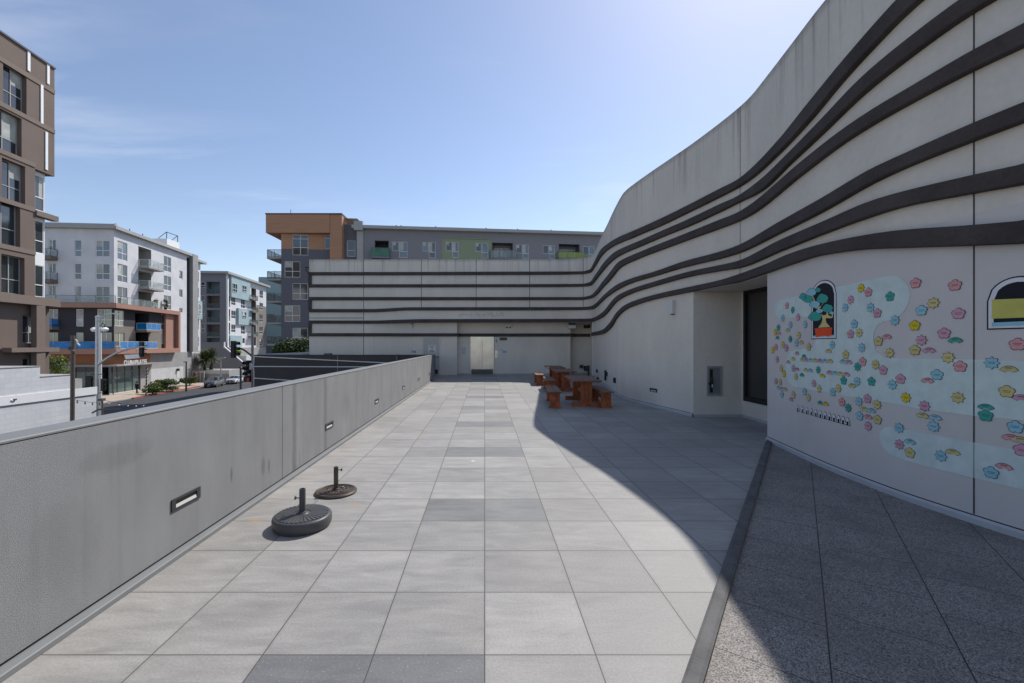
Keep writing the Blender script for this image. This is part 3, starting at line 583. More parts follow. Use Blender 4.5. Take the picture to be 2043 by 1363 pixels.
def decal_mesh(shape, c):
    if (shape, c) in DM: return DM[(shape, c)]
    mb = MB(); P = decal_local(shape); k = 1.09
    if shape == 'N':
        o = [(x * 1.07, (z + .015) * 1.14 - .015) for x, z in P]
    else: o = [(x * k, z * k) for x, z in P]
    def fill(Q, y, m):
        if shape == 'N':
            for i in range(12):
                t0, t1 = Q[i], Q[i + 1]; l = Q[13:][::-1]; a = l[min(int(i / 2), 6)]; b = l[min(int((i + 1) / 2), 6)]
                mb.face([(t0[0], y, t0[1]), (t1[0], y, t1[1]), (b[0], y, b[1])] + ([(a[0], y, a[1])] if a != b else []), m)
        else:
            n = len(Q)
            for i in range(n): mb.face([(0, y, 0), (Q[i][0], y, Q[i][1]), (Q[(i + 1) % n][0], y, Q[(i + 1) % n][1])], m)
    fill(o, 0, 'inkK'); fill(P, -.0012, 'ink' + c)
    for j, (wz, hw) in enumerate((((.006, .030), (-.006, .022)) if shape != 'N' else ((.007, .022), (-.0, .025)))):   # two tiny lines of lettering
        x = -hw
        while x < hw: w = .003 + .004 * ((int(x * 1e4) * 7 + j) % 5) / 5; mb.face([(x, -.0022, wz - .002), (min(x + w, hw), -.0022, wz - .002), (min(x + w, hw), -.0022, wz + .0025), (x, -.0022, wz + .0025)], 'ink'); x += w + .0018
    me = mb.build('tmp'); d = me.data; bpy.data.objects.remove(me); DM[(shape, c)] = d; return d
NM = dict(F='mural_flower', S='mural_star', N='mural_fan')
def decal(px, py, shape, c, off=.007):
    s, z = sz(px, py); p = W3(s, z, off); nn = nrm(s)
    o = bpy.data.objects.new(NM[shape], decal_mesh(shape, c)); COL.objects.link(o); o.parent = TB; o.location = p - wloc(TB)
    o.rotation_euler = (0, 0, math.atan2(nn.y, nn.x) + math.pi / 2)
    return o
D5 = "370,585,FS 455,645,ST 308,765,FB 532,750,FP 420,863,SB 635,857,SB 245,903,FT 200,970,FG 257,983,NS 380,935,NY 230,1045,NT 540,1017,SY 418,1070,ST 508,1125,FB 578,1113,NY 310,1152,SY 208,1187,FS 360,1200,FP 688,1185,FY 1450,328,SG 1557,388,FS 1872,450,FT 1300,498,SP 1217,615,SB 1590,612,SB 1688,693,FP 1945,797,SB 1353,852,FB 1297,997,FP 1425,980,SY 1705,1103,FY 1825,1030,NS 1030,1155,SB 1460,1195,SB"
D6 = "160,65,FG 518,105,NP 463,185,NG 390,232,NP 228,198,SP 620,148,NT 590,197,NY 650,200,NP 715,203,NB 780,207,NY 850,212,NP 925,215,NB 998,217,NY 978,72,NY 1228,130,FY 1187,225,NB 1272,232,NP 1475,232,FS 1400,305,ST 1663,275,SY 1773,355,FP 285,330,FY 328,405,FG 465,330,FP 522,338,NP 645,347,NY 712,355,NB 590,420,NT 503,447,SY 828,352,ST 887,430,NG 992,383,NP 1068,392,NB 1150,402,NY 1238,410,NP 1197,507,FT 1392,520,SB 1318,573,NY 1602,520,FT 208,517,SP 270,530,SY 765,550,SP 840,622,SY 243,605,NB 297,620,NP 345,627,NY 295,708,FB 625,668,FB 683,755,SY 1040,675,FB 1120,622,SY 465,715,FY 428,775,NP 857,825,NT 932,838,NG 1170,820,FS 1263,903,ST 1418,812,SB 1545,770,FP 1685,857,SY 1495,915,NY 1600,937,NB 1427,1023,FB 1553,1028,NS 1690,1075,FY 1553,1168,SP 1868,105,SY"
D7 = "283,267,FS 748,292,FS 493,503,SY 353,590,FB 790,628,FP 272,768,FG 352,942,SP 620,860,FP 752,935,NT 275,1060,FY 440,1055,NP 668,1148,SY 810,1252,FS 1490,990,FS 1185,1210,SB 1388,1275,NY"
D8 = "292,82,FP 210,140,SB 660,40,FB 563,92,NS 345,270,SG 533,355,SP 870,270,SY 515,445,NY 640,465,NB 625,560,SB 277,575,SB 1363,208,FY 1510,265,NP 1150,357,NT 1150,450,FT 1450,565,FB 1405,665,NS 1500,688,NY 1516,800,FP 280,742,SP 387,708,NB 385,825,FY 698,857,SB 820,812,NY 1205,1025,FB 1335,957,NS"
for data, ox, oy, sc in ((D5, 1520, 530, 7.296), (D6, 1520, 690, 7.296), (D7, 1780, 520, 5.928), (D8, 1740, 740, 5.05)):
    for e in data.split():
        x, y, k = e.split(','); decal(ox + float(x) / sc, oy + float(y) / sc, k[0], k[1])
def smooth_poly(P, n=5):
    o = []; m = len(P)
    for i in range(m):
        p0, p1, p2, p3 = [Vector(P[(i + j - 1) % m]) for j in range(4)]
        for k in range(n): t = k / n; o.append(tuple(.5 * (2 * p1 + (p2 - p0) * t + (2 * p0 - 5 * p1 + 4 * p2 - p3) * t * t + (3 * p1 - p0 - 3 * p2 + p3) * t ** 3)))
    return o
def wallfill(mb, poly, m, off, ds=.03):
    """fill a polygon given in (s, z) on the curved wall"""
    smin, smax = min(p[0] for p in poly), max(p[0] for p in poly); n = max(2, int((smax - smin) / ds))
    def cuts(s):
        zz = []
        for (a, b), (c, d) in zip(poly, poly[1:] + poly[:1]):
            if (a <= s < c) or (c <= s < a): zz.append(b + (d - b) * (s - a) / (c - a))
        return sorted(zz)
    prev = None
    for i in range(n + 1):
        s = smin + 1e-5 + (smax - smin - 2e-5) * i / n; c = cuts(s)
        if prev and len(prev[1]) == len(c):
            for j in range(0, len(c) - 1, 2): mb.face([W3(prev[0], prev[1][j], off), W3(s, c[j], off), W3(s, c[j + 1], off), W3(prev[0], prev[1][j + 1], off)], m)
        elif prev:
            sm = (prev[0] + s) / 2
            for sa, sb_, cc in ((prev[0], sm, prev[1]), (sm, s, c)):
                for j in range(0, len(cc) - 1, 2): mb.face([W3(sa, cc[j], off), W3(sb_, cc[j], off), W3(sb_, cc[j + 1], off), W3(sa, cc[j + 1], off)], m)
        prev = (s, c)
z5 = lambda x, y: sz(1520 + x / 7.296, 530 + y / 7.296)
z6 = lambda x, y: sz(1520 + x / 7.296, 690 + y / 7.296)
z7 = lambda x, y: sz(1780 + x / 5.928, 520 + y / 5.928)
z8 = lambda x, y: sz(1740 + x / 5.05, 740 + y / 5.05)
far_s = s_of_px(2043) + 2.6; dz = z7(1559, 1190)[1]
cl = [z5(195, 620), z5(205, 560), z5(245, 510), z5(320, 485), z5(560, 430), z5(820, 374), z5(1080, 320), z5(1400, 240), z5(1700, 180), z5(1880, 150), z5(1960, 152), z7(40, 180), z7(100, 205), z7(160, 250), z7(200, 330), z7(212, 410), z7(200, 490), z7(160, 580), z7(90, 655), z5(1960, 790), z5(1890, 795), z5(1790, 805), z5(1700, 850), z5(1645, 940), z5(1628, 1050), z5(1640, 1150), z5(1665, 1240), z6(1700, 105), z6(1790, 168), z6(1870, 182), z6(2043, 182), z7(500, 1163), z7(960, 1170), z7(1559, 1190), (far_s - .2, dz - .02), (far_s, dz - .12), (far_s, z8(1530, 500)[1] + .05), (far_s - .2, z8(1530, 500)[1] - .06), z8(1530, 500), z8(1300, 480), z8(1030, 455), z8(430, 375), z6(2043, 865), z6(1600, 790), z6(1100, 710), z6(700, 640), z6(560, 610), z6(480, 600), z6(420, 560), z6(375, 490), z6(352, 400), z6(350, 260), z6(370, 160), z6(410, 90), z6(480, 48), z6(720, 42), z5(745, 1190), z5(770, 1130), z5(792, 1080), z5(800, 900), z5(740, 735), z5(480, 756), z5(240, 780), z5(205, 730)]
g = MB(); wallfill(g, cl, 'inkCL', .003, .01); g.build('mural_cloud', TB)
c2 = [z8(75, 660), z8(85, 610), z8(120, 575), z8(170, 562), z8(240, 567), z8(340, 590), z8(620, 645), z8(1030, 722), z8(1430, 792), (far_s - .5, z8(1530, 800)[1]), (far_s - .3, z8(1530, 800)[1] - .12), (far_s - .3, z8(1530, 1200)[1] + .08), (far_s - .5, z8(1530, 1200)[1] - .05), z8(1530, 1200), z8(1030, 1080), z8(500, 950), z8(230, 870), z8(150, 820), z8(95, 750)]
g = MB(); wallfill(g, c2, 'inkCL', .003, .01); g.build('mural_cloud', TB)
def arch(px0, px1, yb0, yb1, ytop, yspring, pad):
    s0, s1 = s_of_px(px0), s_of_px(px1); zb = PZ((yb0 + yb1) / 2, cat((s0 + s1) / 2).y); c = (s0 + s1) / 2; zt = PZ(ytop, cat(c).y); zs = PZ(yspring, cat(c).y)
    def pl(k): return [(s0 + k, zb + k), (s1 - k, zb + k)] + [(c + (s1 - k - c) * math.cos(a), zs + (zt - k - zs) * math.sin(a)) for a in [math.pi * i / 24 for i in range(25)]]
    return pl
pl = arch(1619.3, 1669.6, 677, 676, 559, 590, 0)
g = MB(); wallfill(g, pl(0), 'inkK', .0045); wallfill(g, pl(.012), 'inkWH', .0055); wallfill(g, pl(.042), 'inkK', .0065)
wallfill(g, [z5(745, 1045), z5(1070, 1033), z5(1070, 1008), z5(760, 1020)], 'inkB', .0072); ar = g.build('mural_arch', TB)
g = MB()
def blob(x, y, rx, ry, c, n=5):
    P = []
    for k in range(60): 
        a = 2 * math.pi * k / 60; up = math.sin(a) > -.25; rr = 1 + (.16 * abs(math.sin(2.5 * a)) if up else 0); yy = -math.sin(a) * (1 if math.sin(a) > 0 else .55); P.append((math.cos(a) * rx * rr, yy * ry * rr))
    wallfill(g, [z5(x + p[0] * 1.06, y + p[1] * 1.06) for p in P], 'inkK', .0082); wallfill(g, [z5(x + p[0], y + p[1]) for p in P], 'ink' + c, .0090)
def poly5(P, m, off=.0080): wallfill(g, [z5(*p) for p in P], m, off, .008)
poly5([(825, 905), (870, 850), (890, 790), (885, 740), (845, 710), (870, 700), (905, 725), (945, 715), (955, 670), (975, 670), (972, 715), (1020, 745), (1035, 705), (1048, 708), (1040, 760), (1010, 768), (940, 762), (945, 830), (985, 870), (1000, 895)], 'inkTR')
poly5([(770, 520), (735, 450), (750, 440), (790, 520), (850, 600), (900, 560), (905, 540), (880, 535), (905, 525), (850, 640), (780, 620), (775, 605), (830, 610)], 'inkTR')
poly5([(778, 915), (1035, 900), (1022, 1020), (1000, 1022), (995, 1032), (950, 1034), (945, 1024), (850, 1030), (845, 1038), (800, 1040), (795, 1030)], 'inkRED', .0086)
for a in ((825, 365, 42, 40, 'T'), (735, 400, 66, 62, 'B'), (612, 465, 55, 55, 'T'), (683, 505, 68, 62, 'T'), (895, 500, 78, 80, 'T'), (780, 580, 72, 62, 'B'), (968, 640, 75, 70, 'T'), (850, 670, 50, 35, 'B'), (1030, 695, 36, 26, 'B'), (786, 762, 88, 80, 'T')): blob(*a)
g.build('bonsai_picture', ar)
pl = arch(1969.8, 2101, 658, 655, 551, 597, 0)
g = MB(); wallfill(g, pl(0), 'inkK', .0045); wallfill(g, pl(.012), 'inkWH', .0055); wallfill(g, pl(.05), 'inkK', .0065)
sb = s_of_px(2043); zq = lambda py: PZ(py, cat(sb).y); se = s_of_px(2101) - .06; q0 = lambda py: sz(1980, py)
wallfill(g, [q0(636), (se, zq(634)), (se, zq(597)), q0(598)], 'inkLY', .0075); wallfill(g, [q0(651.5), (se, zq(649)), (se, zq(641)), q0(644)], 'inkB', .0075)
g.build('mural_arch', TB)
for k in range(12):                                                 # row of twelve rice balls
    t = k / 11; x = 528 + (1255 - 528) * t; y = 908 + (1100 - 908) * t; r = 29 + 10 * t; s_, z_ = z6(x, y); r2 = .052; w = .045
    g = MB(); P = [(s_ - w, z_ - r2), (s_ + w, z_ - r2), (s_ + w * .95, z_ - r2 * .3), (s_ + w * .25, z_ + r2), (s_ - w * .25, z_ + r2), (s_ - w * .95, z_ - r2 * .3)]
    wallfill(g, P, 'inkK', .0045 + .0001 * k, .008); wallfill(g, [(s_ + (a - s_) * .86, z_ + (b - z_) * .88) for a, b in P], 'inkWH', .0055 + .0001 * k, .008)
    wallfill(g, [(s_ - .016, z_ - r2 * .9), (s_ + .020, z_ - r2 * .9), (s_ + .020, z_ - .0), (s_ - .016, z_ - .0)], 'inkK', .0072 + .0001 * k, .01); g.build('mural_rice_ball', TB)
# ------------------------------------------------------------------ doors, lift, notices on the back wall
def signtext(mb, x0, x1, y, z0, z1, rows, m='ink', seed=1, fill=.5):
    """rows of tiny unreadable print as separate strokes"""
    rr = random.Random(seed); h = (z1 - z0) / rows
    for r in range(rows):
        x = x0
        while x < x1:
            w = rr.uniform(.006, .02); e = min(x + w, x1); zc = z0 + (r + .5) * h; mb.box(x, e, y - .001, y, zc - h * fill / 2, zc + h * fill / 2, m); x = e + rr.uniform(.003, .009)
Yd = 24.8
g = MB(); x0, x1 = PX(843.6, Yd), PX(877.8, Yd)
g.box(x0 - .0, x0 + .05, Yd - .03, Yd + .0, 0, 2.13, 'door_paint'); g.box(x1 - .05, x1, Yd - .03, Yd, 0, 2.13, 'door_paint'); g.box(x0 + .05, x1 - .05, Yd - .03, Yd, 2.08, 2.13, 'door_paint')
dr = g.build('steel_door', TB); dr['label'] = 'grey steel stair door with push bar and kick plate'
g = MB(); g.box(x0 + .05, x1 - .05, Yd - .012, Yd - .002, .02, 2.08, 'door_leaf'); g.build('door_leaf', dr)
g = MB(); g.box(x0 + .12, x1 - .12, Yd - .018, Yd - .0125, .06, .31, 'kick'); g.build('kick_plate', dr)
g = MB(); g.tube([(x0 + .12, Yd - .07, 1.02), (x1 - .10, Yd - .07, 1.02)], .016, 'steel_dark'); g.box(x1 - .13, x1 - .08, Yd - .09, Yd - .012, .97, 1.07, 'steel_dark'); g.box(x0 + .10, x0 + .14, Yd - .09, Yd - .012, .97, 1.07, 'steel_dark'); g.tube([(x0 + .2, Yd - .03, .3), (x0 + .2, Yd - .03, 1.0)], .008, 'steel'); g.build('push_bar', dr)
g = MB(); a, b = PX(854.5, Yd), PX(869.5, Yd); g.box(a, b, Yd - .018, Yd - .0125, PZ(703.5, Yd), PZ(688.5, Yd), 'offwhite')
signtext(g, a + .07, b - .07, Yd - .0185, PZ(692.5, Yd), PZ(689.8, Yd), 3, seed=3); signtext(g, a + .07, b - .07, Yd - .0185, PZ(703, Yd), PZ(699.3, Yd), 3, seed=4, fill=.7); sg = g.build('floor_sign', dr)
text_mesh('sign_number', '2', .22, 'ink', sg, ((a + b) / 2, Yd - .021, PZ(696, Yd)), (R(90), 0, 0), .002)
def notice(name, px0, px1, py0, py1, Y, label, cat_='sign', base='paper', rows=5, seed=1, plan=False):
    g = MB(); a, b, z1, z0 = PX(px0, Y), PX(px1, Y), PZ(py0, Y), PZ(py1, Y); g.box(a, b, Y - .014, Y, z0, z1, base)
    if plan:
        signtext(g, a + .03, a + (b - a) * .45, Y - .0145, z1 - .10, z1 - .03, 2, seed=seed)
        for k in range(3): g.box(a + (b - a) * (.38 + .19 * k), a + (b - a) * (.54 + .19 * k), Y - .016, Y - .0145, z0 + .05, z0 + .19, 'roofgrey')
    elif rows: signtext(g, a + .02, b - .02, Y - .0145, z0 + .02, z1 - .02, rows, seed=seed, m='roofgrey' if base == 'black' else 'ink', fill=.4)
    o = g.build(name, origin=((a + b) / 2, Y, z0)); return tag(o, label, cat_)
notice('evacuation_plan', 815.0, 831.3, 695.5, 706, 24.8, 'framed evacuation plan left of the grey steel stair door', plan=True)
notice('small_plate', 832.5, 840, 696.3, 699, 24.8, 'tiny pale plate between evacuation plan and steel stair door', rows=2)
notice('paper_notice', 919.8, 930, 692, 707.3, 25.15, 'white paper notice taped left of the lift doors', 'notice', rows=9, seed=5)
notice('evacuation_plan', 996.3, 1011.8, 695.7, 706, 25.15, 'framed evacuation plan right of the lift call panel', plan=True, seed=8)
notice('lift_sign', 997, 1011.5, 673.6, 679, 25.15, 'small black sign with pale lettering right of the lift lantern', base='black', rows=2, seed=9)
Ye = 25.15; e0, e1 = PX(938.6, Ye), PX(985.2, Ye)
g = MB(); g.box(e0, e0 + .05, Ye - .05, Ye, 0, 2.16, 'brushed'); g.box(e1 - .05, e1, Ye - .05, Ye, 0, 2.16, 'brushed'); g.box(e0 + .05, e1 - .05, Ye - .05, Ye, 2.10, 2.16, 'brushed')
lift = g.build('lift_door', TB); lift['label'] = 'brushed steel two leaf lift door'
xm = (e0 + e1) / 2
for a, b in ((e0 + .05, xm - .008), (xm + .008, e1 - .05)):
    g = MB(); g.box(a, b, Ye - .02, Ye - .004, .012, 2.10, 'brushed'); g.build('door_leaf', lift)
g = MB(); g.box(e0 + .05, e1 - .05, Ye - .024, Ye - .0205, .012, .30, 'steel_dark'); g.build('kick_plate', lift)
g = MB(); a, b = PX(987.5, Ye), PX(992.8, Ye); g.box(a, b, Ye - .02, Ye, PZ(687, Ye), PZ(674, Ye), 'offwhite'); xc = (a + b) / 2
g.box(xc - .03, xc + .03, Ye - .024, Ye - .0205, PZ(682, Ye), PZ(679, Ye), 'black')
g.prism([(xc - .03, Ye - .024, PZ(677.8, Ye)), (xc + .03, Ye - .024, PZ(677.8, Ye)), (xc, Ye - .024, PZ(675.5, Ye))], (0, .003, 0), 'steel_dark'); g.prism([(xc - .03, Ye - .024, PZ(683.3, Ye)), (xc + .03, Ye - .024, PZ(683.3, Ye)), (xc, Ye - .024, PZ(685.5, Ye))], (0, .003, 0), 'steel_dark'); g.build('lift_lantern', TB)
g = MB(); g.box(a, b, Ye - .012, Ye, PZ(714, Ye), PZ(700, Ye), 'brushed'); g.box(xc - .02, xc + .02, Ye - .02, Ye - .0125, PZ(705, Ye), PZ(703, Ye), 'white'); g.box(xc - .02, xc + .02, Ye - .02, Ye - .0125, PZ(709, Ye), PZ(707.5, Ye), 'steel_dark'); g.build('call_panel', TB)
# emergency light, camera box, vent, outlets, left wall light
g = MB(); a, b, z0, z1 = PX(1008, Ye), PX(1020.5, Ye), PZ(652.5, Ye), PZ(647, Ye); g.bbox(a, b, Ye - .1, Ye, z0, z1, 'cream_lamp', .012); em = g.build('emergency_light', origin=(a, Ye, z0))
tag(em, 'white emergency light high on the wall right of the lift', 'light')
for x in (a + .09, b - .09): g = MB(); g.lathe((x, Ye - .06, z0 - .07), [(.0, .07), (.05, .07), (.055, .02), (.03, .0), (.0, .0)], 'guard_dark', 10); g.build('lamp_head', em)
Yv = 25.15; g = MB(); a, b, z0, z1 = PX(1134, 24.9), PX(1148, 24.9), PZ(655.5, 24.9), PZ(649, 24.9); g.bbox(a, b, 24.72, 25.1, z0, z1, 'cream_lamp', .015); g.box(a + .02, b - .02, 24.8, 25.0, z1, SOF, 'steel_dark'); tag(g.build('junction_box', origin=(a, 25, z0)), 'pale square box hanging below the soffit in the far right corner', 'box')
g = MB(); a, b, z0, z1 = PX(1164, 25.75), PX(1177, 25.75), PZ(655, 25.75), PZ(648.5, 25.75); g.box(a, b, 25.72, 25.75, z0, z1, 'steel_dark')
for k in range(5): g.box(a + .01, b - .01, 25.705, 25.72, z0 + .02 + k * .034, z0 + .035 + k * .034, 'black')
tag(g.build('wall_vent', origin=(a, 25.74, z0)), 'small louvred vent high in the far right corner recess', 'vent')
g = MB(); g.box(PX(1156.5, 25.75), PX(1163, 25.75), 25.66, 25.75, PZ(734.5, 25.75), PZ(728, 25.75), 'black'); g.box(PX(1157.5, 25.75), PX(1162, 25.75), 25.645, 25.66, PZ(733.5, 25.75), PZ(729, 25.75), 'steel_dark'); tag(g.build('outlet_box', origin=(PX(1160, 25.75), 25.75, .3)), 'smaller black outlet box low in the far corner recess', 'outlet', 'black boxes in the corner recess')
g = MB(); g.box(PX(1164.5, 25.75), PX(1173.5, 25.75), 25.6, 25.75, PZ(739.5, 25.75), PZ(730, 25.75), 'black'); g.box(PX(1166, 25.75), PX(1172, 25.75), 25.585, 25.6, PZ(738, 25.75), PZ(731.5, 25.75), 'steel_dark'); tag(g.build('outlet_box', origin=(PX(1169, 25.75), 25.75, .3)), 'larger black outlet box beside the curved wall in the corner recess', 'outlet', 'black boxes in the corner recess')
g = MB(); a = PX(821.2, 24.8); z0, z1 = PZ(654, 24.8), PZ(646, 24.8); g.box(a - .03, a + .05, 24.7, 24.79, z0, z1 - .04, 'cream_lamp'); g.box(a - .05, a + .07, 24.68, 24.79, z1 - .04, z1, 'steel_dark'); tag(g.build('wall_light', origin=(a, 24.8, z0)), 'small narrow wall light under the overhang left of the stair door', 'light')
g = MB(); g.tube([(PX(617, 24.4), 24.42, PZ(549, 24.5)), (PX(613, 24.4), 24.3, PZ(541, 24.4)), (PX(611.5, 24.4), 24.25, PZ(534, 24.4)), (PX(616, 24.4), 24.42, PZ(534, 24.4))], .03, 'black', 6); tag(g.build('camera_bracket', origin=(-9.8, 24.4, 5.5)), 'small black bracket at the left edge of the back wall', 'bracket')
# ghost of removed lettering above the lift
g = MB(); rr = random.Random(12); Yg = 24.497; x = PX(915, Yg)
while x < PX(1009, Yg):
    h = rr.choice((.14, .22, .22, .16)); w = rr.uniform(.012, .02); zb = PZ(631, Yg) + rr.choice((0, 0, -.06)); sh = rr.uniform(-.05, .05)
    g.face([(x, Yg, zb), (x + w, Yg, zb), (x + w + sh, Yg, zb + h), (x + sh, Yg, zb + h)], 'pgrey'); 
    if rr.random() < .7: g.face([(x, Yg, zb + h * .5), (x + .08, Yg, zb + h * .55), (x + .08, Yg, zb + h * .55 + .014), (x, Yg, zb + h * .5 + .014)], 'pgrey')
    x += rr.choice((.07, .09, .11, .16))
g.build('faded_lettering', TB)
# things on the curved wall
def on_wall(name, px, py, w, h, dep, m, label, cat_, detail=None):
    s, z = sz(px, py); p = W3(s, z); nn = nrm(s); t = Vector((nn.y, -nn.x, 0)); nv = Vector((nn.x, nn.y, 0)); g = MB()
    g.obox(p - t * w / 2 - Vector((0, 0, h / 2)), t * w, nv * dep, (0, 0, h), m)
    o = g.build(name, origin=p)
    return tag(o, label, cat_), p, t, nv
o, p, t, nv = on_wall('wall_sconce', 1344, 613.5, .17, .33, .10, 'cream_lamp', 'white rectangular wall sconce high on the curved wall beside the window recess', 'light')
g = MB(); g.obox(p - t * .05 - Vector((0, 0, .185)), t * .1, nv * .05, (0, 0, .02), 'steel_dark'); g.build('bracket', o)
def steplight(p, t, nv, label, group=None, name='recessed_step_light'):
    g = MB(); W_, H_ = .176, .048; up = Vector((0, 0, 1))
    for a, b, c, d in ((-W_, W_, H_ - .018, H_), (-W_, W_, -H_, -H_ + .018), (-W_, -W_ + .045, -H_ + .018, H_ - .018), (W_ - .045, W_, -H_ + .018, H_ - .018)):
        g.obox(p + t * a + up * c, t * (b - a), nv * .010, up * (d - c), 'steel_dark')
    o = g.build(name, origin=p); tag(o, label, 'light', group)
    g = MB(); g.obox(p + t * (-W_ + .045) + up * (-H_ + .018) + nv * .001, t * (2 * W_ - .09), nv * .001, up * (2 * H_ - .036), 'black')
    g.build('housing', o)
    g = MB(); q = p + t * (-W_ + .05) + up * (-H_ + .020); g.prism([q + nv * .0025, q + nv * .008, q + nv * .0025 + up * .026], t * (2 * W_ - .1), 'cream_lamp'); g.build('lens', o)
    return o
s, z = sz(1304, 778.5); nn = nrm(s); steplight(W3(s, z), Vector((nn.y, -nn.x, 0)), Vector((nn.x, nn.y, 0)), 'recessed step light low on the curved wall right of the picnic tables')
for px, py, w, h, lb in ((1192.3, 740.3, .12, .15, 'black outlet nearest the far corner low on the curved wall'), (1228, 758.8, .18, .17, 'black outlet low on the curved wall nearest the step light')):
    on_wall('wall_outlet', px, py, w, h, .07, 'black', lb, 'outlet')
o, p, t, nv = on_wall('tap_box', 1209.5, 749, .13, .40, .07, 'black', 'taller black tap box between the two outlets on the curved wall', 'tap')
g = MB(); g.obox(p - t * .42 + Vector((0, 0, -.0)), t * .18, nv * .1, (0, 0, .16), 'black'); g.build('tap', o)
# valve cabinet in the recess return wall
Yc = 10.345; g = MB(); a, b, z0, z1 = PX(1410.2, Yc), PX(1439.8, Yc), PZ(789.7, Yc), PZ(730.5, Yc)
for q in ((a, a + .035, z0, z1), (b - .035, b, z0, z1), (a + .035, b - .035, z1 - .04, z1), (a + .035, b - .035, z0, z0 + .04)): g.box(q[0], q[1], Yc - .02, Yc, q[2], q[3], 'roofgrey')
vc = g.build('valve_cabinet', origin=((a + b) / 2, Yc, z0)); tag(vc, 'recessed steel fire valve cabinet in the pale return wall beside the window', 'cabinet')
g = MB(); g.box(a + .035, b - .035, Yc - .008, Yc - .002, z0 + .04, z1 - .04, 'cabinet_grey'); g.build('back_panel', vc)
xv = PX(1418.7, Yc); g = MB(); g.box(xv - .03, xv + .03, Yc - .02, Yc - .0085, PZ(783, Yc), PZ(737, Yc), 'black'); g.build('slot', vc)
g = MB(); g.tube([(xv, Yc - .03, PZ(752, Yc)), (xv, Yc - .05, PZ(766, Yc))], .028, 'black'); g.tube([(xv, Yc - .06, PZ(764, Yc)), (xv - .10, Yc - .12, PZ(765, Yc))], .022, 'black'); g.lathe((xv - .10, Yc - .13, PZ(767, Yc)), [(0, 0), (.03, .01), (.035, .03), (.02, .05), (0, .052)], 'black_gloss', 12); g.tube([(xv + .012, Yc - .03, PZ(766, Yc)), (xv + .012, Yc - .03, PZ(773, Yc))], .014, 'steel'); g.build('valve_handle', vc)

# ------------------------------------------------------------------ parapet
PW = -2.50
par = empty('parapet_wall', (PW, 8, 0), 'grey sand textured parapet wall with smooth cap along the left edge of the terrace', 'wall')
YE = 21.3; g = MB(); js = [-8, -4.03, -.88, 5.42, 8.57, 11.72, 14.87, 18.02, YE]
for a, b in zip(js, js[1:]):
    y0, y1 = a + .005, b - .005
    g.mesh([(PW, y0, .055), (PW, y1, .055), (PW, y1, 1.184), (PW, y0, 1.184)], [(0, 1, 2, 3)], 'parapet')
g.face([(PW - .008, -8, .03), (PW - .008, YE, .03), (PW - .008, YE, 1.178), (PW - .008, -8, 1.178)], 'joint')
g.face([(PW, YE, 0), (PW - .16, YE, 0), (PW - .16, YE, 1.178), (PW, YE, 1.178)], 'darkwall')
g.face([(PW - .16, -8, -5.46), (PW - .16, -8, 1.178), (PW - .16, 23.4, 1.178), (PW - .16, 23.4, -5.46)], 'parapet')
g.build('wall_face', par)
g = MB(); cw = .003
for a, b in zip(js, js[1:]):
    v = [(PW + cw, 1.190), (PW + cw, 1.200), (PW + cw - .006, 1.207), (PW - .16 - cw + .006, 1.215), (PW - .16 - cw, 1.208), (PW - .16 - cw, 1.190)]
    g.prism([(x, a + .002, z) for x, z in v], (0, b - a - .004 + (.012 if b == YE else 0), 0), 'cap')
g.build('cap', par)
g = MB(); v = [(PW - .004, .001), (PW + .062, .001), (PW + .062, .030), (PW + .056, .036), (PW + .012, .040), (PW - .004, .040)]
for a, b in zip(js, js[1:]): g.prism([(x, a + .002, z) for x, z in v], (0, b - a - .004, 0), 'cap')
g.build('base_strip', par)
first = True
names = ['nearest', 'second nearest', 'third nearest', 'fourth', 'fifth', 'farthest']
for i, y in enumerate((3.67, 7.05, 10.15, 13.45, 16.6, 19.8)):
    steplight(Vector((PW, y, .415 - .006 * i)), Vector((0, 1, 0)), Vector((1, 0, 0)), names[i] + ' recessed step light in the grey parapet wall', 'step lights along the parapet')
# far low wall the parapet turns into
YW = 23.4; XL = PX(507, YW); zt = PZ(708, YW)
dw = empty('dark_panel_wall', (XL, YW, 0), 'dark brown low wall with thin white lines beyond the parapet', 'wall')
g = MB(); g.box(XL, PW - .16, YW, YW + .25, -5.46, zt - .03, 'darkwall'); g.box(XL - .0, XL + .3, YW + .25, 33, -5.46, zt - .03, 'darkwall'); g.build('panel', dw)
g = MB(); g.box(XL - .01, PW - .16, YW - .01, YW + .26, zt - .03, zt, 'darkwall'); g.box(XL + .02, -9.81, YW + .28, 33, zt - .05, zt + .03, 'concrete'); g.build('cap', dw)
g = MB(); yl = YW - .012
for (xa, ya, xb, yb) in ((507, 711.4, 860, 728.5), (507, 731.3, 800, 732.5), (507, 754.6, 640, 763)):
    A = (PX(xa, yl), PZ(ya, yl)); B = (PX(xb, yl), PZ(yb, yl)); h = .022
    g.prism([(A[0], yl, A[1] - h), (B[0], yl, B[1] - h), (B[0], yl, B[1] + h), (A[0], yl, A[1] + h)], (0, .0115, 0), 'offwhite')
g.build('white_line', dw)
g = MB(); x = PX(673.5, YW); g.box(x - .012, x + .012, YW - .004, YW - .0005, -3, zt - .03, 'roofgrey'); g.build('panel_joint', dw)
g = MB(); g.box(PX(650, YW + .6), PX(663, YW + .6), YW + .3, YW + .6, zt - .02, PZ(705.3, YW + .3), 'slate'); tag(g.build('roof_box', origin=(PX(656, YW), YW + .4, zt)), 'small dark box on top of the dark wall at the foot of the back wall', 'box')
g = MB(); g.box(PX(560, 26), PX(593, 26), 26, 27, zt + .03, PZ(705.8, 26), 'slate'); tag(g.build('roof_hatch', origin=(PX(575, 26), 26.5, zt)), 'flat dark hatch on the low roof below the orange building', 'hatch')
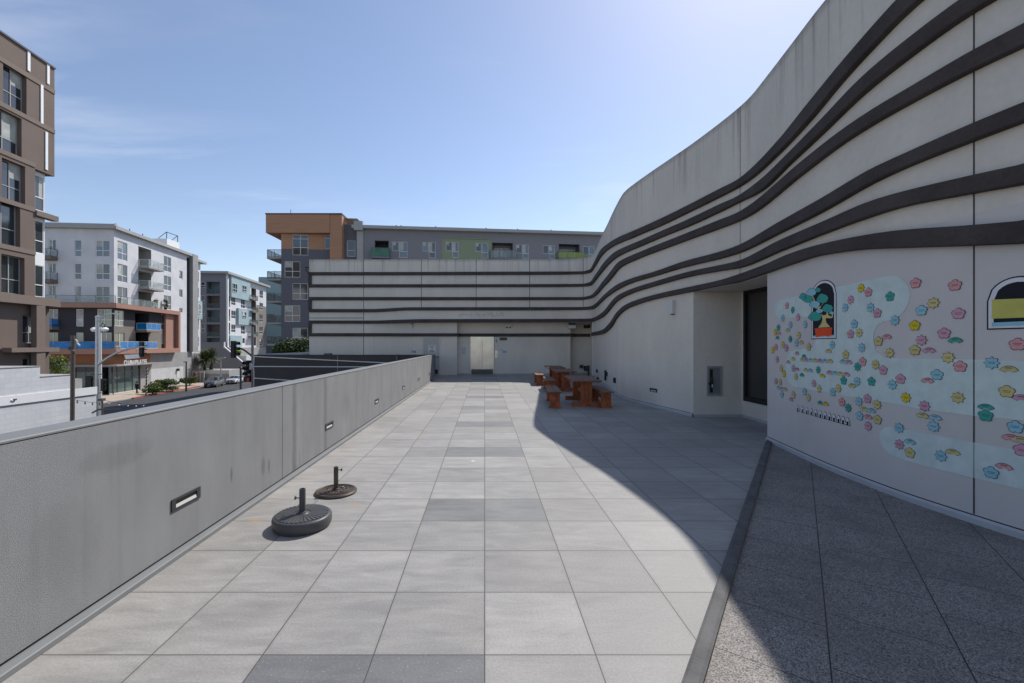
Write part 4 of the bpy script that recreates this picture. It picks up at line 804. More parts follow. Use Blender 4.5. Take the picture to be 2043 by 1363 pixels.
g = MB(); x = PX(791.5, YW); g.box(x - .03, x + .07, YW - .09, YW - .0, zt - .26, zt - .06, 'slate'); g.tube([(x + .02, YW - .05, zt - .06), (x + .02, YW - .05, zt + .05)], .012, 'slate', 6); tag(g.build('hose_tap', origin=(x, YW, zt - .2)), 'small grey tap box on the dark wall near its right end', 'tap')

# ------------------------------------------------------------------ umbrella bases
def pole_parts(root, x, y, z0, z1, rad, m, knob_side, kz):
    g = MB(); g.lathe((x, y, 0), [(rad, z0 - .005), (rad, z1 - .006), (rad - .002, z1), (rad - .008, z1), (rad - .008, z1 - .05)], m, 20); g.lathe((x, y, 0), [(rad + .014, z0 - .002), (rad + .012, z0 + .010), (rad, z0 + .014)], m, 20); g.build('pole_sleeve', root)
    g = MB(); g.face([(x + (rad - .008) * math.cos(a), y + (rad - .008) * math.sin(a), z1 - .05) for a in [2 * math.pi * k / 16 for k in range(16)]], 'black'); g.build('sleeve_bore', root)
    g = MB(); kx = x + knob_side * (rad + .0); g.tube([(kx, y, kz), (kx + knob_side * .035, y, kz)], .005, 'steel_dark', 6)
    v = [(0, .0), (.017, .004), (.019, .010), (.014, .014), (0, .015)]
    c = Vector((kx + knob_side * .03, y, kz)); n = 10; pts = [c + Vector((knob_side * h, r * math.cos(2 * math.pi * k / n), r * math.sin(2 * math.pi * k / n))) for r, h in v for k in range(n)]
    g.mesh(pts, [(i * n + k, i * n + (k + 1) % n, (i + 1) * n + (k + 1) % n, (i + 1) * n + k) for i in range(4) for k in range(n)], 'steel_dark', True); g.build('tightening_knob', root)
ux, uy = -1.716, 4.13
ub = empty('umbrella_base', (ux, uy, 0), 'thick round charcoal umbrella base with radial ribs, standing nearest the camera', 'umbrella base', 'empty umbrella bases')
g = MB(); g.lathe((ux, uy, 0), [(0, .001), (.245, .001), (.258, .02), (.264, .05), (.264, .088), (.258, .104), (.246, .112), (.232, .115), (.06, .121), (.05, .130), (0, .130)], 'resin', 72)
g.build('weight_disc', ub)
g = MB(); n = 36
for k in range(n):
    a = 2 * math.pi * k / n; d = Vector((math.cos(a), math.sin(a), 0)); e = Vector((-d.y, d.x, 0)); c = Vector((ux, uy, 0))
    q = [c + d * .075 - e * .0050 + Vector((0, 0, .1165)), c + d * .075 + e * .0050 + Vector((0, 0, .1165)), c + d * .232 + e * .0145 + Vector((0, 0, .1115)), c + d * .232 - e * .0145 + Vector((0, 0, .1115))]
    g.prism(q, (0, 0, .0095), 'resin')
g.build('radial_rib', ub); g = MB(); g.lathe((ux - .12, uy - .10, .114), [(.016, 0), (.018, .006), (.012, .010), (0, .011)], 'resin', 14); g.build('filler_cap', ub)
pole_parts(ub, ux, uy, .125, .349, .0285, 'resin', -1, .262)
ux, uy = -1.715, 5.06
ub = empty('umbrella_base', (ux, uy, 0), 'flatter round bronze umbrella base with scrolled cast top, behind the charcoal one', 'umbrella base', 'empty umbrella bases')
g = MB(); g.lathe((ux, uy, 0), [(0, .001), (.222, .001), (.233, .008), (.233, .02), (.222, .032), (.205, .034), (.200, .030), (.05, .032), (.045, .040), (0, .040)], 'cast', 64)
g.build('weight_disc', ub)
g = MB()
for r in (.075, .135, .168, .190): g.lathe((ux, uy, 0), [(r - .004, .030), (r - .003, .036), (r + .003, .036), (r + .004, .030)], 'cast', 48)
g.build('raised_ring', ub)
g = MB(); rr = random.Random(3)
for k in range(14):
    a = 2 * math.pi * k / 14; c = Vector((ux + .105 * math.cos(a), uy + .105 * math.sin(a), .034)); s = 1 if k % 2 else -1
    g.tube([c + Vector((math.cos(a + s * b) * r_, math.sin(a + s * b) * r_, 0)) for b, r_ in [(j * .75, .005 + .0030 * j) for j in range(8)]], .0032, 'cast', 5)
g.build('scroll', ub); pole_parts(ub, ux, uy, .038, .295, .026, 'cast', 1, .262)
g = MB(); g.lathe((-1.97, 4.66, 0), [(0, .012), (.006, .010), (.007, .0005)], 'bronze', 8); tag(g.build('loose_bolt', origin=(-1.97, 4.66, 0)), 'tiny loose bolt on the pavers left of the bronze umbrella base', 'bolt')

# ------------------------------------------------------------------ picnic tables and benches
def plank_thing(name, L_, Wd, H, leg_w, kind):
    root = empty(name, (0, 0, 0)); top = .042 if kind == 'table' else .035
    n = 5 if kind == 'table' else 2; w = Wd / n
    g = MB()
    for k in range(n): g.bbox(-Wd / 2 + k * w + .003, -Wd / 2 + (k + 1) * w - .003, -L_ / 2, L_ / 2, H - top, H, 'redwood_top', .004)
    g.build('tabletop' if kind == 'table' else 'seat', root)
    ins = .22 if kind == 'table' else .17
    for s in (-1, 1):
        yc = s * (L_ / 2 - ins); g = MB(); pw = leg_w / (3 if kind == 'table' else 2); m = 3 if kind == 'table' else 2
        for k in range(m): g.bbox(-leg_w / 2 + k * pw + .002, -leg_w / 2 + (k + 1) * pw - .002, yc - .045, yc + .045, .09 if kind == 'table' else .035, H - top, 'redwood', .004)
        lg = g.build('leg', root)
        g = MB(); fw = Wd * (.5 if kind == 'table' else .5); fh = .115 if kind == 'table' else .04
        if kind == 'table': g.bbox(-fw + .0, fw - .0, yc - .07, yc + .07, .001, fh, 'redwood', .006)
        else: g.bbox(-fw + .02, fw - .02, yc - .08, yc + .08, .001, fh, 'redwood', .004)
        g.build('foot', lg)
        g = MB(); g.box(-.03, .03, yc + s * .046, yc + s * .085, H * .42, H * .42 + .13, 'redwood'); g.build('tenon', lg)
    g = MB(); g.box(-.022, .022, -L_ / 2 + ins + .045, L_ / 2 - ins - .045, H * .42 + .01, H * .42 + .12, 'redwood'); g.build('stretcher', root)
    return root
tb = plank_thing('picnic_table', 1.95, .76, .73, .30, 'table'); be = plank_thing('picnic_bench', 1.85, .36, .45, .27, 'bench')
def put(o, nx, ny, rot, L_, label, cat_, group, firstuse):
    """(nx, ny): middle of the near end; rot: degrees the far end swings right"""
    a = R(-rot); c = Vector((nx + math.sin(R(rot)) * L_ / 2, ny + math.cos(R(rot)) * L_ / 2, 0))
    q = o if firstuse else dup(o); q.location = c; q.rotation_euler = (0, 0, a); return tag(q, label, cat_, group)
put(tb, 2.80, 11.92, 3, 1.95, 'nearest redwood picnic table, closest to the camera', 'table', 'redwood picnic tables', True)
put(tb, 2.98, 15.95, 3, 1.95, 'middle redwood picnic table between the other two', 'table', 'redwood picnic tables', False)
put(tb, 3.06, 18.6, 3, 1.95, 'farthest redwood picnic table, nearest the back wall', 'table', 'redwood picnic tables', False)
put(be, 1.88, 11.68, 5, 1.85, 'bench on the left side of the nearest picnic table', 'bench', 'redwood picnic benches', True)
put(be, 3.28, 11.72, 2, 1.85, 'bench on the right side of the nearest picnic table by the curved wall', 'bench', 'redwood picnic benches', False)
put(be, 2.33, 15.4, 4, 1.85, 'bench left of the middle picnic table, second in the left row', 'bench', 'redwood picnic benches', False)
put(be, 2.31, 18.25, 3, 1.85, 'farthest bench, partly in sunlight at the end of the left row', 'bench', 'redwood picnic benches', False)
# things left in the corner beyond the tables
g = MB(); g.lathe((4.9, 20.9, 0), [(.22, .001), (.2, .06), (.10, .12), (.05, .14), (.0, .15)], 'offwhite', 14, sx=1.6); g.tube([(4.95, 20.9, .1), (4.96, 20.92, .72)], .045, 'black', 8); tag(g.build('parasol_stub', origin=(4.9, 20.9, 0)), 'short black post on a white foot behind the picnic tables', 'post')
rr = random.Random(5); g = MB()
for k in range(26):
    a = Vector((5.15 + rr.uniform(-.25, .3), 20.3 + rr.uniform(-.3, .3), .04 + rr.random() * .18)); g.tube([a, a + Vector((rr.uniform(-.2, .2), rr.uniform(-.2, .2), rr.uniform(-.02, .10))), a + Vector((rr.uniform(-.25, .25), rr.uniform(-.2, .2), -.03))], .018, 'offwhite' if k % 2 else 'black', 5)
tag(g.build('cable_heap', origin=(5.15, 20.3, 0)), 'heap of black and white cable against the foot of the curved wall', 'cable')
g = MB(); g.box(4.1, 5.0, 25.5, 25.7, .0, .12, 'black'); tag(g.build('doormat_roll', origin=(4.5, 25.6, 0)), 'long low black bundle on the floor of the far corner recess', 'bundle')
# ------------------------------------------------------------------ city: facades
class Fac:
    """a vertical facade plane from A to B (plan points), w is measured outwards (towards the viewer)"""
    def __init__(s, A, B):
        s.A, s.B = Vector(A), Vector(B); s.L = (s.B - s.A).length; s.u = (s.B - s.A).normalized(); s.n = Vector((s.u.y, -s.u.x))
        if s.n.dot(-s.A) < 0: s.n = -s.n
    def P(s, u, w, z): q = s.A + s.u * u + s.n * w; return Vector((q.x, q.y, z))
    def uof(s, px, w=0):
        k = (px - CX) / F; O = s.A + s.n * w; return (k * O.y - O.x) / (s.u.x - k * s.u.y)
    def zof(s, px, py, w=0): u = s.uof(px, w); return PZ(py, (s.A + s.u * u + s.n * w).y)
    def rect(s, x0, x1, y0, y1, w=0):
        xm = (x0 + x1) / 2; a, b = sorted((s.uof(x0, w), s.uof(x1, w))); return a, b, s.zof(xm, y1, w), s.zof(xm, y0, w)
    def box(s, mb, u0, u1, w0, w1, z0, z1, m):
        a = Vector((*s.u, 0)); n = Vector((*s.n, 0)); return mb.obox(s.P(u0, w0, z0), a * (u1 - u0), n * (w1 - w0), (0, 0, z1 - z0), m)
    def wall(s, mb, u0, u1, z0, z1, m, holes=(), patches=()):
        """wall sheet with rectangular openings; holes: (u0,u1,z0,z1,depth,reveal material,back material or None); patches: (u0,u1,z0,z1,material)"""
        hs = [(max(h[0], u0), min(h[1], u1), max(h[2], z0), min(h[3], z1)) + tuple(h[4:]) for h in holes]; hs = [h for h in hs if h[1] - h[0] > .02 and h[3] - h[2] > .02]
        us = sorted({u0, u1, *[h[0] for h in hs], *[h[1] for h in hs], *[min(max(q, u0), u1) for p in patches for q in p[:2]]})
        zs = sorted({z0, z1, *[h[2] for h in hs], *[h[3] for h in hs], *[min(max(q, z0), z1) for p in patches for q in p[2:4]]})
        for a, b in zip(us, us[1:]):
            for c, d in zip(zs, zs[1:]):
                if b - a < 1e-4 or d - c < 1e-4: continue
                um, zm = (a + b) / 2, (c + d) / 2
                if any(h[0] < um < h[1] and h[2] < zm < h[3] for h in hs): continue
                mm = m
                for p in patches:
                    if p[0] < um < p[1] and p[2] < zm < p[3]: mm = p[4]
                mb.face([s.P(a, 0, c), s.P(b, 0, c), s.P(b, 0, d), s.P(a, 0, d)], mm)
        for h in hs:
            a, b, c, d, dep, rm, bm = h
            for q in (((a, c), (b, c)), ((b, c), (b, d)), ((b, d), (a, d)), ((a, d), (a, c))):
                mb.face([s.P(q[0][0], 0, q[0][1]), s.P(q[1][0], 0, q[1][1]), s.P(q[1][0], -dep, q[1][1]), s.P(q[0][0], -dep, q[0][1])], rm)
            if bm: mb.face([s.P(a, -dep, c), s.P(b, -dep, c), s.P(b, -dep, d), s.P(a, -dep, d)], bm)
    def window(s, root, r, style='x', dep=.12, frame='white', pane='glass', fw=.07, name='window'):
        a, b, c, d = r; mb = MB(); w0, w1 = -dep, -dep + .06
        s.box(mb, a, a + fw, w0, w1, c, d, frame); s.box(mb, b - fw, b, w0, w1, c, d, frame); s.box(mb, a + fw, b - fw, w0, w1, c, c + fw, frame); s.box(mb, a + fw, b - fw, w0, w1, d - fw, d, frame)
        um = (a + b) / 2; zm = c + (d - c) * .38; h = fw * .55
        if 'x' in style or 'v' in style: s.box(mb, um - h, um + h, w0, w1 + .004, c + fw, d - fw, frame)
        if 'x' in style or 'h' in style: s.box(mb, a + fw, b - fw, w0, w1 + .002, zm - h, zm + h, frame)
        if 't' in style: s.box(mb, a + fw, b - fw, w0, w1 + .002, d - (d - c) * .2 - h, d - (d - c) * .2 + h, frame)
        o = mb.build(name, root)
        mb = MB(); q = -dep + .02; mb.face([s.P(a + fw * .5, q, c + fw * .5), s.P(b - fw * .5, q, c + fw * .5), s.P(b - fw * .5, q, d - fw * .5), s.P(a + fw * .5, q, d - fw * .5)], pane)
        k = int(a * 7 + d * 13) % 5
        if k in (1, 3): t_ = d - (d - c) * (.25 + .13 * k); mb.face([s.P(a + fw, q + .005, t_), s.P(um, q + .005, t_), s.P(um, q + .005, d - fw), s.P(a + fw, q + .005, d - fw)], 'curtain')
        mb.build('pane', o); return o
    def guard(s, root, u0, u1, w0, w1, z, h=1.05, glassm='guard', rail='steel_dark', gap=1.3, name='balcony_guard', front=True, sides=True):
        """rail, posts and glass along the front (at w1) and the two sides"""
        mb = MB(); gl = MB(); runs = []
        if front: runs.append(((u0, w1), (u1, w1)))
        if sides: runs += [((u0, w0), (u0, w1)), ((u1, w0), (u1, w1))]
        for (a, wa), (b, wb) in runs:
            A, B = s.P(a, wa, z), s.P(b, wb, z); d = B - A; l = d.length; d = d.normalized(); nn = Vector((-d.y, d.x, 0)) * .025; n = max(1, round(l / gap))
            mb.obox(A - nn + Vector((0, 0, h - .05)), d * l, nn * 2, (0, 0, .05), rail); mb.obox(A - nn * .8, d * l, nn * 1.6, (0, 0, .05), rail)
            for i in range(n + 1): mb.obox(A + d * (l * i / n) - d * .02 - nn * .9, d * .04, nn * 1.8, (0, 0, h - .045), rail)
            gl.face([A + Vector((0, 0, .06)), B + Vector((0, 0, .06)), B + Vector((0, 0, h - .06)), A + Vector((0, 0, h - .06))], glassm)
        o = mb.build(name, root); gl.build('glass_panel', o); return o
    def balcony(s, root, u0, u1, z, dep=1.5, th=.3, m='pgrey', **k):
        mb = MB(); s.box(mb, u0, u1, .003, dep, z - th, z, m); o = mb.build('balcony', root); o2 = s.guard(o, u0 + .03, u1 - .03, .05, dep - .04, z, **k); return o
    def rail_only(s, root, u0, u1, z, w=.1, **k): return s.guard(root, u0, u1, 0, w, z, sides=False, **k)
Z0 = -5.33
def q3(x, y): return 90 + x / 6.49, 430 + y / 6.49
def q4(x, y): return 240 + x / 4.867, 440 + y / 4.867
def q5(x, y): return 90 + x / 6.196, 620 + y / 6.196
def q2(x, y): return x / 3.097, 420 + y / 3.097
def q1(x, y): return x / 3.245, 40 + y / 3.245
def q7(x, y): return 510 + x / 4.131, 400 + y / 4.131
def q8(x, y): return 680 + x / 3.783, 430 + y / 3.783
def q6(x, y): return 280 + x / 6.196, 640 + y / 6.196
def RC(f, q, x0, x1, y0, y1, w=0):
    a, b = q(x0, y0), q(x1, y1); return f.rect(a[0], b[0], a[1], b[1], w)
def roof_slab(mb, pts, z0, z1, m): mb.prism([(x, y, z0) for x, y in pts], (0, 0, z1 - z0), m)

# --- pale grey corner block with shop below (left of centre)
C1 = Vector((-52.4, 62.0)); R1 = Vector((-54.5, 81.5)); L1 = Vector((-78, 59.6))
P1 = empty('apartment_block', (C1.x, C1.y, Z0), 'pale grey corner apartment block over charcoal storeys with blue glass balconies and shop', 'building')
fr, fl = Fac(C1, R1), Fac(L1, C1)
ZR = 18.0; ZLED = fr.zof(228, 606); ZLB = fr.zof(228, 615); Z2T = fr.zof(229, 696); Z2B = fr.zof(229, 706.5)
hol = []; wins = []
for y in ((342, 580), (635, 865), (930, 1150)): r = RC(fr, q3, 938, 1065, *y); hol.append((*r, .15, 'pwhite', None)); wins.append((fr, r, 'x', 'glass_sky' if y[0] < 400 else 'glass'))
for y in ((352, 498), (540, 680), (730, 865)):
    r = RC(fr, q4, 423, 493, *y); a, b, c, d = r; um = (a + b) / 2; hol.append((*r, .15, 'pwhite', None)); wins.append((fr, r, 'x', 'glass'))
for y in ((490, 568), (670, 745), (850, 920), (1030, 1100)): r = RC(fr, q4, 572, 605, *y); hol.append((*r, .15, 'pwhite', None)); wins.append((fr, r, '', 'glass_dark'))
recs = [RC(fr, q4, 175, 300, 268, 470), RC(fr, q4, 175, 300, 500, 670), RC(fr, q4, 175, 300, 695, 850)]
for r in recs: hol.append((*r, 1.6, 'pgrey', 'pgrey'))
r = RC(fr, q4, 645, 672, 362, 1275); hol.append((*r, .9, 'slate', 'slate'))  # narrow vertical reveal; its dark shadow is put into the slate colour
g = MB(); fr.wall(g, 0, fr.L, ZLED, ZR, 'pwhite', hol)
hl = []
for y in ((322, 535), (625, 830), (918, 1130)):
    r = RC(fl, q3, 655, 836, *y); hl.append((*r, .15, 'pwhite', None)); wins.append((fl, r, 'x', 'glass_sky' if y[0] < 600 else 'glass'))
    r = RC(fl, q3, 380, 470, y[0] - 5, y[1] - 3); hl.append((*r, .15, 'pwhite', None)); wins.append((fl, r, 'h', 'glass_sky' if y[0] < 400 else 'glass'))
    r = RC(fl, q3, 45, 140, y[0] - 12, y[1] - 90); hl.append((*r, .15, 'pwhite', None)); wins.append((fl, r, 'v', 'glass'))
fl.wall(g, 0, fl.L, ZLED, ZR, 'pwhite', hl)
# charcoal storeys
low = []
lw = [(708, 768, 618, 715, 'x'), (997, 1042, 645, 738, 'x'), (710, 770, 757, 840, 'v'), (997, 1042, 768, 857, 'x')]
for a, b, c, d, st in lw: r = RC(fr, q2, a, b, c, d); low.append((*r, .15, 'charcoal', None)); wins.append((fr, r, st, 'glass_teal'))
r1_, r2_ = RC(fr, q2, 835, 920, 635, 745), RC(fr, q2, 838, 918, 755, 857)
for r in (r1_, r2_): low.append((*r, 1.6, 'charcoal', 'black'))
zt_ = fr.zof(240, 650)
pat = [(0, fr.L, Z2T, fr.zof(255, 651.5), 'taupe')]
fr.wall(g, 0, fr.uof(356), Z2T, ZLED, 'charcoal', low, pat)
fr.wall(g, fr.uof(356), fr.L, Z2B, ZLED, 'pwhite', [(*RC(fr, q4, 645, 672, 900, 1275), .9, 'slate', 'slate')])  # the same reveal lower down, shadow again painted as slate
low = []
for a, b, c, d, st, pn in ((297, 358, 610, 700, 'v', 'curtain'), (470, 515, 610, 716, 'h', 'curtain'), (600, 690, 610, 716, 'x', 'glass_teal'), (297, 358, 755, 850, 'v', 'glass_teal'), (470, 515, 755, 850, '', 'glass_teal'), (625, 690, 755, 850, 'v', 'glass_teal')):
    r = RC(fl, q2, a, b, c, d); low.append((*r, .15, 'charcoal', None)); wins.append((fl, r, st, pn))
fl.wall(g, 0, fl.L, Z2T, ZLED, 'charcoal', low)
# shop storey
sh = [RC(fr, q5, 805, 1180, 690, 1010)]; fr.wall(g, 0, fr.uof(q5(1300, 0)[0]), Z0 + .0, Z2B, 'pgrey', [(*sh[0], .25, 'pgrey', None)], [(0, fr.uof(q5(1300, 0)[0]), fr.zof(235, 728), Z2B, 'rust')])
a0 = fr.uof(q5(1300, 0)[0]); fr.wall(g, a0, fr.L, Z0, Z2B, 'pgrey', [], [(a0 + .2, fr.L - 2.6, Z0, fr.zof(330, 734), 'blockgrey')])
shl = RC(fl, q5, 365, 610, 700, 1010); shd = RC(fl, q5, 690, 785, 700, 1035)
fl.wall(g, 0, fl.L, Z0, Z2B, 'pgrey', [(*shl, .25, 'pgrey', None), (*shd, 1.2, 'charcoal', 'black')], [(0, fl.L, fl.zof(180, 728), Z2B, 'rust')])
g.build('facade_wall', P1)
for f, r, st, pn in wins: f.window(P1, r, st, pane=pn)
# shop glazing
for f, r, n in ((fr, sh[0], 4), (fl, shl, 2)):
    a, b, c, d = r; mb = MB()
    for i in range(n + 1): u = a + (b - a) * i / n; f.box(mb, max(a, u - .05), min(b, u + .05), -.2, -.12, c, d, 'steel_dark')
    f.box(mb, a, b, -.2, -.11, c, c + .12, 'offwhite'); f.box(mb, a, b, -.2, -.11, d - .7, d - .62, 'steel_dark'); o = mb.build('shop_front', P1)
    mb = MB(); mb.face([f.P(a, -.17, c), f.P(b, -.17, c), f.P(b, -.17, d - .7), f.P(a, -.17, d - .7)], 'glass_teal'); mb.face([f.P(a, -.17, d - .7), f.P(b, -.17, d - .7), f.P(b, -.17, d), f.P(a, -.17, d)], 'glass_dark'); mb.build('pane', o)
g = MB(); u0, u1 = 0, fr.uof(q5(1330, 0)[0]); fr.box(g, -.0, u1, .01, 1.3, fr.zof(225, 731.5, 1), fr.zof(225, 729, 1), 'pgrey'); fl.box(g, fl.uof(q5(365, 0)[0]), fl.L + 1.3, .01, 1.3, fr.zof(225, 731.4, 1), fr.zof(225, 728.9, 1), 'pgrey'); g.build('canopy', P1)
zt = fr.zof(270, 722.5, 1.2); ua, ub_ = fr.uof(q5(975, 0)[0], 1.2), fr.uof(q5(1252, 0)[0], 1.2); um = (ua + ub_) / 2
ang = math.atan2(fr.u.y, fr.u.x)
for body_, f0_, f1_ in (('CLUB', 0, .335), ('PILATES', .475, 1)):
    t_ = text_mesh('shop_lettering', body_, 1.0, 'white', P1, fr.P(ua + (ub_ - ua) * (f0_ + f1_) / 2, 1.2, fr.zof(268, 723.3, 1.2)), (R(90), 0, ang), .05)
    t_.scale = ((ub_ - ua) * (f1_ - f0_) / t_.dimensions.x, .92, 1)
g = MB(); uo = ua + (ub_ - ua) * .405; c = fr.P(uo, 1.22, fr.zof(268, 723.3, 1.2)); n = 24; up = Vector((0, 0, 1)); uu = Vector((*fr.u, 0))
for ro, ri in ((.30, .22), (.11, .0)):
    if not ri: em_ = g.build('round_emblem', P1); g = MB()
    for i in range(n):
        a1, a2 = 2 * math.pi * i / n, 2 * math.pi * (i + 1) / n; e = lambda a, r: c + uu * (math.cos(a) * r * 1.15) + up * (math.sin(a) * r)
        g.face([e(a1, ri), e(a1, ro), e(a2, ro), e(a2, ri)] if ri else [c, e(a1, ro), e(a2, ro)], 'white')
g.build('emblem_dot', em_)
angl = math.atan2(fl.u.y, fl.u.x); t2 = text_mesh('shop_lettering', 'PILATES', 1.0, 'offwhite', P1, fl.P(fl.uof(120), .1, fl.zof(120, 725.5)), (R(90), 0, angl), .05, 'CENTER'); t2.scale = (.8, .62, 1)
# ledges, frame, cornice
g = MB(); fr.box(g, -.0, fr.uof(q4(585, 0)[0], .9), .01, .9, ZLB, ZLED, 'rose'); fl.box(g, 0, fl.L + .9, .012, .9, ZLB + .002, ZLED + .002, 'rose'); g.build('upper_ledge', P1)
g = MB(); ue = fr.uof(q4(585, 0)[0], .9); fr.box(g, 0, ue, .01, .9, Z2B, Z2T, 'rose'); fl.box(g, 0, fl.L + .9, .012, .9, Z2B + .002, Z2T + .002, 'rose'); fr.box(g, ue - .55, ue, .01, .9, Z2T, ZLB, 'rose'); fr.box(g, ue - 3.2, ue - .56, .01, .35, Z2T, ZLB, 'rose'); g.build('lower_ledge', P1)
g = MB(); fr.box(g, -.5, fr.uof(q4(668, 0)[0]), .0, .6, ZR, ZR + .45, 'cornice'); fl.box(g, 0, fl.L + .5, .002, .6, ZR - .002, ZR + .65, 'cornice'); fr.box(g, fr.uof(q4(672, 0)[0]), fr.uof(q4(724, 0)[0]), 0, .6, Z2B, ZR + .5, 'pgrey'); g.build('cornice', P1)
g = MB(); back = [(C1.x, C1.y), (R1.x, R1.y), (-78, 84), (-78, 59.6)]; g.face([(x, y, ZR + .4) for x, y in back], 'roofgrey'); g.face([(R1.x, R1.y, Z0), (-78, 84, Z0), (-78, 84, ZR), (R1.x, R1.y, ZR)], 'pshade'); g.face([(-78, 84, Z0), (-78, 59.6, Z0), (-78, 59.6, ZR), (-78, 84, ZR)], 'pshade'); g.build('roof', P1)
for (x0, x1, y) in ((170, 352, 480), (170, 352, 682)):
    a = fr.uof(q4(195, 0)[0]); b = fr.uof(q4(305, 0)[0]); z = fr.zof(q4(260, 0)[0], q4(0, y - 28)[1], .7); fr.balcony(P1, a - .4, b + .6, z, 1.5, rail='offwhite')
r = r1_; a, b = fr.uof(q2(850, 0)[0]), fr.uof(q2(925, 0)[0]); fr.balcony(P1, a - .3, b + .3, fr.zof(q2(890, 0)[0], q2(0, 738)[1], .8), 1.5, m='taupe', glassm='guard_blue', rail='offwhite')
fr.guard(P1, .0, fr.uof(q4(365, 0)[0], .85), 0, .85, ZLED, glassm='guard', rail='slate', name='terrace_guard', sides=False); fl.guard(P1, fl.L - 12, fl.L + .8, 0, .85, ZLED, name='terrace_guard', rail='slate', sides=False, gap=2.4)
fr.guard(P1, .0, fr.uof(q4(360, 0)[0], .85), 0, .85, Z2T, glassm='guard_blue', rail='offwhite', name='terrace_guard', sides=False); fl.guard(P1, fl.L - 12, fl.L + .8, 0, .85, Z2T, glassm='guard_blue', rail='slate2', name='terrace_guard', sides=False, gap=2.4)
for y in (575, 878): fl.balcony(P1, fl.uof(q3(20, 0)[0]), fl.uof(q3(165, 0)[0]), fl.zof(q3(110, 0)[0], q3(0, y - 45)[1], .8), 1.2, th=.45, m='brown_lite')
fl.balcony(P1, fl.uof(q2(285, 0)[0]), fl.uof(q2(368, 0)[0]), fl.zof(q2(320, 0)[0], q2(0, 718)[1], .8), 1.2, th=.4, m='taupe', glassm='guard_blue')
# roof box and steel frame
zt = 20.6; g = MB(); g.box(-60.3, -56.5, 78, 81.2, ZR + .3, zt, 'white'); g.build('stair_house', P1)
g = MB()
for yy in (78.2, 81.0): g.tube([(-56.7, yy, zt), (-56.7, yy, zt + 1.25)], .07, 'slate', 5); g.tube([(-56.7, yy, zt + 1.25), (-58.2, yy, zt + .1)], .06, 'slate', 5)
g.tube([(-56.7, 78.2, zt + 1.2), (-56.7, 81.0, zt + 1.2)], .07, 'slate', 5); g.build('steel_frame', P1)
for u in (2.5, 5.5, 8.5):
    p = fr.P(u, -1.5, 0); g = MB(); g.tube([(p.x, p.y, ZR + .4), (p.x, p.y, ZR + 1.5)], .07, 'slate', 5); g.build('vent_pipe', P1)
# white wing behind it
A2, B2_ = Vector((-54.9, 82.2)), Vector((-55.35, 85.4))
f2 = Fac(A2, B2_); ZW = f2.zof(394, 524); g = MB(); h2 = []; w2 = []
for y, pn in (((495, 592), 'glass_sky'), ((655, 748), 'glass'), ((962, 1060), 'glass'), ((1130, 1220), 'glass')): r = RC(f2, q4, 726, 764, *y); h2.append((*r, .15, 'white', None)); w2.append(r)
rb2 = RC(f2, q4, 723, 797, 780, 955, .5)
f2.wall(g, 0, f2.L, Z0 + 5.4, ZW, 'pwhite', h2); f2.wall(g, 0, f2.L, Z0, Z0 + 5.4, 'pgrey'); fe = Fac((-70, 82.2), (-54.9, 82.2)); fe.wall(g, 0, fe.L, Z0, ZW, 'pwhite'); g.face([(-54.9, 82.2, ZW), (-55.35, 85.4, ZW), (-70, 85.4, ZW), (-70, 82.2, ZW)], 'roofgrey')
P2 = empty('apartment_wing', (A2.x, A2.y, Z0), 'narrow white apartment wing with a pale blue box bay, behind the corner block', 'building'); g.build('facade_wall', P2)
for r in w2: f2.window(P2, r, 'x')
g = MB(); f2.box(g, rb2[0], rb2[1], 0.01, .5, rb2[2], rb2[3], 'teal'); bx = g.build('box_bay', P2); r = RC(f2, q4, 727, 778, 808, 905, .5); ff = Fac(f2.P(0, .55, 0).xy, f2.P(f2.L, .55, 0).xy); ff.window(bx, (r[0] + .0, r[1], r[2], r[3]), 'x', dep=.02)
g = MB(); f2.box(g, -.3, f2.L + .8, -1, .8, ZW, ZW + .4, 'cornice'); g.build('cornice', P2)
# --- blue-grey block further up the street
C3 = Vector((-57.2, 97)); R3 = Vector((-59.6, 119.6)); L3 = Vector((-72, 95.6))
P3 = empty('apartment_block', (C3.x, C3.y, Z0), 'grey and white apartment block with pale blue bays, farther up the street', 'building')
f3, f3l = Fac(C3, R3), Fac(L3, C3); Z3 = f3.zof(452, 547); Z3b = f3.zof(452, 694); h3 = []; w3 = []; g = MB()
for x0, x1, y0, y1, st in ((1078, 1118, 748, 822, 'x'), (1078, 1118, 876, 952, 'x'), (1078, 1118, 1010, 1086, 'x'), (1092, 1135, 1142, 1215, 'v'), (1172, 1212, 766, 852, 'x'), (1172, 1212, 1020, 1102, 'x'), (1186, 1210, 1142, 1195, ''), (1352, 1386, 680, 752, 'x'), (1352, 1386, 800, 868, 'x'), (1352, 1386, 912, 986, 'x'), (1352, 1386, 1032, 1102, 'x'), (1352, 1386, 1148, 1216, 'x')):
    r = RC(f3, q4, x0, x1, y0, y1); h3.append((*r, .15, 'pwhite', None)); w3.append((f3, r, st))
for y0, y1 in ((595, 700), (728, 840), (860, 975), (992, 1110), (1125, 1225)): r = RC(f3, q4, 1036, 1066, y0, y1); h3.append((*r, 1.2, 'taupe', 'pgrey'))
for y0, y1 in ((660, 745), (780, 865), (895, 985), (1015, 1105), (1130, 1215)): r = RC(f3, q4, 1272, 1318, y0, y1); h3.append((*r, 1.4, 'taupe', 'black'))
f3.wall(g, 0, f3.L, Z3b, Z3, 'pwhite', h3, [(f3.uof(q4(1320, 0)[0]), f3.L, Z3b, f3.zof(520, 610), 'taupe')]); h3 = []
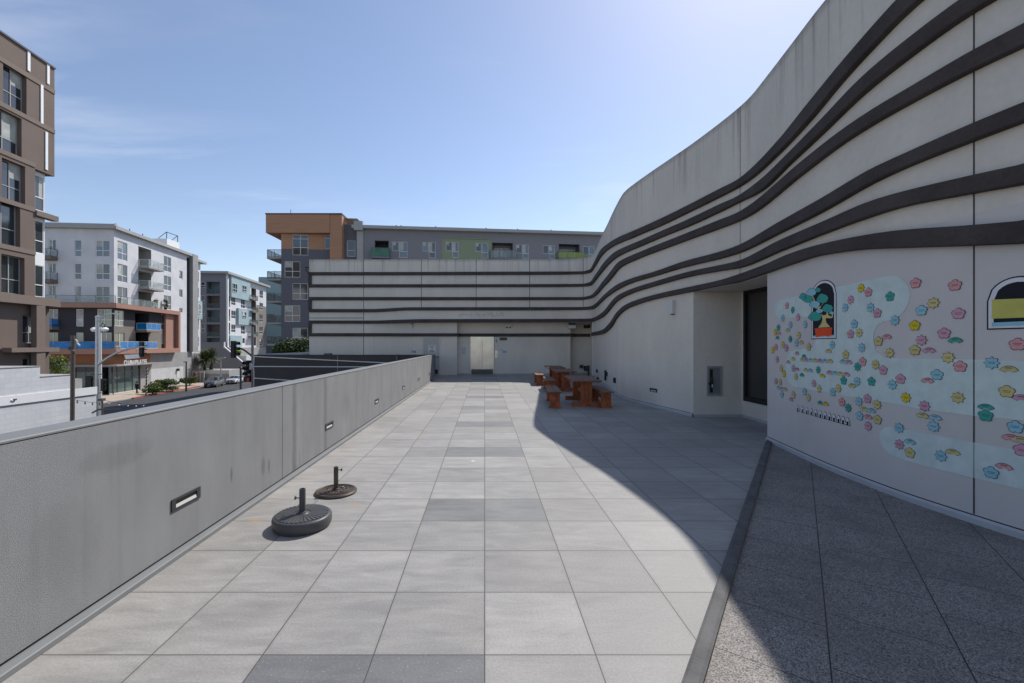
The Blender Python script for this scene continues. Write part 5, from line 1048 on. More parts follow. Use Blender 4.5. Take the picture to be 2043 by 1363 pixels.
for y0, y1 in ((595, 712), (730, 850), (870, 988), (1010, 1128), (1140, 1235)): r = RC(f3l, q4, 838, 966, y0, y1); h3.append((*r, 1.8, 'slate2', 'taupe' if y0 in (730, 1010) else 'teal2'))
for y0, y1 in ((595, 652), (728, 810), (868, 925), (1000, 1085)): r = RC(f3l, q4, 782, 820, y0, y1); h3.append((*r, .15, 'slate2', None)); w3.append((f3l, r, 'h'))
f3l.wall(g, 0, f3l.L, Z3b, Z3, 'slate2', h3); f3l.wall(g, 0, f3l.L, Z0, Z3b, 'pgrey'); f3.wall(g, 0, f3.L, Z0, Z3b, 'pgrey', [(1, f3.L * .45, Z0, Z0 + 3.2, 2, 'charcoal', 'black')])
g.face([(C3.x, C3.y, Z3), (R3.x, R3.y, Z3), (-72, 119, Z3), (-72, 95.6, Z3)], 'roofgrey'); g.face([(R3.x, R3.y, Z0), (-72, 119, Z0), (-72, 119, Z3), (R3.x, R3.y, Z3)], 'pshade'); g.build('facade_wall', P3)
for f, r, st in w3: f.window(P3, r, st)
for x0, x1, y0, y1, ws in ((1080, 1262, 560, 762, ((1090, 1134, 612, 696), (1185, 1224, 632, 692))), (1150, 1276, 862, 1014, ((1185, 1222, 886, 948),)), (1068, 1180, 1118, 1230, ())):
    r = RC(f3, q4, x0, x1, y0, y1, .5); g = MB(); f3.box(g, r[0], r[1], .01, .5, r[2], r[3], 'teal'); bx = g.build('box_bay', P3); ff = Fac(f3.P(0, .56, 0).xy, f3.P(f3.L, .56, 0).xy)
    for wv in ws: ff.window(bx, RC(f3, q4, *wv, .5), 'x', dep=.02)
g = MB(); f3.box(g, -.8, f3.L + .9, -.2, .8, Z3, Z3 + .5, 'cornice'); f3l.box(g, 0, f3l.L + .8, -.2, .8, Z3 + .002, Z3 + .5, 'cornice'); g.build('cornice', P3)
g = MB(); f3.box(g, .0, .45, .01, .35, Z3b - .2, f3.zof(452, 557), 'white'); g.build('white_fin', P3)
for yb in (712, 850, 988, 1128): r = RC(f3l, q4, 838, 966, yb - 60, yb); f3l.guard(P3, r[0], r[1], 0, -.05, r[2], rail='slate', glassm='guard_dark', sides=False)
for yb in (700, 840, 975, 1110): r = RC(f3, q4, 1036, 1066, yb - 45, yb); f3.guard(P3, r[0], r[1], 0, -.05, r[2], rail='slate', glassm='guard', sides=False)
for yb in (768, 886, 1005, 1125): r = RC(f3, q4, 1270, 1322, yb - 50, yb, .8); f3.balcony(P3, r[0], r[1], r[2], 1.2, th=.2, m='taupe', glassm='guard_dark')
g = MB(); f3l.box(g, f3l.L - 8.5, f3l.L + 1.0, .01, 2.0, Z3b - 1.6, Z3b, 'pgrey'); f3.box(g, -2, 3.0, .01, 1.5, Z3b - 1.6, Z3b, 'pgrey'); g.build('podium', P3); f3l.guard(P3, f3l.L - 8.5, f3l.L + .8, 0, 1.9, Z3b, sides=False, name='terrace_guard', rail='slate')
g = MB()
for Ys_, a_, b_ in ((92.0, (444.5, 683, 694), (494, 732)), (94.0, (451, 683, 693), (495.5, 726))):
    xa, xb = PX(a_[0], Ys_), PX(b_[0], Ys_); xk = xa + .1; z1_, z2_, z3_ = PZ(a_[1], Ys_), PZ(a_[2], Ys_), PZ(b_[1], Ys_)
    g.prism([(xa - 4.5, Ys_, Z0), (xb, Ys_, Z0), (xb, Ys_, z3_), (xk + .25, Ys_, z2_), (xk + .25, Ys_, z1_), (xa - 4.5, Ys_, z1_)], (0, .2, 0), 'slate2')
g.build('stair_wall', P3); g = MB()
for Ys_, a_, b_ in ((91.95, (444.5, 683, 694), (494, 732)), (93.95, (451, 683, 693), (495.5, 726))):
    xa, xb = PX(a_[0], Ys_) + .35, PX(b_[0], Ys_); z1_, z2_, z3_ = PZ(a_[1], Ys_), PZ(a_[2], Ys_), PZ(b_[1], Ys_)
    g.prism([(xa, Ys_, z2_ - .02), (xb, Ys_, z3_ - .02), (xb, Ys_, z3_ + .2), (xa, Ys_, z2_ + .22)], (0, .3, 0), 'white'); g.box(xa - .2, xa + .001, Ys_, Ys_ + .3, z2_ - .1, z1_ + .05, 'white')
g.build('stair_handrail', P3)
g = MB(); f3.box(g, 4, 11, .01, 1.6, f3.zof(492, 718), f3.zof(492, 714.5), 'offwhite'); cp = g.build('shop_canopy', P3)
# --- teal block beyond
P4 = empty('apartment_block', (-62, 128, Z0), 'dark teal apartment block seen between the white block and the orange topped one', 'building')
f4 = Fac((-66, 128), (-46, 130)); Z4 = f4.zof(540, 553); g = MB(); h4 = []; w4 = []
for y0, y1 in ((700, 805), (910, 1010), (1135, 1200)): r = RC(f4, q4, 1425, 1500, y0, y1); h4.append((*r, .15, 'teal2', None)); w4.append(r)
f4.wall(g, 0, f4.L, Z0, Z4, 'teal2', h4, [(0, f4.L, Z0, f4.zof(540, 688), 'slate')]); g.face([(-66, 128, Z4), (-46, 130, Z4), (-46, 145, Z4), (-66, 145, Z4)], 'roofgrey'); g.build('facade_wall', P4)
for r in w4: f4.window(P4, r, 'v', frame='steel_dark')
# --- orange topped block and its long grey wing
C5 = Vector((PX(561, 61), 61)); D5_ = Vector((PX(713, 62), 62)); P5 = empty('apartment_block', (C5.x, C5.y, Z0), 'dark grey apartment block with orange timber clad top storey and corner balconies', 'building')
f5 = Fac(C5, D5_); ZT = f5.zof(600, 430.5); h5 = []; w5 = []; g = MB()
for x0, x1, y0, y1, st in ((303, 433, 283, 452, 'xt'), (568, 622, 288, 401, 't'), (238, 367, 502, 634, 'x'), (303, 430, 683, 817, 'x'), (238, 367, 865, 1000, 'x'), (303, 430, 1050, 1180, 'x'), (238, 367, 1240, 1375, 'x')): r = RC(f5, q7, x0, x1, y0, y1); h5.append((*r, .12, 'slate', None)); w5.append((r, st))
r = RC(f5, q7, 752, 822, 330, 463); h5.append((*r, .12, 'slate', None)); w5.append((r, 'h'))
zo = f5.zof(600, 497); uo1, uo2 = f5.uof(q7(630, 0)[0]), f5.uof(q7(731, 0)[0])
f5.wall(g, 0, uo2, Z0, ZT - .2, 'slate', h5, [(0, uo1, zo, ZT, 'orange'), (uo1, uo2, f5.zof(690, 517) - 9, ZT, 'orange')]); f5.wall(g, uo2, f5.L, Z0, f5.zof(700, 448), 'slate', h5)
fs = Fac((C5.x, 84), (C5.x, 61)); fs.wall(g, 0, fs.L, Z0, ZT - .2, 'slate', [], [(0, fs.L, zo, ZT, 'orange')]); g.face([(C5.x, 61, ZT - .2), (D5_.x, 61.9, ZT - .2), (D5_.x, 84, ZT - .2), (C5.x, 84, ZT - .2)], 'roofgrey'); xr = f5.P(uo2, 0, 0).x
g.face([(xr, 61.9, 10), (xr, 84, 10), (xr, 84, ZT), (xr, 61.9, ZT)], 'orange'); g.build('facade_wall', P5)
for r, st in w5: f5.window(P5, r, st, frame='offwhite')
g = MB(); zb = f5.zof(535, 464, .35); ox = PX(530, 60.6); g.box(ox, f5.P(uo1, 0, 0).x, 60.64, 69, zb, ZT, 'orange'); g.box(f5.P(uo1, 0, 0).x + .001, xr, 60.74, 61.8, f5.zof(690, 517) - 8, ZT - .001, 'orange'); g.box(ox - .06, xr + .06, 60.58, 69.1, ZT, ZT + .18, 'slate'); g.build('overhanging_crown', P5)
for yr, ys in ((395, 462), (578, 642), (760, 826), (940, 1006), (1128, 1182)):
    z = f5.zof(545, q7(0, ys)[1]); g = MB(); bx0 = PX(q7(93, 0)[0], 61.2); g.prism([(bx0, 61.2, z - .25), (C5.x - .003, 61.2, z - .25), (C5.x - .003, 66, z - .25), (bx0, 66, z - .25)], (0, 0, .25), 'pgrey')
    o = g.build('balcony', P5); fb = Fac((bx0, 61.2), (C5.x - .003, 61.2)); fb.guard(o, 0.03, fb.L - .02, -4.7, -.03, z, glassm='guard_dark', rail='steel_dark', gap=1.1)
    g = MB(); zc = z; g.box(bx0 + 1.2, bx0 + 1.7, 63, 63.5, zc, zc + .45, 'black'); g.box(bx0 + 1.2, bx0 + 1.25, 63, 63.5, zc + .45, zc + .9, 'black'); g.build('garden_chair', o)
g = MB(); p = f5.P(f5.uof(572), -2, 0); g.tube([(p.x, p.y, ZT), (p.x - .15, p.y, ZT + 1.4)], .04, 'steel_dark', 5); g.build('aerial', P5)
E6, D6_ = Vector((PX(712, 61.6), 61.6)), Vector((PX(1300, 66.4), 66.4))
P6 = empty('apartment_wing', (E6.x, E6.y, Z0), 'long grey apartment wing with sage green bay, seen above the back wall', 'building')
f6 = Fac(E6, D6_); Z6 = f6.zof(730, 457.5); h6 = []; w6 = []; g = MB()
for x0, x1, x2, y0, y1, y2 in ((390, 438, 503, 198, 268, 318), (617, 662, 715, 202, 270, 322), (793, 840, 888, 200, 268, 318), (1018, 1062, 1112, 207, 272, 322), (1325, 1370, 1418, 220, 285, 328), (1525, 1570, 1615, 225, 290, 328), (1828, 1872, 1915, 232, 300, 330)):
    ra_, rb_ = RC(f6, q8, x0, x1, y0, y1), RC(f6, q8, x1 + 2, x2, y0, y2); h6 += [(*ra_, .12, 'slate2', None), (*rb_, .12, 'slate2', None)]; w6 += [(ra_, ''), (rb_, 'h')]
rc = [RC(f6, q8, 256, 361, 190, 322), RC(f6, q8, 1142, 1298, 207, 330), RC(f6, q8, 1645, 1802, 217, 330)]
for i, r in enumerate(rc): h6.append((*r, 1.6, 'slate', 'black' if i == 0 else 'slate2'))
rg = RC(f6, q8, 765, 1138, 178, 326)
f6.wall(g, 0, f6.L, Z0, Z6, 'slate2', h6, [(rg[0], rg[1], rg[2] - 6, rg[3], 'sage'), (0, .9, Z0, Z6, 'cornice')]); f6.box(g, 0, .9, .01, .12, Z0, Z6, 'cornice')
g.face([f6.P(0, 0, Z6), f6.P(f6.L, 0, Z6), f6.P(f6.L, -16, Z6), f6.P(0, -16, Z6)], 'roofgrey'); g.build('facade_wall', P6)
for r, st in w6: f6.window(P6, r, st, frame='offwhite', pane='glass_sky' if int(r[0]) % 2 else 'glass')
for r in rc[1:]:
    fbk = Fac(f6.P(0, -1.5, 0).xy, f6.P(f6.L, -1.5, 0).xy); fbk.window(P6, (r[0] + .5, r[1] - .3, r[2], r[3] - .5), 'v', dep=.02)
for i, (x0, x1, yt, yb, gm) in enumerate(((232, 370, 248, 322, 'guard_green'), (1128, 1322, 265, 330, 'guard'), (1635, 1836, 280, 332, 'guard_lime'))):
    r = RC(f6, q8, x0, x1, yt, yb, .8); f6.balcony(P6, r[0], r[1], r[2] + .1, 1.3, th=.15, m='slate2', glassm=gm, rail='slate', h=r[3] - r[2] - .1)
g = MB(); f6.box(g, -.6, f6.L, -.2, .7, Z6, Z6 + .42, 'cornice'); f6.box(g, -.3, .9, -.2, .71, Z6 - .3, Z6 + .95, 'cornice'); f6.box(g, rg[0], rg[1], .005, .12, rg[3], rg[3] + .12, 'sage'); g.build('roof_edge', P6)
r = RC(f6, q8, 795, 952, 70, 108); g = MB(); f6.box(g, r[0], r[1], -5, -1.5, Z6, r[3], 'white'); g.build('stair_house', P6)
for x in (415, 452, 715, 1100, 1340, 1595):
    u = f6.uof(q8(x, 0)[0]); p = f6.P(u, -.6, 0); g = MB(); g.tube([(p.x, p.y, Z6 + .4), (p.x, p.y, Z6 + .85)], .09, 'slate', 6); g.build('vent_pipe', P6)
p = f5.P(f5.L - 1.6, -1.5, 0); g = MB(); g.tube([(p.x, p.y, f5.zof(700, 448)), (p.x, p.y, f5.zof(700, 439))], .06, 'slate', 5); g.build('vent_pipe', P5)
# --- brown tower at the left edge, its street side runs away from the viewer
A7, B7 = Vector((-30.9, 31.5)), Vector((-30.2, 18)); P7 = empty('apartment_tower', (A7.x, A7.y, Z0), 'brown stucco apartment tower with deep window bays and white vertical strips at the left edge', 'building')
f7 = Fac(A7, B7); Z7 = f7.zof(107, 137.5); zst = f7.zof(107, 352); g = MB(); h7 = []; w7 = []
def RR(x0, x1, ytl, ybl): pass
for q, x0, x1, y0, y1 in ((q1, 20, 172, 314, 575), (q1, -60, 140, 590, 858), (q1, 12, 163, 920, 1178), (q2, -60, 125, -60, 208), (q2, 8, 152, 281, 514)):
    a, b = q(x0, y0), q(x1, y1); ue, ub2 = sorted((f7.uof(b[0]), f7.uof(a[0]))); z1_ = f7.zof((a[0] + b[0]) / 2, a[1]); z0_ = f7.zof((a[0] + b[0]) / 2, b[1])
    ub2 = min(ub2, ue + 2.6)
    for sh_ in (0, 3.9, 7.8):
        if ub2 + sh_ < f7.L - .3: h7.append((ue + sh_, ub2 + sh_, z0_, z1_, .42, 'brown', None)); w7.append((ue + sh_, ub2 + sh_, z0_, z1_))
fl_top = zst; u8 = f7.uof(70); pat = []
f7.wall(g, u8, f7.L, f7.zof(50, 590), Z7, 'brown', h7); f7.wall(g, 0, u8, zst, Z7, 'brown', []); g.face([f7.P(u8, 0, f7.zof(50, 590)), f7.P(u8, -.36, f7.zof(50, 590)), f7.P(u8, -.36, zst), f7.P(u8, 0, zst)], 'brown')
f7b = Fac(f7.P(-.0, -.35, 0).xy, f7.P(f7.L, -.35, 0).xy); ww = []
for x0, x1, y0, y1, q in ((225, 286, 1010, 1236, q1), (215, 271, 65, 265, q2), (215, 271, 340, 535, q2)):
    a, b = q(x0, y0), q(x1, y1); v0, v1 = sorted((f7b.uof(b[0]), f7b.uof(a[0]))); xm = (a[0] + b[0]) / 2; ww.append((v0, v1, f7b.zof(xm, b[1]), f7b.zof(xm, a[1])))
f7b.wall(g, .35, u8 + .3, f7.zof(90, 605), zst, 'white', [(*r, .1, 'white', None) for r in ww])
g.face([f7.P(0, 0, zst), f7.P(0, -14, zst), f7.P(0, -14, Z7), f7.P(0, 0, Z7)], 'brown'); g.face([f7b.P(.35, 0, Z0), f7b.P(.35, -14, Z0), f7b.P(.35, -14, zst), f7b.P(.35, 0, zst)], 'white')
g.face([f7.P(0, 0, Z7), f7.P(f7.L, 0, Z7), f7.P(f7.L, -14, Z7), f7.P(0, -14, Z7)], 'roofgrey'); g.face([f7.P(0, 0, zst), f7.P(u8, 0, zst), f7.P(u8, -.4, zst), f7.P(0, -.4, zst)], 'brown')
zl0, zl1 = f7.zof(50, 607), f7.zof(50, 590)
lo = []; 
for y0, y1 in ((650, 820), (915, 1100)):
    a, b = q2(140, y0), q2(246, y1); v0, v1 = sorted((f7b.uof(b[0]), f7b.uof(a[0]))); lo.append((v0, v1, f7b.zof(60, b[1]), f7b.zof(60, a[1])))
f7b.wall(g, 0, f7.L, Z0, zl0, 'brown', [(*r, .3, 'brown', None) for r in lo]); g.build('facade_wall', P7)
for (a, b, c, d) in w7:
    fq = Fac(f7.P(0, -.30, 0).xy, f7.P(f7.L, -.30, 0).xy); fq.window(P7, (a, b, c, d), 'x', frame='cornice', dep=.06, pane='glass', fw=.05)
for r in ww: f7b.window(P7, r, 'h', dep=.08, fw=.05)
for r in lo: f7b.window(P7, r, 'x', dep=.25, frame='cornice', fw=.05, pane='glass')
g = MB(); f7.box(g, -.2, f7.L, -.9, .25, zl0, zl1, 'brown_lite'); f7.box(g, -.2, u8 + .0, -.34, .12, f7.zof(95, 437), f7.zof(95, 427), 'brown_lite'); f7.box(g, -.05, 3.3, -.3, .3, f7.zof(85, 702), f7.zof(85, 693.5), 'brown_lite'); g.build('floor_ledge', P7)
g = MB()
for k_, yy in enumerate((148, 232.6, 322, 413, 500.7)): z = f7.zof(50, yy); g = MB(); f7.box(g, 0 if k_ < 2 else u8, f7.L, .004, .05, z - .15, z + .15, 'brown_lite'); g.build('string_course', P7)
g = MB(); f7.box(g, -.02, f7.L, -.3, .10, Z7, Z7 + .12, 'slate'); g.build('coping', P7)
for x, y0, y1 in ((183, 195, 330), (309, 280, 415), (268, 420, 670), (298, 725, 970)):
    a = q1(x, y0); b = q1(x, y1); u = f7.uof(a[0]); g = MB(); f7.box(g, u - .09, u + .09, .005, .06, f7.zof(a[0], b[1]), f7.zof(a[0], a[1]), 'white'); g.build('white_strip', P7)
g = MB(); p = f7.P(1.05, .05, 0); g.box(p.x - .2, p.x + .2, p.y - .5, p.y + .1, Z0, zl0, 'brown_lite'); g.build('column', P7)
# --- white painted block wall nearer by
XW = -18.6; wt = [(10, 18.35, -.75 + HC - .16), (18.35, 19.9, HC - 1.355), (19.9, 21.0, HC - 2.40)]
bw = empty('block_wall_building', (XW, 15, Z0), 'low white painted concrete block building with stepped top beyond the parapet', 'building'); g = MB()
for y0, y1, z in wt: g.box(XW - 6, XW, y0, y1 - .002, Z0 - .1, z, 'blockwall')
g.build('wall', bw); g = MB()
for y0, y1, z in wt: g.box(XW - 6.02, XW + .02, y0, y1 - .002, z, z + .03, 'concrete')
g.build('coping', bw); g = MB(); g.box(XW + .003, XW + .05, 10, 21, -.65, -.30, 'white'); g.build('painted_stripe', bw)
p = (XW, 17.4); g = MB(); zz = HC - (796.5 - CY) / F * 17.4; g.box(XW, XW + .10, 17.25, 17.35, zz - .03, zz + .03, 'bronze'); g.box(XW, XW + .08, 17.17, 17.25, zz - .04, zz + .0, 'white'); tag(g.build('flood_lamp', origin=(XW, 17.3, zz)), 'tiny lamp fixed to the white block wall', 'lamp')

# ------------------------------------------------------------------ vegetation
def crown(name, c, rx, ry, rz, n, leaf, m, parent=None, seed=1, lumps=9, mats=None):
    rr = random.Random(seed); g = MB(); L_ = []
    for k in range(lumps):
        a = rr.uniform(0, 2 * math.pi); q = rr.uniform(.1, .75); L_.append((Vector((math.cos(a) * q * rx, math.sin(a) * q * ry, rr.uniform(-.6, .75) * rz)), rr.uniform(.28, .55)))
    for i in range(n):
        lc, lr = L_[i % lumps]; d = Vector((rr.gauss(0, 1), rr.gauss(0, 1), rr.gauss(0, 1))).normalized() * rr.random() ** .4
        p = Vector(c) + lc + Vector((d.x * rx * lr, d.y * ry * lr, d.z * rz * lr)); s = leaf * rr.uniform(.6, 1.4)
        u = Vector((rr.gauss(0, 1), rr.gauss(0, 1), rr.gauss(0, 1))).normalized(); v = u.cross(Vector((rr.gauss(0, 1), rr.gauss(0, 1), rr.gauss(0, 1)))).normalized()
        g.face([p - u * s, p - v * s * .5, p + u * s, p + v * s * .5], rr.choice(mats) if mats else m)
    return g.build(name, parent, origin=None if parent else c)
def bush(x, y, rx, ry, h, label, m='leaf', z=-5.33, seed=1, n=700, leaf=.10, group=None, mats=None, name='trimmed_bush'):
    r = empty(name, (x, y, z), label, 'shrub', group); crown('foliage', (x, y, z + h * .58), rx, ry, h * .5, n, leaf, m, r, seed, 12, mats)
    g = MB(); rr = random.Random(seed)
    for k in range(4): g.tube([(x, y, z), (x + rr.uniform(-.3, .3) * rx, y + rr.uniform(-.3, .3) * ry, z + h * .5)], .03, 'bark', 5)
    g.build('stem', r); return r
for i, (px, Y, rx, h, lb) in enumerate(((309, 62.5, 1.55, 1.35, 'rounded trimmed bush by the red kerb, nearest the walking person'), (332, 66.5, 1.0, 1.5, 'small bush with pink blossom between the two rounded bushes'), (348, 66.5, 1.9, 1.6, 'wide rounded trimmed bush, middle of the row before the white block wall'), (392, 76, 1.9, 1.5, 'low rounded bush just behind the dark grey car bonnet'))):
    bush(PX(px, Y) - (1.2 if i != 0 else .4), Y, rx, rx * .9, h, lb, 'leaf', seed=20 + i, n=2600, leaf=.12, group='bushes along the red kerb', mats=['leaf', 'leaf_dark', 'leaf_lite'] if i != 1 else ['leaf', 'blossom', 'leaf_lite'])
bush(PX(389, 79), 79, 1.3, 1.2, 3.1, 'thin leafless looking shrub with red buds by the pavement corner', seed=31, n=350, leaf=.07, mats=['bark', 'blossom', 'leaf'], name='thin_shrub')
bush(PX(452, 88), 88, 3.0, 1.4, 1.8, 'yellow green hedge behind the silver car', seed=33, n=1400, leaf=.13, mats=['leaf_lite', 'leaf'], name='hedge')
bush(PX(408, 84), 84, 1.8, 1.4, 2.2, 'dark leafy shrub behind the dark grey car roof', seed=34, n=800, leaf=.12, mats=['leaf', 'leaf_dark', 'leaf_lite'], name='shrub')
bush(PX(115, 40), 40, 1.25, 1.0, 2.3, 'bushy yellow green shrub between the brown tower and the shop sign', seed=35, n=1500, leaf=.10, mats=['leaf_lite', 'leaf', 'leaf_lite', 'leaf_dark'], z=PZ(753, 40) - .3, name='planter_shrub')
g = MB(); x, y = PX(118, 40), 40; zt = PZ(753, 40) - .2; g.box(x - 1.6, x + 1.0, 38.8, 41.2, -5.4, zt, 'concrete'); tag(g.build('raised_planter', origin=(x, y, -5.4)), 'tall concrete planter under the yellow green shrub', 'planter')
bush(PX(474, 94), 94, .85, .6, 1.0, 'bright lime green shrub behind the hanging traffic signal', seed=36, n=900, leaf=.13, mats=['leaf_lime'], z=PZ(709.5, 94), name='lime_shrub')
g = MB(); x = PX(474, 94); g.box(x - 2.2, x + 2.4, 93, 95, -5.4, PZ(709, 94), 'offwhite'); tag(g.build('raised_planter', origin=(x, 94, -5.4)), 'pale planter wall under the lime green shrub', 'planter')
def tree(name, x, y, z, h, rx, rz, label, seed, n=3500, leaf=.16, mats=None):
    r = empty(name, (x, y, z), label, 'tree'); g = MB(); rr = random.Random(seed); top = Vector((x, y, z + h - rz * 1.2)); g.tube([(x, y, z), (x + .1, y, z + (h - 2 * rz) * .5), tuple(top)], [.22, .17, .12], 'bark', 8)
    for k in range(6): a = k * 1.05; g.tube([tuple(top), tuple(top + Vector((math.cos(a) * rx * .35, math.sin(a) * rx * .35, rz * .5))), tuple(top + Vector((math.cos(a) * rx * .7, math.sin(a) * rx * .7, rz * .9)))], [.09, .06, .03], 'bark', 5)
    g.build('trunk', r); crown('crown', (x, y, z + h - rz), rx, rx, rz, n, leaf, 'leaf', r, seed, 16, mats or ['leaf_dark', 'leaf', 'leaf_dark']); return r
tree('evergreen_tree', PX(585, 42), 42, -5.33, PZ(672, 42) + 5.33, 2.1, 1.5, 'dark evergreen tree in front of the grey block, left of the striped wall', 41, 4200, .15)
def spiky(name, x, y, z, h, rad, label, seed, n=300):
    r = empty(name, (x, y, z), label, 'tree', 'spiky palms by the entrance'); rr = random.Random(seed); g = MB(); g.tube([(x, y, z), (x + .1, y, z + h * .5), (x, y, z + h)], [.34, .24, .22], 'bark', 8); g.build('trunk', r); g = MB(); c = Vector((x, y, z + h))
    for k in range(n):
        a = rr.uniform(0, 6.283); e = rr.uniform(-.5, 1.35); d = Vector((math.cos(a) * math.cos(e), math.sin(a) * math.cos(e), math.sin(e))); s = Vector((-math.sin(a), math.cos(a), 0)) * .07; L2 = rad * rr.uniform(.75, 1.1)
        m_ = c + d * L2 * .55 + Vector((0, 0, -.05)); t = c + d * L2 + Vector((0, 0, -.18 * L2)); o_ = c + d * .15; g.face([o_ - s * .6, m_ - s, t, m_ + s, o_ + s * .6], 'yucca')
    g.build('fronds', r)
Zb = PZ(738, 84)
spiky('spiky_palm', PX(408, 84), 84, Zb, 1.9, 2.7, 'left spiky palm with a dark trunk in the raised bed by the entrance', 5)
spiky('spiky_palm', PX(421, 85), 85, Zb, 2.3, 2.7, 'right spiky palm of the pair in the raised bed by the entrance', 6)
g = MB(); x = PX(420, 84); g.box(x - 3.4, x + 4.2, 82.9, 88, -5.4, Zb, 'concrete'); g.box(x - 3.42, x + 4.22, 82.85, 82.899, Zb - .7, Zb - .0, 'offwhite'); tag(g.build('raised_planter', origin=(x, 84, -5.4)), 'long pale raised bed holding the two spiky palms', 'planter')
g = MB(); x = PX(384, 81.9); x2 = PX(407, 81.9)
for k in range(4): q = x + (x2 - x) * k / 3; g.box(q - .05, q + .05, 81.9, 82, -5.35, -3.45, 'offwhite')
g.box(x - .1, x2 + .1, 81.85, 82, -3.45, -3.3, 'offwhite'); g.box(x, x2, 81.94, 81.97, -5.35, -3.45, 'glass_teal'); tag(g.build('glass_entrance', origin=(x, 81.9, -5.4)), 'small white framed glass entrance behind the dark grey car', 'door')
# plants and things on the big terrace of the pale block
for k, (u, lb) in enumerate(((8.4, 'small yellow green potted plant on the pale block terrace'), (11.0, 'taller wispy potted plant on the pale block terrace'))):
    p = fr.P(u, .45, ZLED); r = empty('potted_plant', p, lb, 'plant'); g = MB(); g.lathe(p, [(.0, .002), (.2, .002), (.26, .4), (.22, .4), (0, .36)], 'black', 10); g.build('pot', r); crown('foliage', p + Vector((0, 0, 1.0)), .5, .4, .7, 260, .11, 'leaf', r, 50 + k, 6, ['leaf_lite', 'leaf'] if k == 0 else ['leaf', 'leaf_dark'])

# ------------------------------------------------------------------ street furniture
def rod(pts, r, m, n=8): g = MB(); g.tube(pts, r, m, n); return g
def headbox(root, c, d, hs=3, m='black', back=True, name='signal_head'):
    """three lens signal facing direction d (plan)"""
    d = Vector((d[0], d[1], 0)).normalized(); s = Vector((-d.y, d.x, 0)); c = Vector(c); g = MB(); g.obox(c - s * .17 - d * .1 - Vector((0, 0, .52)), s * .34, d * .2, (0, 0, 1.04), m)
    if back: g.obox(c - s * .27 - d * .02 - Vector((0, 0, .64)), s * .54, d * .03, (0, 0, 1.28), m)
    o = g.build(name, root)
    for k in range(hs):
        q = c + Vector((0, 0, .33 - .33 * k)); h = MB(); n = 10; pts = []
        for w in (.10, .34):
            for i in range(n + 1): a = math.pi * (i / n) * 1.25 - .125 * math.pi; pts.append(q + d * w + s * math.cos(a) * .14 + Vector((0, 0, math.sin(a) * .14)))
        h.mesh(pts, [(i, i + 1, n + 2 + i, n + 1 + i) for i in range(n)], m); h.build('visor', o)
        h = MB(); h.face([q + d * .105 + s * math.cos(a) * .11 + Vector((0, 0, math.sin(a) * .11)) for a in [2 * math.pi * i / 12 for i in range(12)]], ['redlamp', 'bronze', 'guard_green'][k] if False else 'glass_dark'); h.build('lens', o)
    return o
Ys = 37.0; xs = PX(194, Ys); r = empty('signal_mast', (xs, Ys, -5.33), 'galvanised street light mast with curved signal arm, blank white sign and black traffic signals', 'traffic light')
zt = PZ(633, Ys); rod([(xs, Ys, -5.33), (xs, Ys, zt)], [.17, .13], 'galv', 12).build('pole', r); g = MB(); g.lathe((xs, Ys, zt), [(.17, 0), (.17, .06), (.05, .14), (0, .15)], 'galv', 12); g.build('pole_cap', r)
rod([(xs + .1, Ys, PZ(641, Ys)), (PX(203, Ys), Ys, PZ(634, Ys)), (PX(212, Ys), Ys, PZ(628, Ys)), (PX(222, Ys), Ys, PZ(625.7, Ys)), (PX(232, Ys), Ys, PZ(626, Ys))], .05, 'galv').build('lamp_arm', r)
g = MB(); x = PX(231, Ys); g.prism([(x - .15, Ys - .13, PZ(627, Ys)), (x + .32, Ys - .08, PZ(628.6, Ys)), (x + .32, Ys + .08, PZ(628.6, Ys)), (x - .15, Ys + .13, PZ(627, Ys))], (0, 0, .1), 'galv'); g.tube([(x, Ys, PZ(627, Ys) + .1), (x, Ys, PZ(627, Ys) + .18)], .05, 'galv', 8); g.build('lamp_head', r)
rod([(xs + .1, Ys, PZ(727, Ys)), (PX(215, Ys), Ys, PZ(714, Ys)), (PX(235, Ys), Ys, PZ(703, Ys)), (PX(255, Ys), Ys, PZ(696, Ys)), (PX(275, Ys), Ys, PZ(693, Ys)), (PX(291, Ys), Ys, PZ(691.7, Ys))], [.11, .10, .09, .08, .07, .05], 'galv', 10).build('signal_arm', r)
g = MB(); g.prism([(PX(248.8, Ys), Ys - .05, PZ(708.2, Ys)), (PX(276.8, Ys), Ys - .05, PZ(706.5, Ys)), (PX(279.3, Ys), Ys - .05, PZ(714.5, Ys)), (PX(251.5, Ys), Ys - .05, PZ(717, Ys))], (0, .04, 0), 'white'); sg = g.build('street_sign', r)
g = MB()
for px_ in (255, 272): g.tube([(PX(px_, Ys), Ys - .03, PZ(707, Ys)), (PX(px_, Ys), Ys - .03, PZ(696, Ys))], .02, 'galv', 5)
g.build('hanger', sg); headbox(r, (PX(278, Ys), Ys + .25, PZ(697, Ys)), (.2, 1))
headbox(r, (PX(178.5, Ys), Ys, PZ(765, Ys)), (-.25, 1)); headbox(r, (PX(206, Ys), Ys, PZ(768, Ys)), (1, .15), back=False)
g = MB(); 
for zz in (PZ(747, Ys), PZ(784, Ys)): g.tube([(PX(180, Ys), Ys, zz), (PX(207, Ys), Ys, zz)], .03, 'black', 6)
g.build('signal_bracket', r); g = MB(); g.box(xs - .55, xs - .18, Ys - .2, Ys + .1, PZ(791, Ys) - .4, PZ(778, Ys), 'galv'); g.build('control_box', r)
Yg = 40.0; xg = PX(200.3, Yg); r = empty('globe_lamp', (xg, Yg, -5.33), 'pale street lamp with two hanging white globes behind the signal mast', 'street lamp')
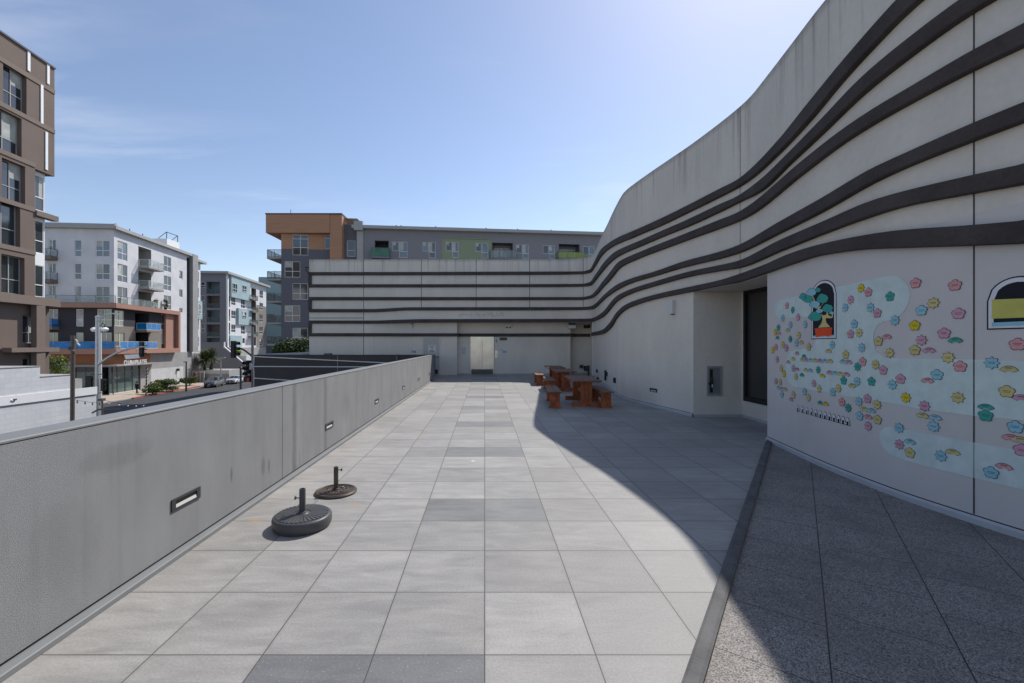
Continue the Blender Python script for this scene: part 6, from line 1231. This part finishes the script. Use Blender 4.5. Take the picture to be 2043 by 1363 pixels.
rod([(xg, Yg, -5.33), (xg, Yg, PZ(652, Yg))], [.13, .08], 'offwhite', 10).build('pole', r); rod([(PX(189, Yg), Yg, PZ(648, Yg)), (PX(195, Yg), Yg, PZ(644.5, Yg)), (PX(200, Yg), Yg, PZ(652, Yg)), (PX(205, Yg), Yg, PZ(644.5, Yg)), (PX(209, Yg), Yg, PZ(648, Yg))], .03, 'black', 6).build('cross_arm', r)
for px_ in (188.5, 209):
    g = MB(); x = PX(px_, Yg); z = PZ(657.5, Yg); g.lathe((x, Yg, z), [(0, -.23), (.15, -.20), (.27, -.08), (.30, .03), (.22, .14), (.1, .2), (0, .21)], 'white', 16); o = g.build('globe', r); g = MB(); g.lathe((x, Yg, z), [(.08, .2), (.1, .26), (.05, .3), (.02, .45), (0, .46)], 'black', 10); g.build('globe_cap', o)
Yp = 17.0; x0 = PX(144.5, Yp); r = empty('camera_pole', (x0, Yp, -5.33), 'dark bronze pole with angled cameras in front of the white block wall', 'pole')
rod([(x0 - .03, Yp, -5.33), (x0 + .02, Yp, PZ(669.5, Yp))], [.075, .072], 'bronze', 12).build('pole', r)
for (ax, ay, bx, by) in ((152, 679, 161, 684), (153.5, 684, 165, 691)):
    g = MB(); A, B = Vector((PX(ax, Yp), Yp - .05, PZ(ay, Yp))), Vector((PX(bx, Yp), Yp - .15, PZ(by, Yp))); g.obox(A, B - A, (0, .06, 0), (.0, 0, .045), 'galv'); g.tube([(x0, Yp, A.z - .02), tuple(A)], .015, 'bronze', 5); g.build('bullet_camera', r)
for px_, py_ in ((141.5, 695.5), (148.5, 702.5)): g = MB(); g.lathe((PX(px_, Yp), Yp - .05, PZ(py_, Yp)), [(0, -.07), (.05, -.05), (.065, 0), (.06, .05), (.02, .09), (0, .1)], 'bronze', 12); g.build('dome_camera', r)
# string lights strung past the pole
def string(name, P, nb, label, white, seed):
    r = empty(name, P[0], label, 'string lights'); g = MB(); A, B = Vector(P[0]), Vector(P[1]); sag = P[2]; pts = [A.lerp(B, t / 16) - Vector((0, 0, sag * 4 * (t / 16) * (1 - t / 16))) for t in range(17)]; g.tube(pts, .007, 'black', 5); g.build('wire', r)
    for k in range(nb):
        t = (k + .6) / nb; q = A.lerp(B, t) - Vector((0, 0, sag * 4 * t * (1 - t))); g = MB(); g.tube([q, q - Vector((0, 0, .05))], .018, 'black', 8); o = g.build('socket', r); g = MB(); g.lathe(q - Vector((0, 0, .115)), [(0, 0), (.025, .01), (.034, .035), (.02, .06), (.012, .068)], white, 10); g.build('bulb', o)
string('string_lights', ((x0, Yp, PZ(797, Yp)), (PX(204, 19), 19, PZ(804, 19)), .03), 4, 'short run of dark string lights between the bronze pole and the signal mast', 'bronze', 1)
string('string_lights', ((PX(205, 19), 19, PZ(798, 19)), (PX(292, 24), 24, PZ(806, 24)), .10), 5, 'string of small white bulbs over the road, left part of the street', 'white', 2)
g = MB(); g.tube([(PX(204, 19), 19, -5.33), (PX(204, 19), 19, PZ(795, 19))], .035, 'bronze', 8); g.box(PX(199, 19), PX(207, 19), 18.9, 19.1, PZ(800, 19), PZ(795, 19), 'bronze'); tag(g.build('string_light_post', origin=(PX(204, 19), 19, -5.33)), 'thin bronze post carrying the string lights at the end of the white wall', 'post')
g = MB(); a = Vector((PX(184, 9), 9, PZ(824, 9))); g.tube([a, a + Vector((.12, 0, .07)), a + Vector((.5, .1, .06))], .018, 'steel_dark', 6); tag(g.build('cable_bracket', origin=a), 'thin dark bracket rising just over the parapet edge', 'bracket')
# right-hand signal by the dark wall
Yr = 27.0; xr_ = PX(503.8, Yr); r = empty('signal_mast', (xr_, Yr, -5.33), 'blue grey signal pole at the left end of the dark wall with black curved arm', 'traffic light')
rod([(xr_, Yr, -5.33), (xr_, Yr, PZ(652, Yr))], [.10, .075], 'slate2', 10).build('pole', r)
rod([(xr_, Yr, PZ(712, Yr)), (PX(497, Yr), Yr, PZ(705.5, Yr)), (PX(488, Yr), Yr, PZ(699, Yr)), (PX(478, Yr), Yr, PZ(694.5, Yr)), (PX(468, Yr), Yr, PZ(693.3, Yr)), (PX(458, Yr), Yr, PZ(692.5, Yr))], [.07, .06, .055, .05, .045, .04], 'black', 8).build('signal_arm', r)
def smallhead(c, k, d=(1, -.4)): o = headbox(r, c, d); return o
headbox(r, (PX(468, Yr), Yr - .1, PZ(695.5, Yr) - .05), (1, .1), back=False)
headbox(r, (PX(496.5, Yr), Yr, PZ(736, Yr)), (-.5, -.8), back=False)
for px_ in (502, 508.5):
    g = MB(); c = Vector((PX(px_, Yr), Yr - .15, PZ(731, Yr))); g.prism([c + Vector((math.cos(a) * .10, 0, math.sin(a) * .22)) for a in [2 * math.pi * i / 14 for i in range(14)]], (0, .03, 0), 'pshade'); g.build('round_sign', r)
g = MB(); g.bbox(PX(489, Yr), PX(502, Yr), Yr - .2, Yr + .15, PZ(762, Yr), PZ(751, Yr), 'black', .02); o = g.build('pedestrian_signal', r); g = MB(); g.box(PX(495.5, Yr), PX(500.5, Yr), Yr - .21, Yr - .201, PZ(761, Yr), PZ(754, Yr), 'redlamp'); g.build('red_hand', o); g = MB(); g.box(PX(491, Yr), PX(501.5, Yr), Yr - .2, Yr + .15, PZ(749.5, Yr), PZ(745, Yr), 'slate2'); g.build('bracket', r)
Yq = 45.0; x = PX(480.2, Yq); r = empty('bollard_lamp', (x, Yq, -5.33), 'dark green post with a thin top in front of the silver car', 'post'); rod([(x, Yq, -5.33), (x, Yq, PZ(735, Yq))], .10, 'pole_dark', 10).build('post', r); g = MB(); g.lathe((x, Yq, PZ(735, Yq)), [(.15, 0), (.17, .08), (.10, .16), (0, .18)], 'pole_dark', 12); g.build('cap', r)
Yl = 66.0; x = PX(371.5, Yl); r = empty('street_lamp', (x, Yl, -5.33), 'black street lamp post between bushes in front of the white block wall', 'street lamp'); rod([(x, Yl, -5.33), (x, Yl, PZ(723, Yl))], [.14, .09], 'pole_dark', 8).build('pole', r); g = MB(); g.box(x - .35, x + .12, Yl - .12, Yl + .12, PZ(723, Yl), PZ(721.4, Yl), 'pole_dark'); g.build('lamp_head', r)
Yl = 78.0; x = PX(440.5, Yl); r = empty('street_lamp', (x, Yl, -5.33), 'grey street lamp with a long flat head behind the dark grey car', 'street lamp'); rod([(x, Yl, -5.33), (x, Yl, PZ(720, Yl))], [.13, .09], 'galv', 8).build('pole', r); g = MB(); A, B = Vector((PX(434, Yl), Yl - .3, PZ(716.5, Yl))), Vector((PX(447, Yl), Yl, PZ(714, Yl))); g.obox(A, B - A, (0, .6, 0), (0, 0, .1), 'galv'); g.tube([(x, Yl, PZ(720, Yl)), (x, Yl, PZ(715.5, Yl))], .06, 'galv', 6); g.build('lamp_head', r)
Yv = 60.5; x = PX(291.5, Yv); r = empty('wrapped_post', (x, Yv, -5.33), 'thin post wrapped in white lights on the pavement beside the walking person', 'post'); rod([(x, Yv, -5.33), (x + .1, Yv, PZ(733, Yv))], .09, 'bark', 8).build('post', r); g = MB(); H_ = PZ(733, Yv) + 5.33; g.tube([(x + .1 * k / 60 + .12 * math.cos(k * .9), Yv + .12 * math.sin(k * .9), -5.2 + H_ * .97 * k / 60) for k in range(61)], .022, 'white', 4); g.build('light_wrap', r)
g = MB(); x = PX(319, 68); g.tube([(x, 68, -5.33), (x, 68, -4.4)], .05, 'pole_dark', 6); g.box(x - .2, x + .2, 67.9, 68.1, -4.4, -4.15, 'pole_dark'); tag(g.build('path_light', origin=(x, 68, -5.33)), 'short dark post light among the bushes', 'lamp')
u = fr.uof(355); g = MB(); fr.box(g, u - .35, u + .35, .02, .05, fr.zof(355, 754), fr.zof(355, 743), 'offwhite'); fr.box(g, u - .45, u - .1, .02, .35, fr.zof(353, 740), fr.zof(353, 735.5), 'black'); g.build('wall_plaque', P1)
for i, (px_, Y) in enumerate(((476.5, 92), (486, 92))):
    g = MB(); x = PX(px_, Y); g.box(x - .3, x + .3, Y - .3, Y + .3, -5.4, PZ(748, Y), 'offwhite'); g.box(x - .34, x + .34, Y - .34, Y + .34, PZ(748, Y), PZ(747, Y), 'concrete'); tag(g.build('gate_pier', origin=(x, Y, -5.4)), ('left' if i == 0 else 'right') + ' pale gate pier behind the silver car', 'pier')

# ------------------------------------------------------------------ cars
def car(name, x, y, rz, label, paint, suv):
    r = empty(name, (0, 0, 0), label, 'car', 'cars parked by the kerb'); Lc = 4.6 if suv else 4.75; wd = .92
    if suv: prof = [(-2.3, .55, .80, .80), (-2.22, .38, .95, .98), (-1.6, .3, 1.02, 1.08), (-1.05, .28, 1.06, 1.16), (-.35, .28, 1.08, 1.62), (.2, .28, 1.08, 1.70), (1.2, .28, 1.10, 1.68), (1.75, .3, 1.12, 1.55), (2.15, .36, 1.12, 1.2), (2.3, .5, .95, .97)]
    else: prof = [(-2.37, .45, .62, .62), (-2.28, .28, .74, .78), (-1.6, .22, .86, .92), (-.95, .2, .90, .99), (-.15, .2, .92, 1.38), (.4, .2, .92, 1.45), (1.1, .2, .94, 1.38), (1.75, .22, .96, 1.08), (2.25, .3, .92, 1.02), (2.37, .45, .80, .82)]
    def ring(p, off=0):
        t, zb, zl, zt = p; e = .86 if abs(t) > 2.2 else .96 if abs(t) > 2.0 else 1; w = wd * e + off; wt = (w * .70 if zt - zl > .3 else w * .88); zt += off
        h = [(w * .88, zb), (w, zb + .12), (w, zl - .12), (w * .97, zl), (wt + (w - wt) * .12, zl + (zt - zl) * .88), (wt * .8, zt), (0, zt + .01)]
        return [Vector((a, t, b)) for a, b in h] + [Vector((-a, t, b)) for a, b in h[:-1][::-1]]
    g = MB(); rings = [ring(p) for p in prof]; n = 13; v = [q for R_ in rings for q in R_]
    g.mesh(v, [(i * n + k, i * n + (k + 1) % n, (i + 1) * n + (k + 1) % n, (i + 1) * n + k) for i in range(len(prof) - 1) for k in range(n)], paint, True); g.face(rings[0][::-1], paint); g.face(rings[-1], paint)
    body = g.build('body', r)
    ro = [ring(p, .012) for p in prof]
    def win(name_, i0, i1, ks):
        g = MB()
        for i in range(i0, i1):
            for k in ks:
                a, b, c, d = ro[i][k], ro[i][k + 1], ro[i + 1][k + 1], ro[i + 1][k]; m_ = (a + b + c + d) / 4; g.face([q.lerp(m_, .07) for q in (a, b, c, d)], 'glass_dark')
        g.build(name_, r)
    win('windscreen', 3, 4, (4, 5, 6, 7)); win('rear_window', 7 if suv else 6, 8 if suv else 7, (4, 5, 6, 7)); win('side_window', 3, 7, (3,)); win('side_window', 3, 7, (8,))
    for sx in (-1, 1):
        for t in (-1.45, 1.4):
            rad = .36 if suv else .33; g = MB(); c = Vector((sx * (wd - .11), t, rad))
            def disc(r0, r1, x0_, x1_, m_):
                P_ = [(r0, x0_), (r1, x0_), (r1, x1_), (r0, x1_)]; nn_ = 24; vv = [c + Vector((sx * h, q * math.cos(2 * math.pi * k / nn_), q * math.sin(2 * math.pi * k / nn_))) for q, h in P_ for k in range(nn_)]
                g.mesh(vv, [(i * nn_ + k, i * nn_ + (k + 1) % nn_, (i + 1) * nn_ + (k + 1) % nn_, (i + 1) * nn_ + k) for i in range(3) for k in range(nn_)], m_)
            disc(.0, rad, -.1, .12, 'tyre'); w = g.build('wheel', r); g = MB(); disc(.0, rad * .68, .0, .126, 'rim'); 
            g.build('rim', w)
            for k in range(5): 
                a = 2 * math.pi * k / 5; g = MB(); q = c + Vector((sx * .128, 0, 0)); g.prism([q + Vector((0, math.cos(a + b) * q_, math.sin(a + b) * q_)) for b, q_ in ((.25, .10), (.45, rad * .6), (-.15 + .95, rad * .6), (.95, .10))], (sx * .001, 0, 0), 'tyre') if k < 5 else None
                if k == 0: gg = g
                else: gg.v, gg.f, gg.m, gg.sm = gg.v + g.v, gg.f + [tuple(i_ + len(gg.v) for i_ in f_) for f_ in g.f], gg.m + g.m, gg.sm + g.sm
            gg.build('rim_gaps', w)
        g = MB(); zl = prof[1][2]; g.prism([(sx * .42, prof[0][0] - .02, zl - .16), (sx * .80, prof[0][0] + .10, zl - .16), (sx * .84, prof[0][0] + .14, zl - .02), (sx * .45, prof[0][0] - .0, zl - .04)], (0, .05, 0), 'offwhite'); g.build('headlight', r)
        g = MB(); g.box(sx * .55 - .2, sx * .55 + .2, prof[-1][0] - .03, prof[-1][0] + .02, prof[-1][2] - .1, prof[-1][2] + .05, 'redlamp'); g.build('tail_light', r)
        g = MB(); g.bbox(sx * (wd + .08) - .09, sx * (wd + .08) + .09, -.95, -.78, prof[4][2] - .0, prof[4][2] + .16, paint, .02); g.build('mirror', r)
    g = MB(); g.box(-.42, .42, prof[0][0] - .03, prof[0][0] + .03, .5, .72, 'black'); g.build('grille', r); g = MB(); g.box(-.2, .2, prof[0][0] - .045, prof[0][0] - .031, .5, .6, 'white'); g.build('number_plate', r)
    r.location = (x, y, -5.452); r.rotation_euler = (0, 0, R(rz)); return r
car('parked_car', PX(424, 74.5) + .1, 74.8, 13, 'dark grey parked estate car nearest the red kerb', 'car_grey', True)
car('parked_car', PX(466, 81) + .0, 81.5, 10, 'silver parked saloon car behind the dark grey one', 'car_silver', False)

# ------------------------------------------------------------------ the person walking past the shop
def skinmesh(name, joints, edges, radii, m, parent, sub=2):
    me = bpy.data.meshes.new(name); me.from_pydata([Vector(j) for j in joints], edges, []); me.materials.append(MT[m]); o = bpy.data.objects.new(name, me); COL.objects.link(o)
    md = o.modifiers.new('s', 'SKIN'); md.use_smooth_shade = True
    for i, rd in enumerate(radii): me.skin_vertices[0].data[i].radius = (rd, rd) if not isinstance(rd, tuple) else rd
    me.skin_vertices[0].data[0].use_root = True; o.modifiers.new('u', 'SUBSURF').levels = sub; bpy.context.view_layer.update()
    m2 = bpy.data.meshes.new_from_object(o.evaluated_get(bpy.context.evaluated_depsgraph_get())); bpy.data.objects.remove(o); m2.materials.clear(); m2.materials.append(MT[m])
    o = bpy.data.objects.new(name, m2); COL.objects.link(o); o.parent = parent; return o
def person(x, y, rz, label):
    r = empty('person', (0, 0, 0), label, 'person')
    J = [(0, 0, .93), (0, .01, 1.15), (0, .04, 1.36), (0, .03, 1.48), (0, .05, 1.56), (0, .06, 1.68), (.18, .03, 1.40), (.24, .12, 1.14), (.20, .30, 1.02), (.19, .38, 1.0), (-.18, .03, 1.40), (-.24, -.06, 1.13), (-.22, .10, .92), (-.21, .16, .86),
         (.09, 0, .90), (.10, .20, .50), (.10, .26, .09), (.10, .40, .04), (-.09, 0, .90), (-.10, -.10, .48), (-.10, -.36, .12), (-.10, -.28, .03)]
    E = [(0, 1), (1, 2), (2, 3), (3, 4), (4, 5), (2, 6), (6, 7), (7, 8), (8, 9), (2, 10), (10, 11), (11, 12), (12, 13), (0, 14), (14, 15), (15, 16), (16, 17), (0, 18), (18, 19), (19, 20), (20, 21)]
    Rr = [.13, .125, .15, .06, .055, .095, .065, .05, .035, .03, .065, .05, .035, .03, .09, .065, .045, .04, .09, .065, .045, .04]
    for hx, hy, hz in ((.19, .38, 1.0), (-.21, .16, .86)):
        b = J.index((hx, hy, hz))
        for k in range(5):
            o_ = (k - 2) * .017; J.append((hx + o_, hy + .045, hz - .01)); J.append((hx + o_ * 1.2, hy + .085 - .01 * abs(k - 2), hz - .035)); n = len(J); E += [(b, n - 2), (n - 2, n - 1)]; Rr += [.009, .008]
    body = skinmesh('body', J, E, Rr, 'skin', r)
    skinmesh('jacket', [J[i] for i in (1, 2, 3, 6, 7, 8, 10, 11, 12, 0)], [(9, 0), (0, 1), (1, 2), (1, 3), (3, 4), (4, 5), (1, 6), (6, 7), (7, 8)], [.155, .175, .08, .09, .068, .05, .09, .068, .05, .16], 'cloth_black', r)
    skinmesh('trousers', [(0, 0, .95), J[14], J[15], J[16], J[18], J[19], J[20]], [(0, 1), (1, 2), (2, 3), (0, 4), (4, 5), (5, 6)], [.145, .115, .085, .068, .115, .085, .068], 'cloth_black', r)
    skinmesh('hair', [(0, .03, 1.70), (0, .02, 1.77), (0, 0, 1.66)], [(0, 1), (0, 2)], [.108, .07, .08], 'black', r)
    for s_ in (-1, 1): skinmesh('shoe', [(s_ * .10, (.26 if s_ > 0 else -.37), .06), (s_ * .10, (.40 if s_ > 0 else -.26), .04)], [(0, 1)], [.06, .05], 'black', r)
    g = MB(); g.lathe((.0, .155, 1.665), [(.02, -.02), (.0, .0)], 'skin', 8)
    for q in kids(r): pass
    r.location = (x, y, -5.325); r.rotation_euler = (0, 0, R(rz)); return r
pw = person(PX(273.5, 62.6), 62.6, 75, 'person in dark clothes walking along the pavement past the shop front')
bp_ = empty('backpack', (0, 0, 0), 'black backpack worn by the walking person', 'backpack'); g = MB(); g.bbox(-.15, .15, -.30, -.12, 1.08, 1.48, 'cloth_black', .04); o = g.build('bag', bp_)
g = MB(); g.tube([(-.1, -.14, 1.45), (-.1, -.02, 1.54), (-.1, .17, 1.35), (-.1, .1, 1.12)], .014, 'offwhite', 5); g.build('strap', bp_); g = MB(); g.tube([(.1, -.14, 1.45), (.1, -.02, 1.54), (.1, .17, 1.35), (.1, .1, 1.12)], .014, 'offwhite', 5); g.build('strap', bp_)
bp_.location = pw.location; bp_.rotation_euler = pw.rotation_euler
# things outside a bay: more buildings to close the street
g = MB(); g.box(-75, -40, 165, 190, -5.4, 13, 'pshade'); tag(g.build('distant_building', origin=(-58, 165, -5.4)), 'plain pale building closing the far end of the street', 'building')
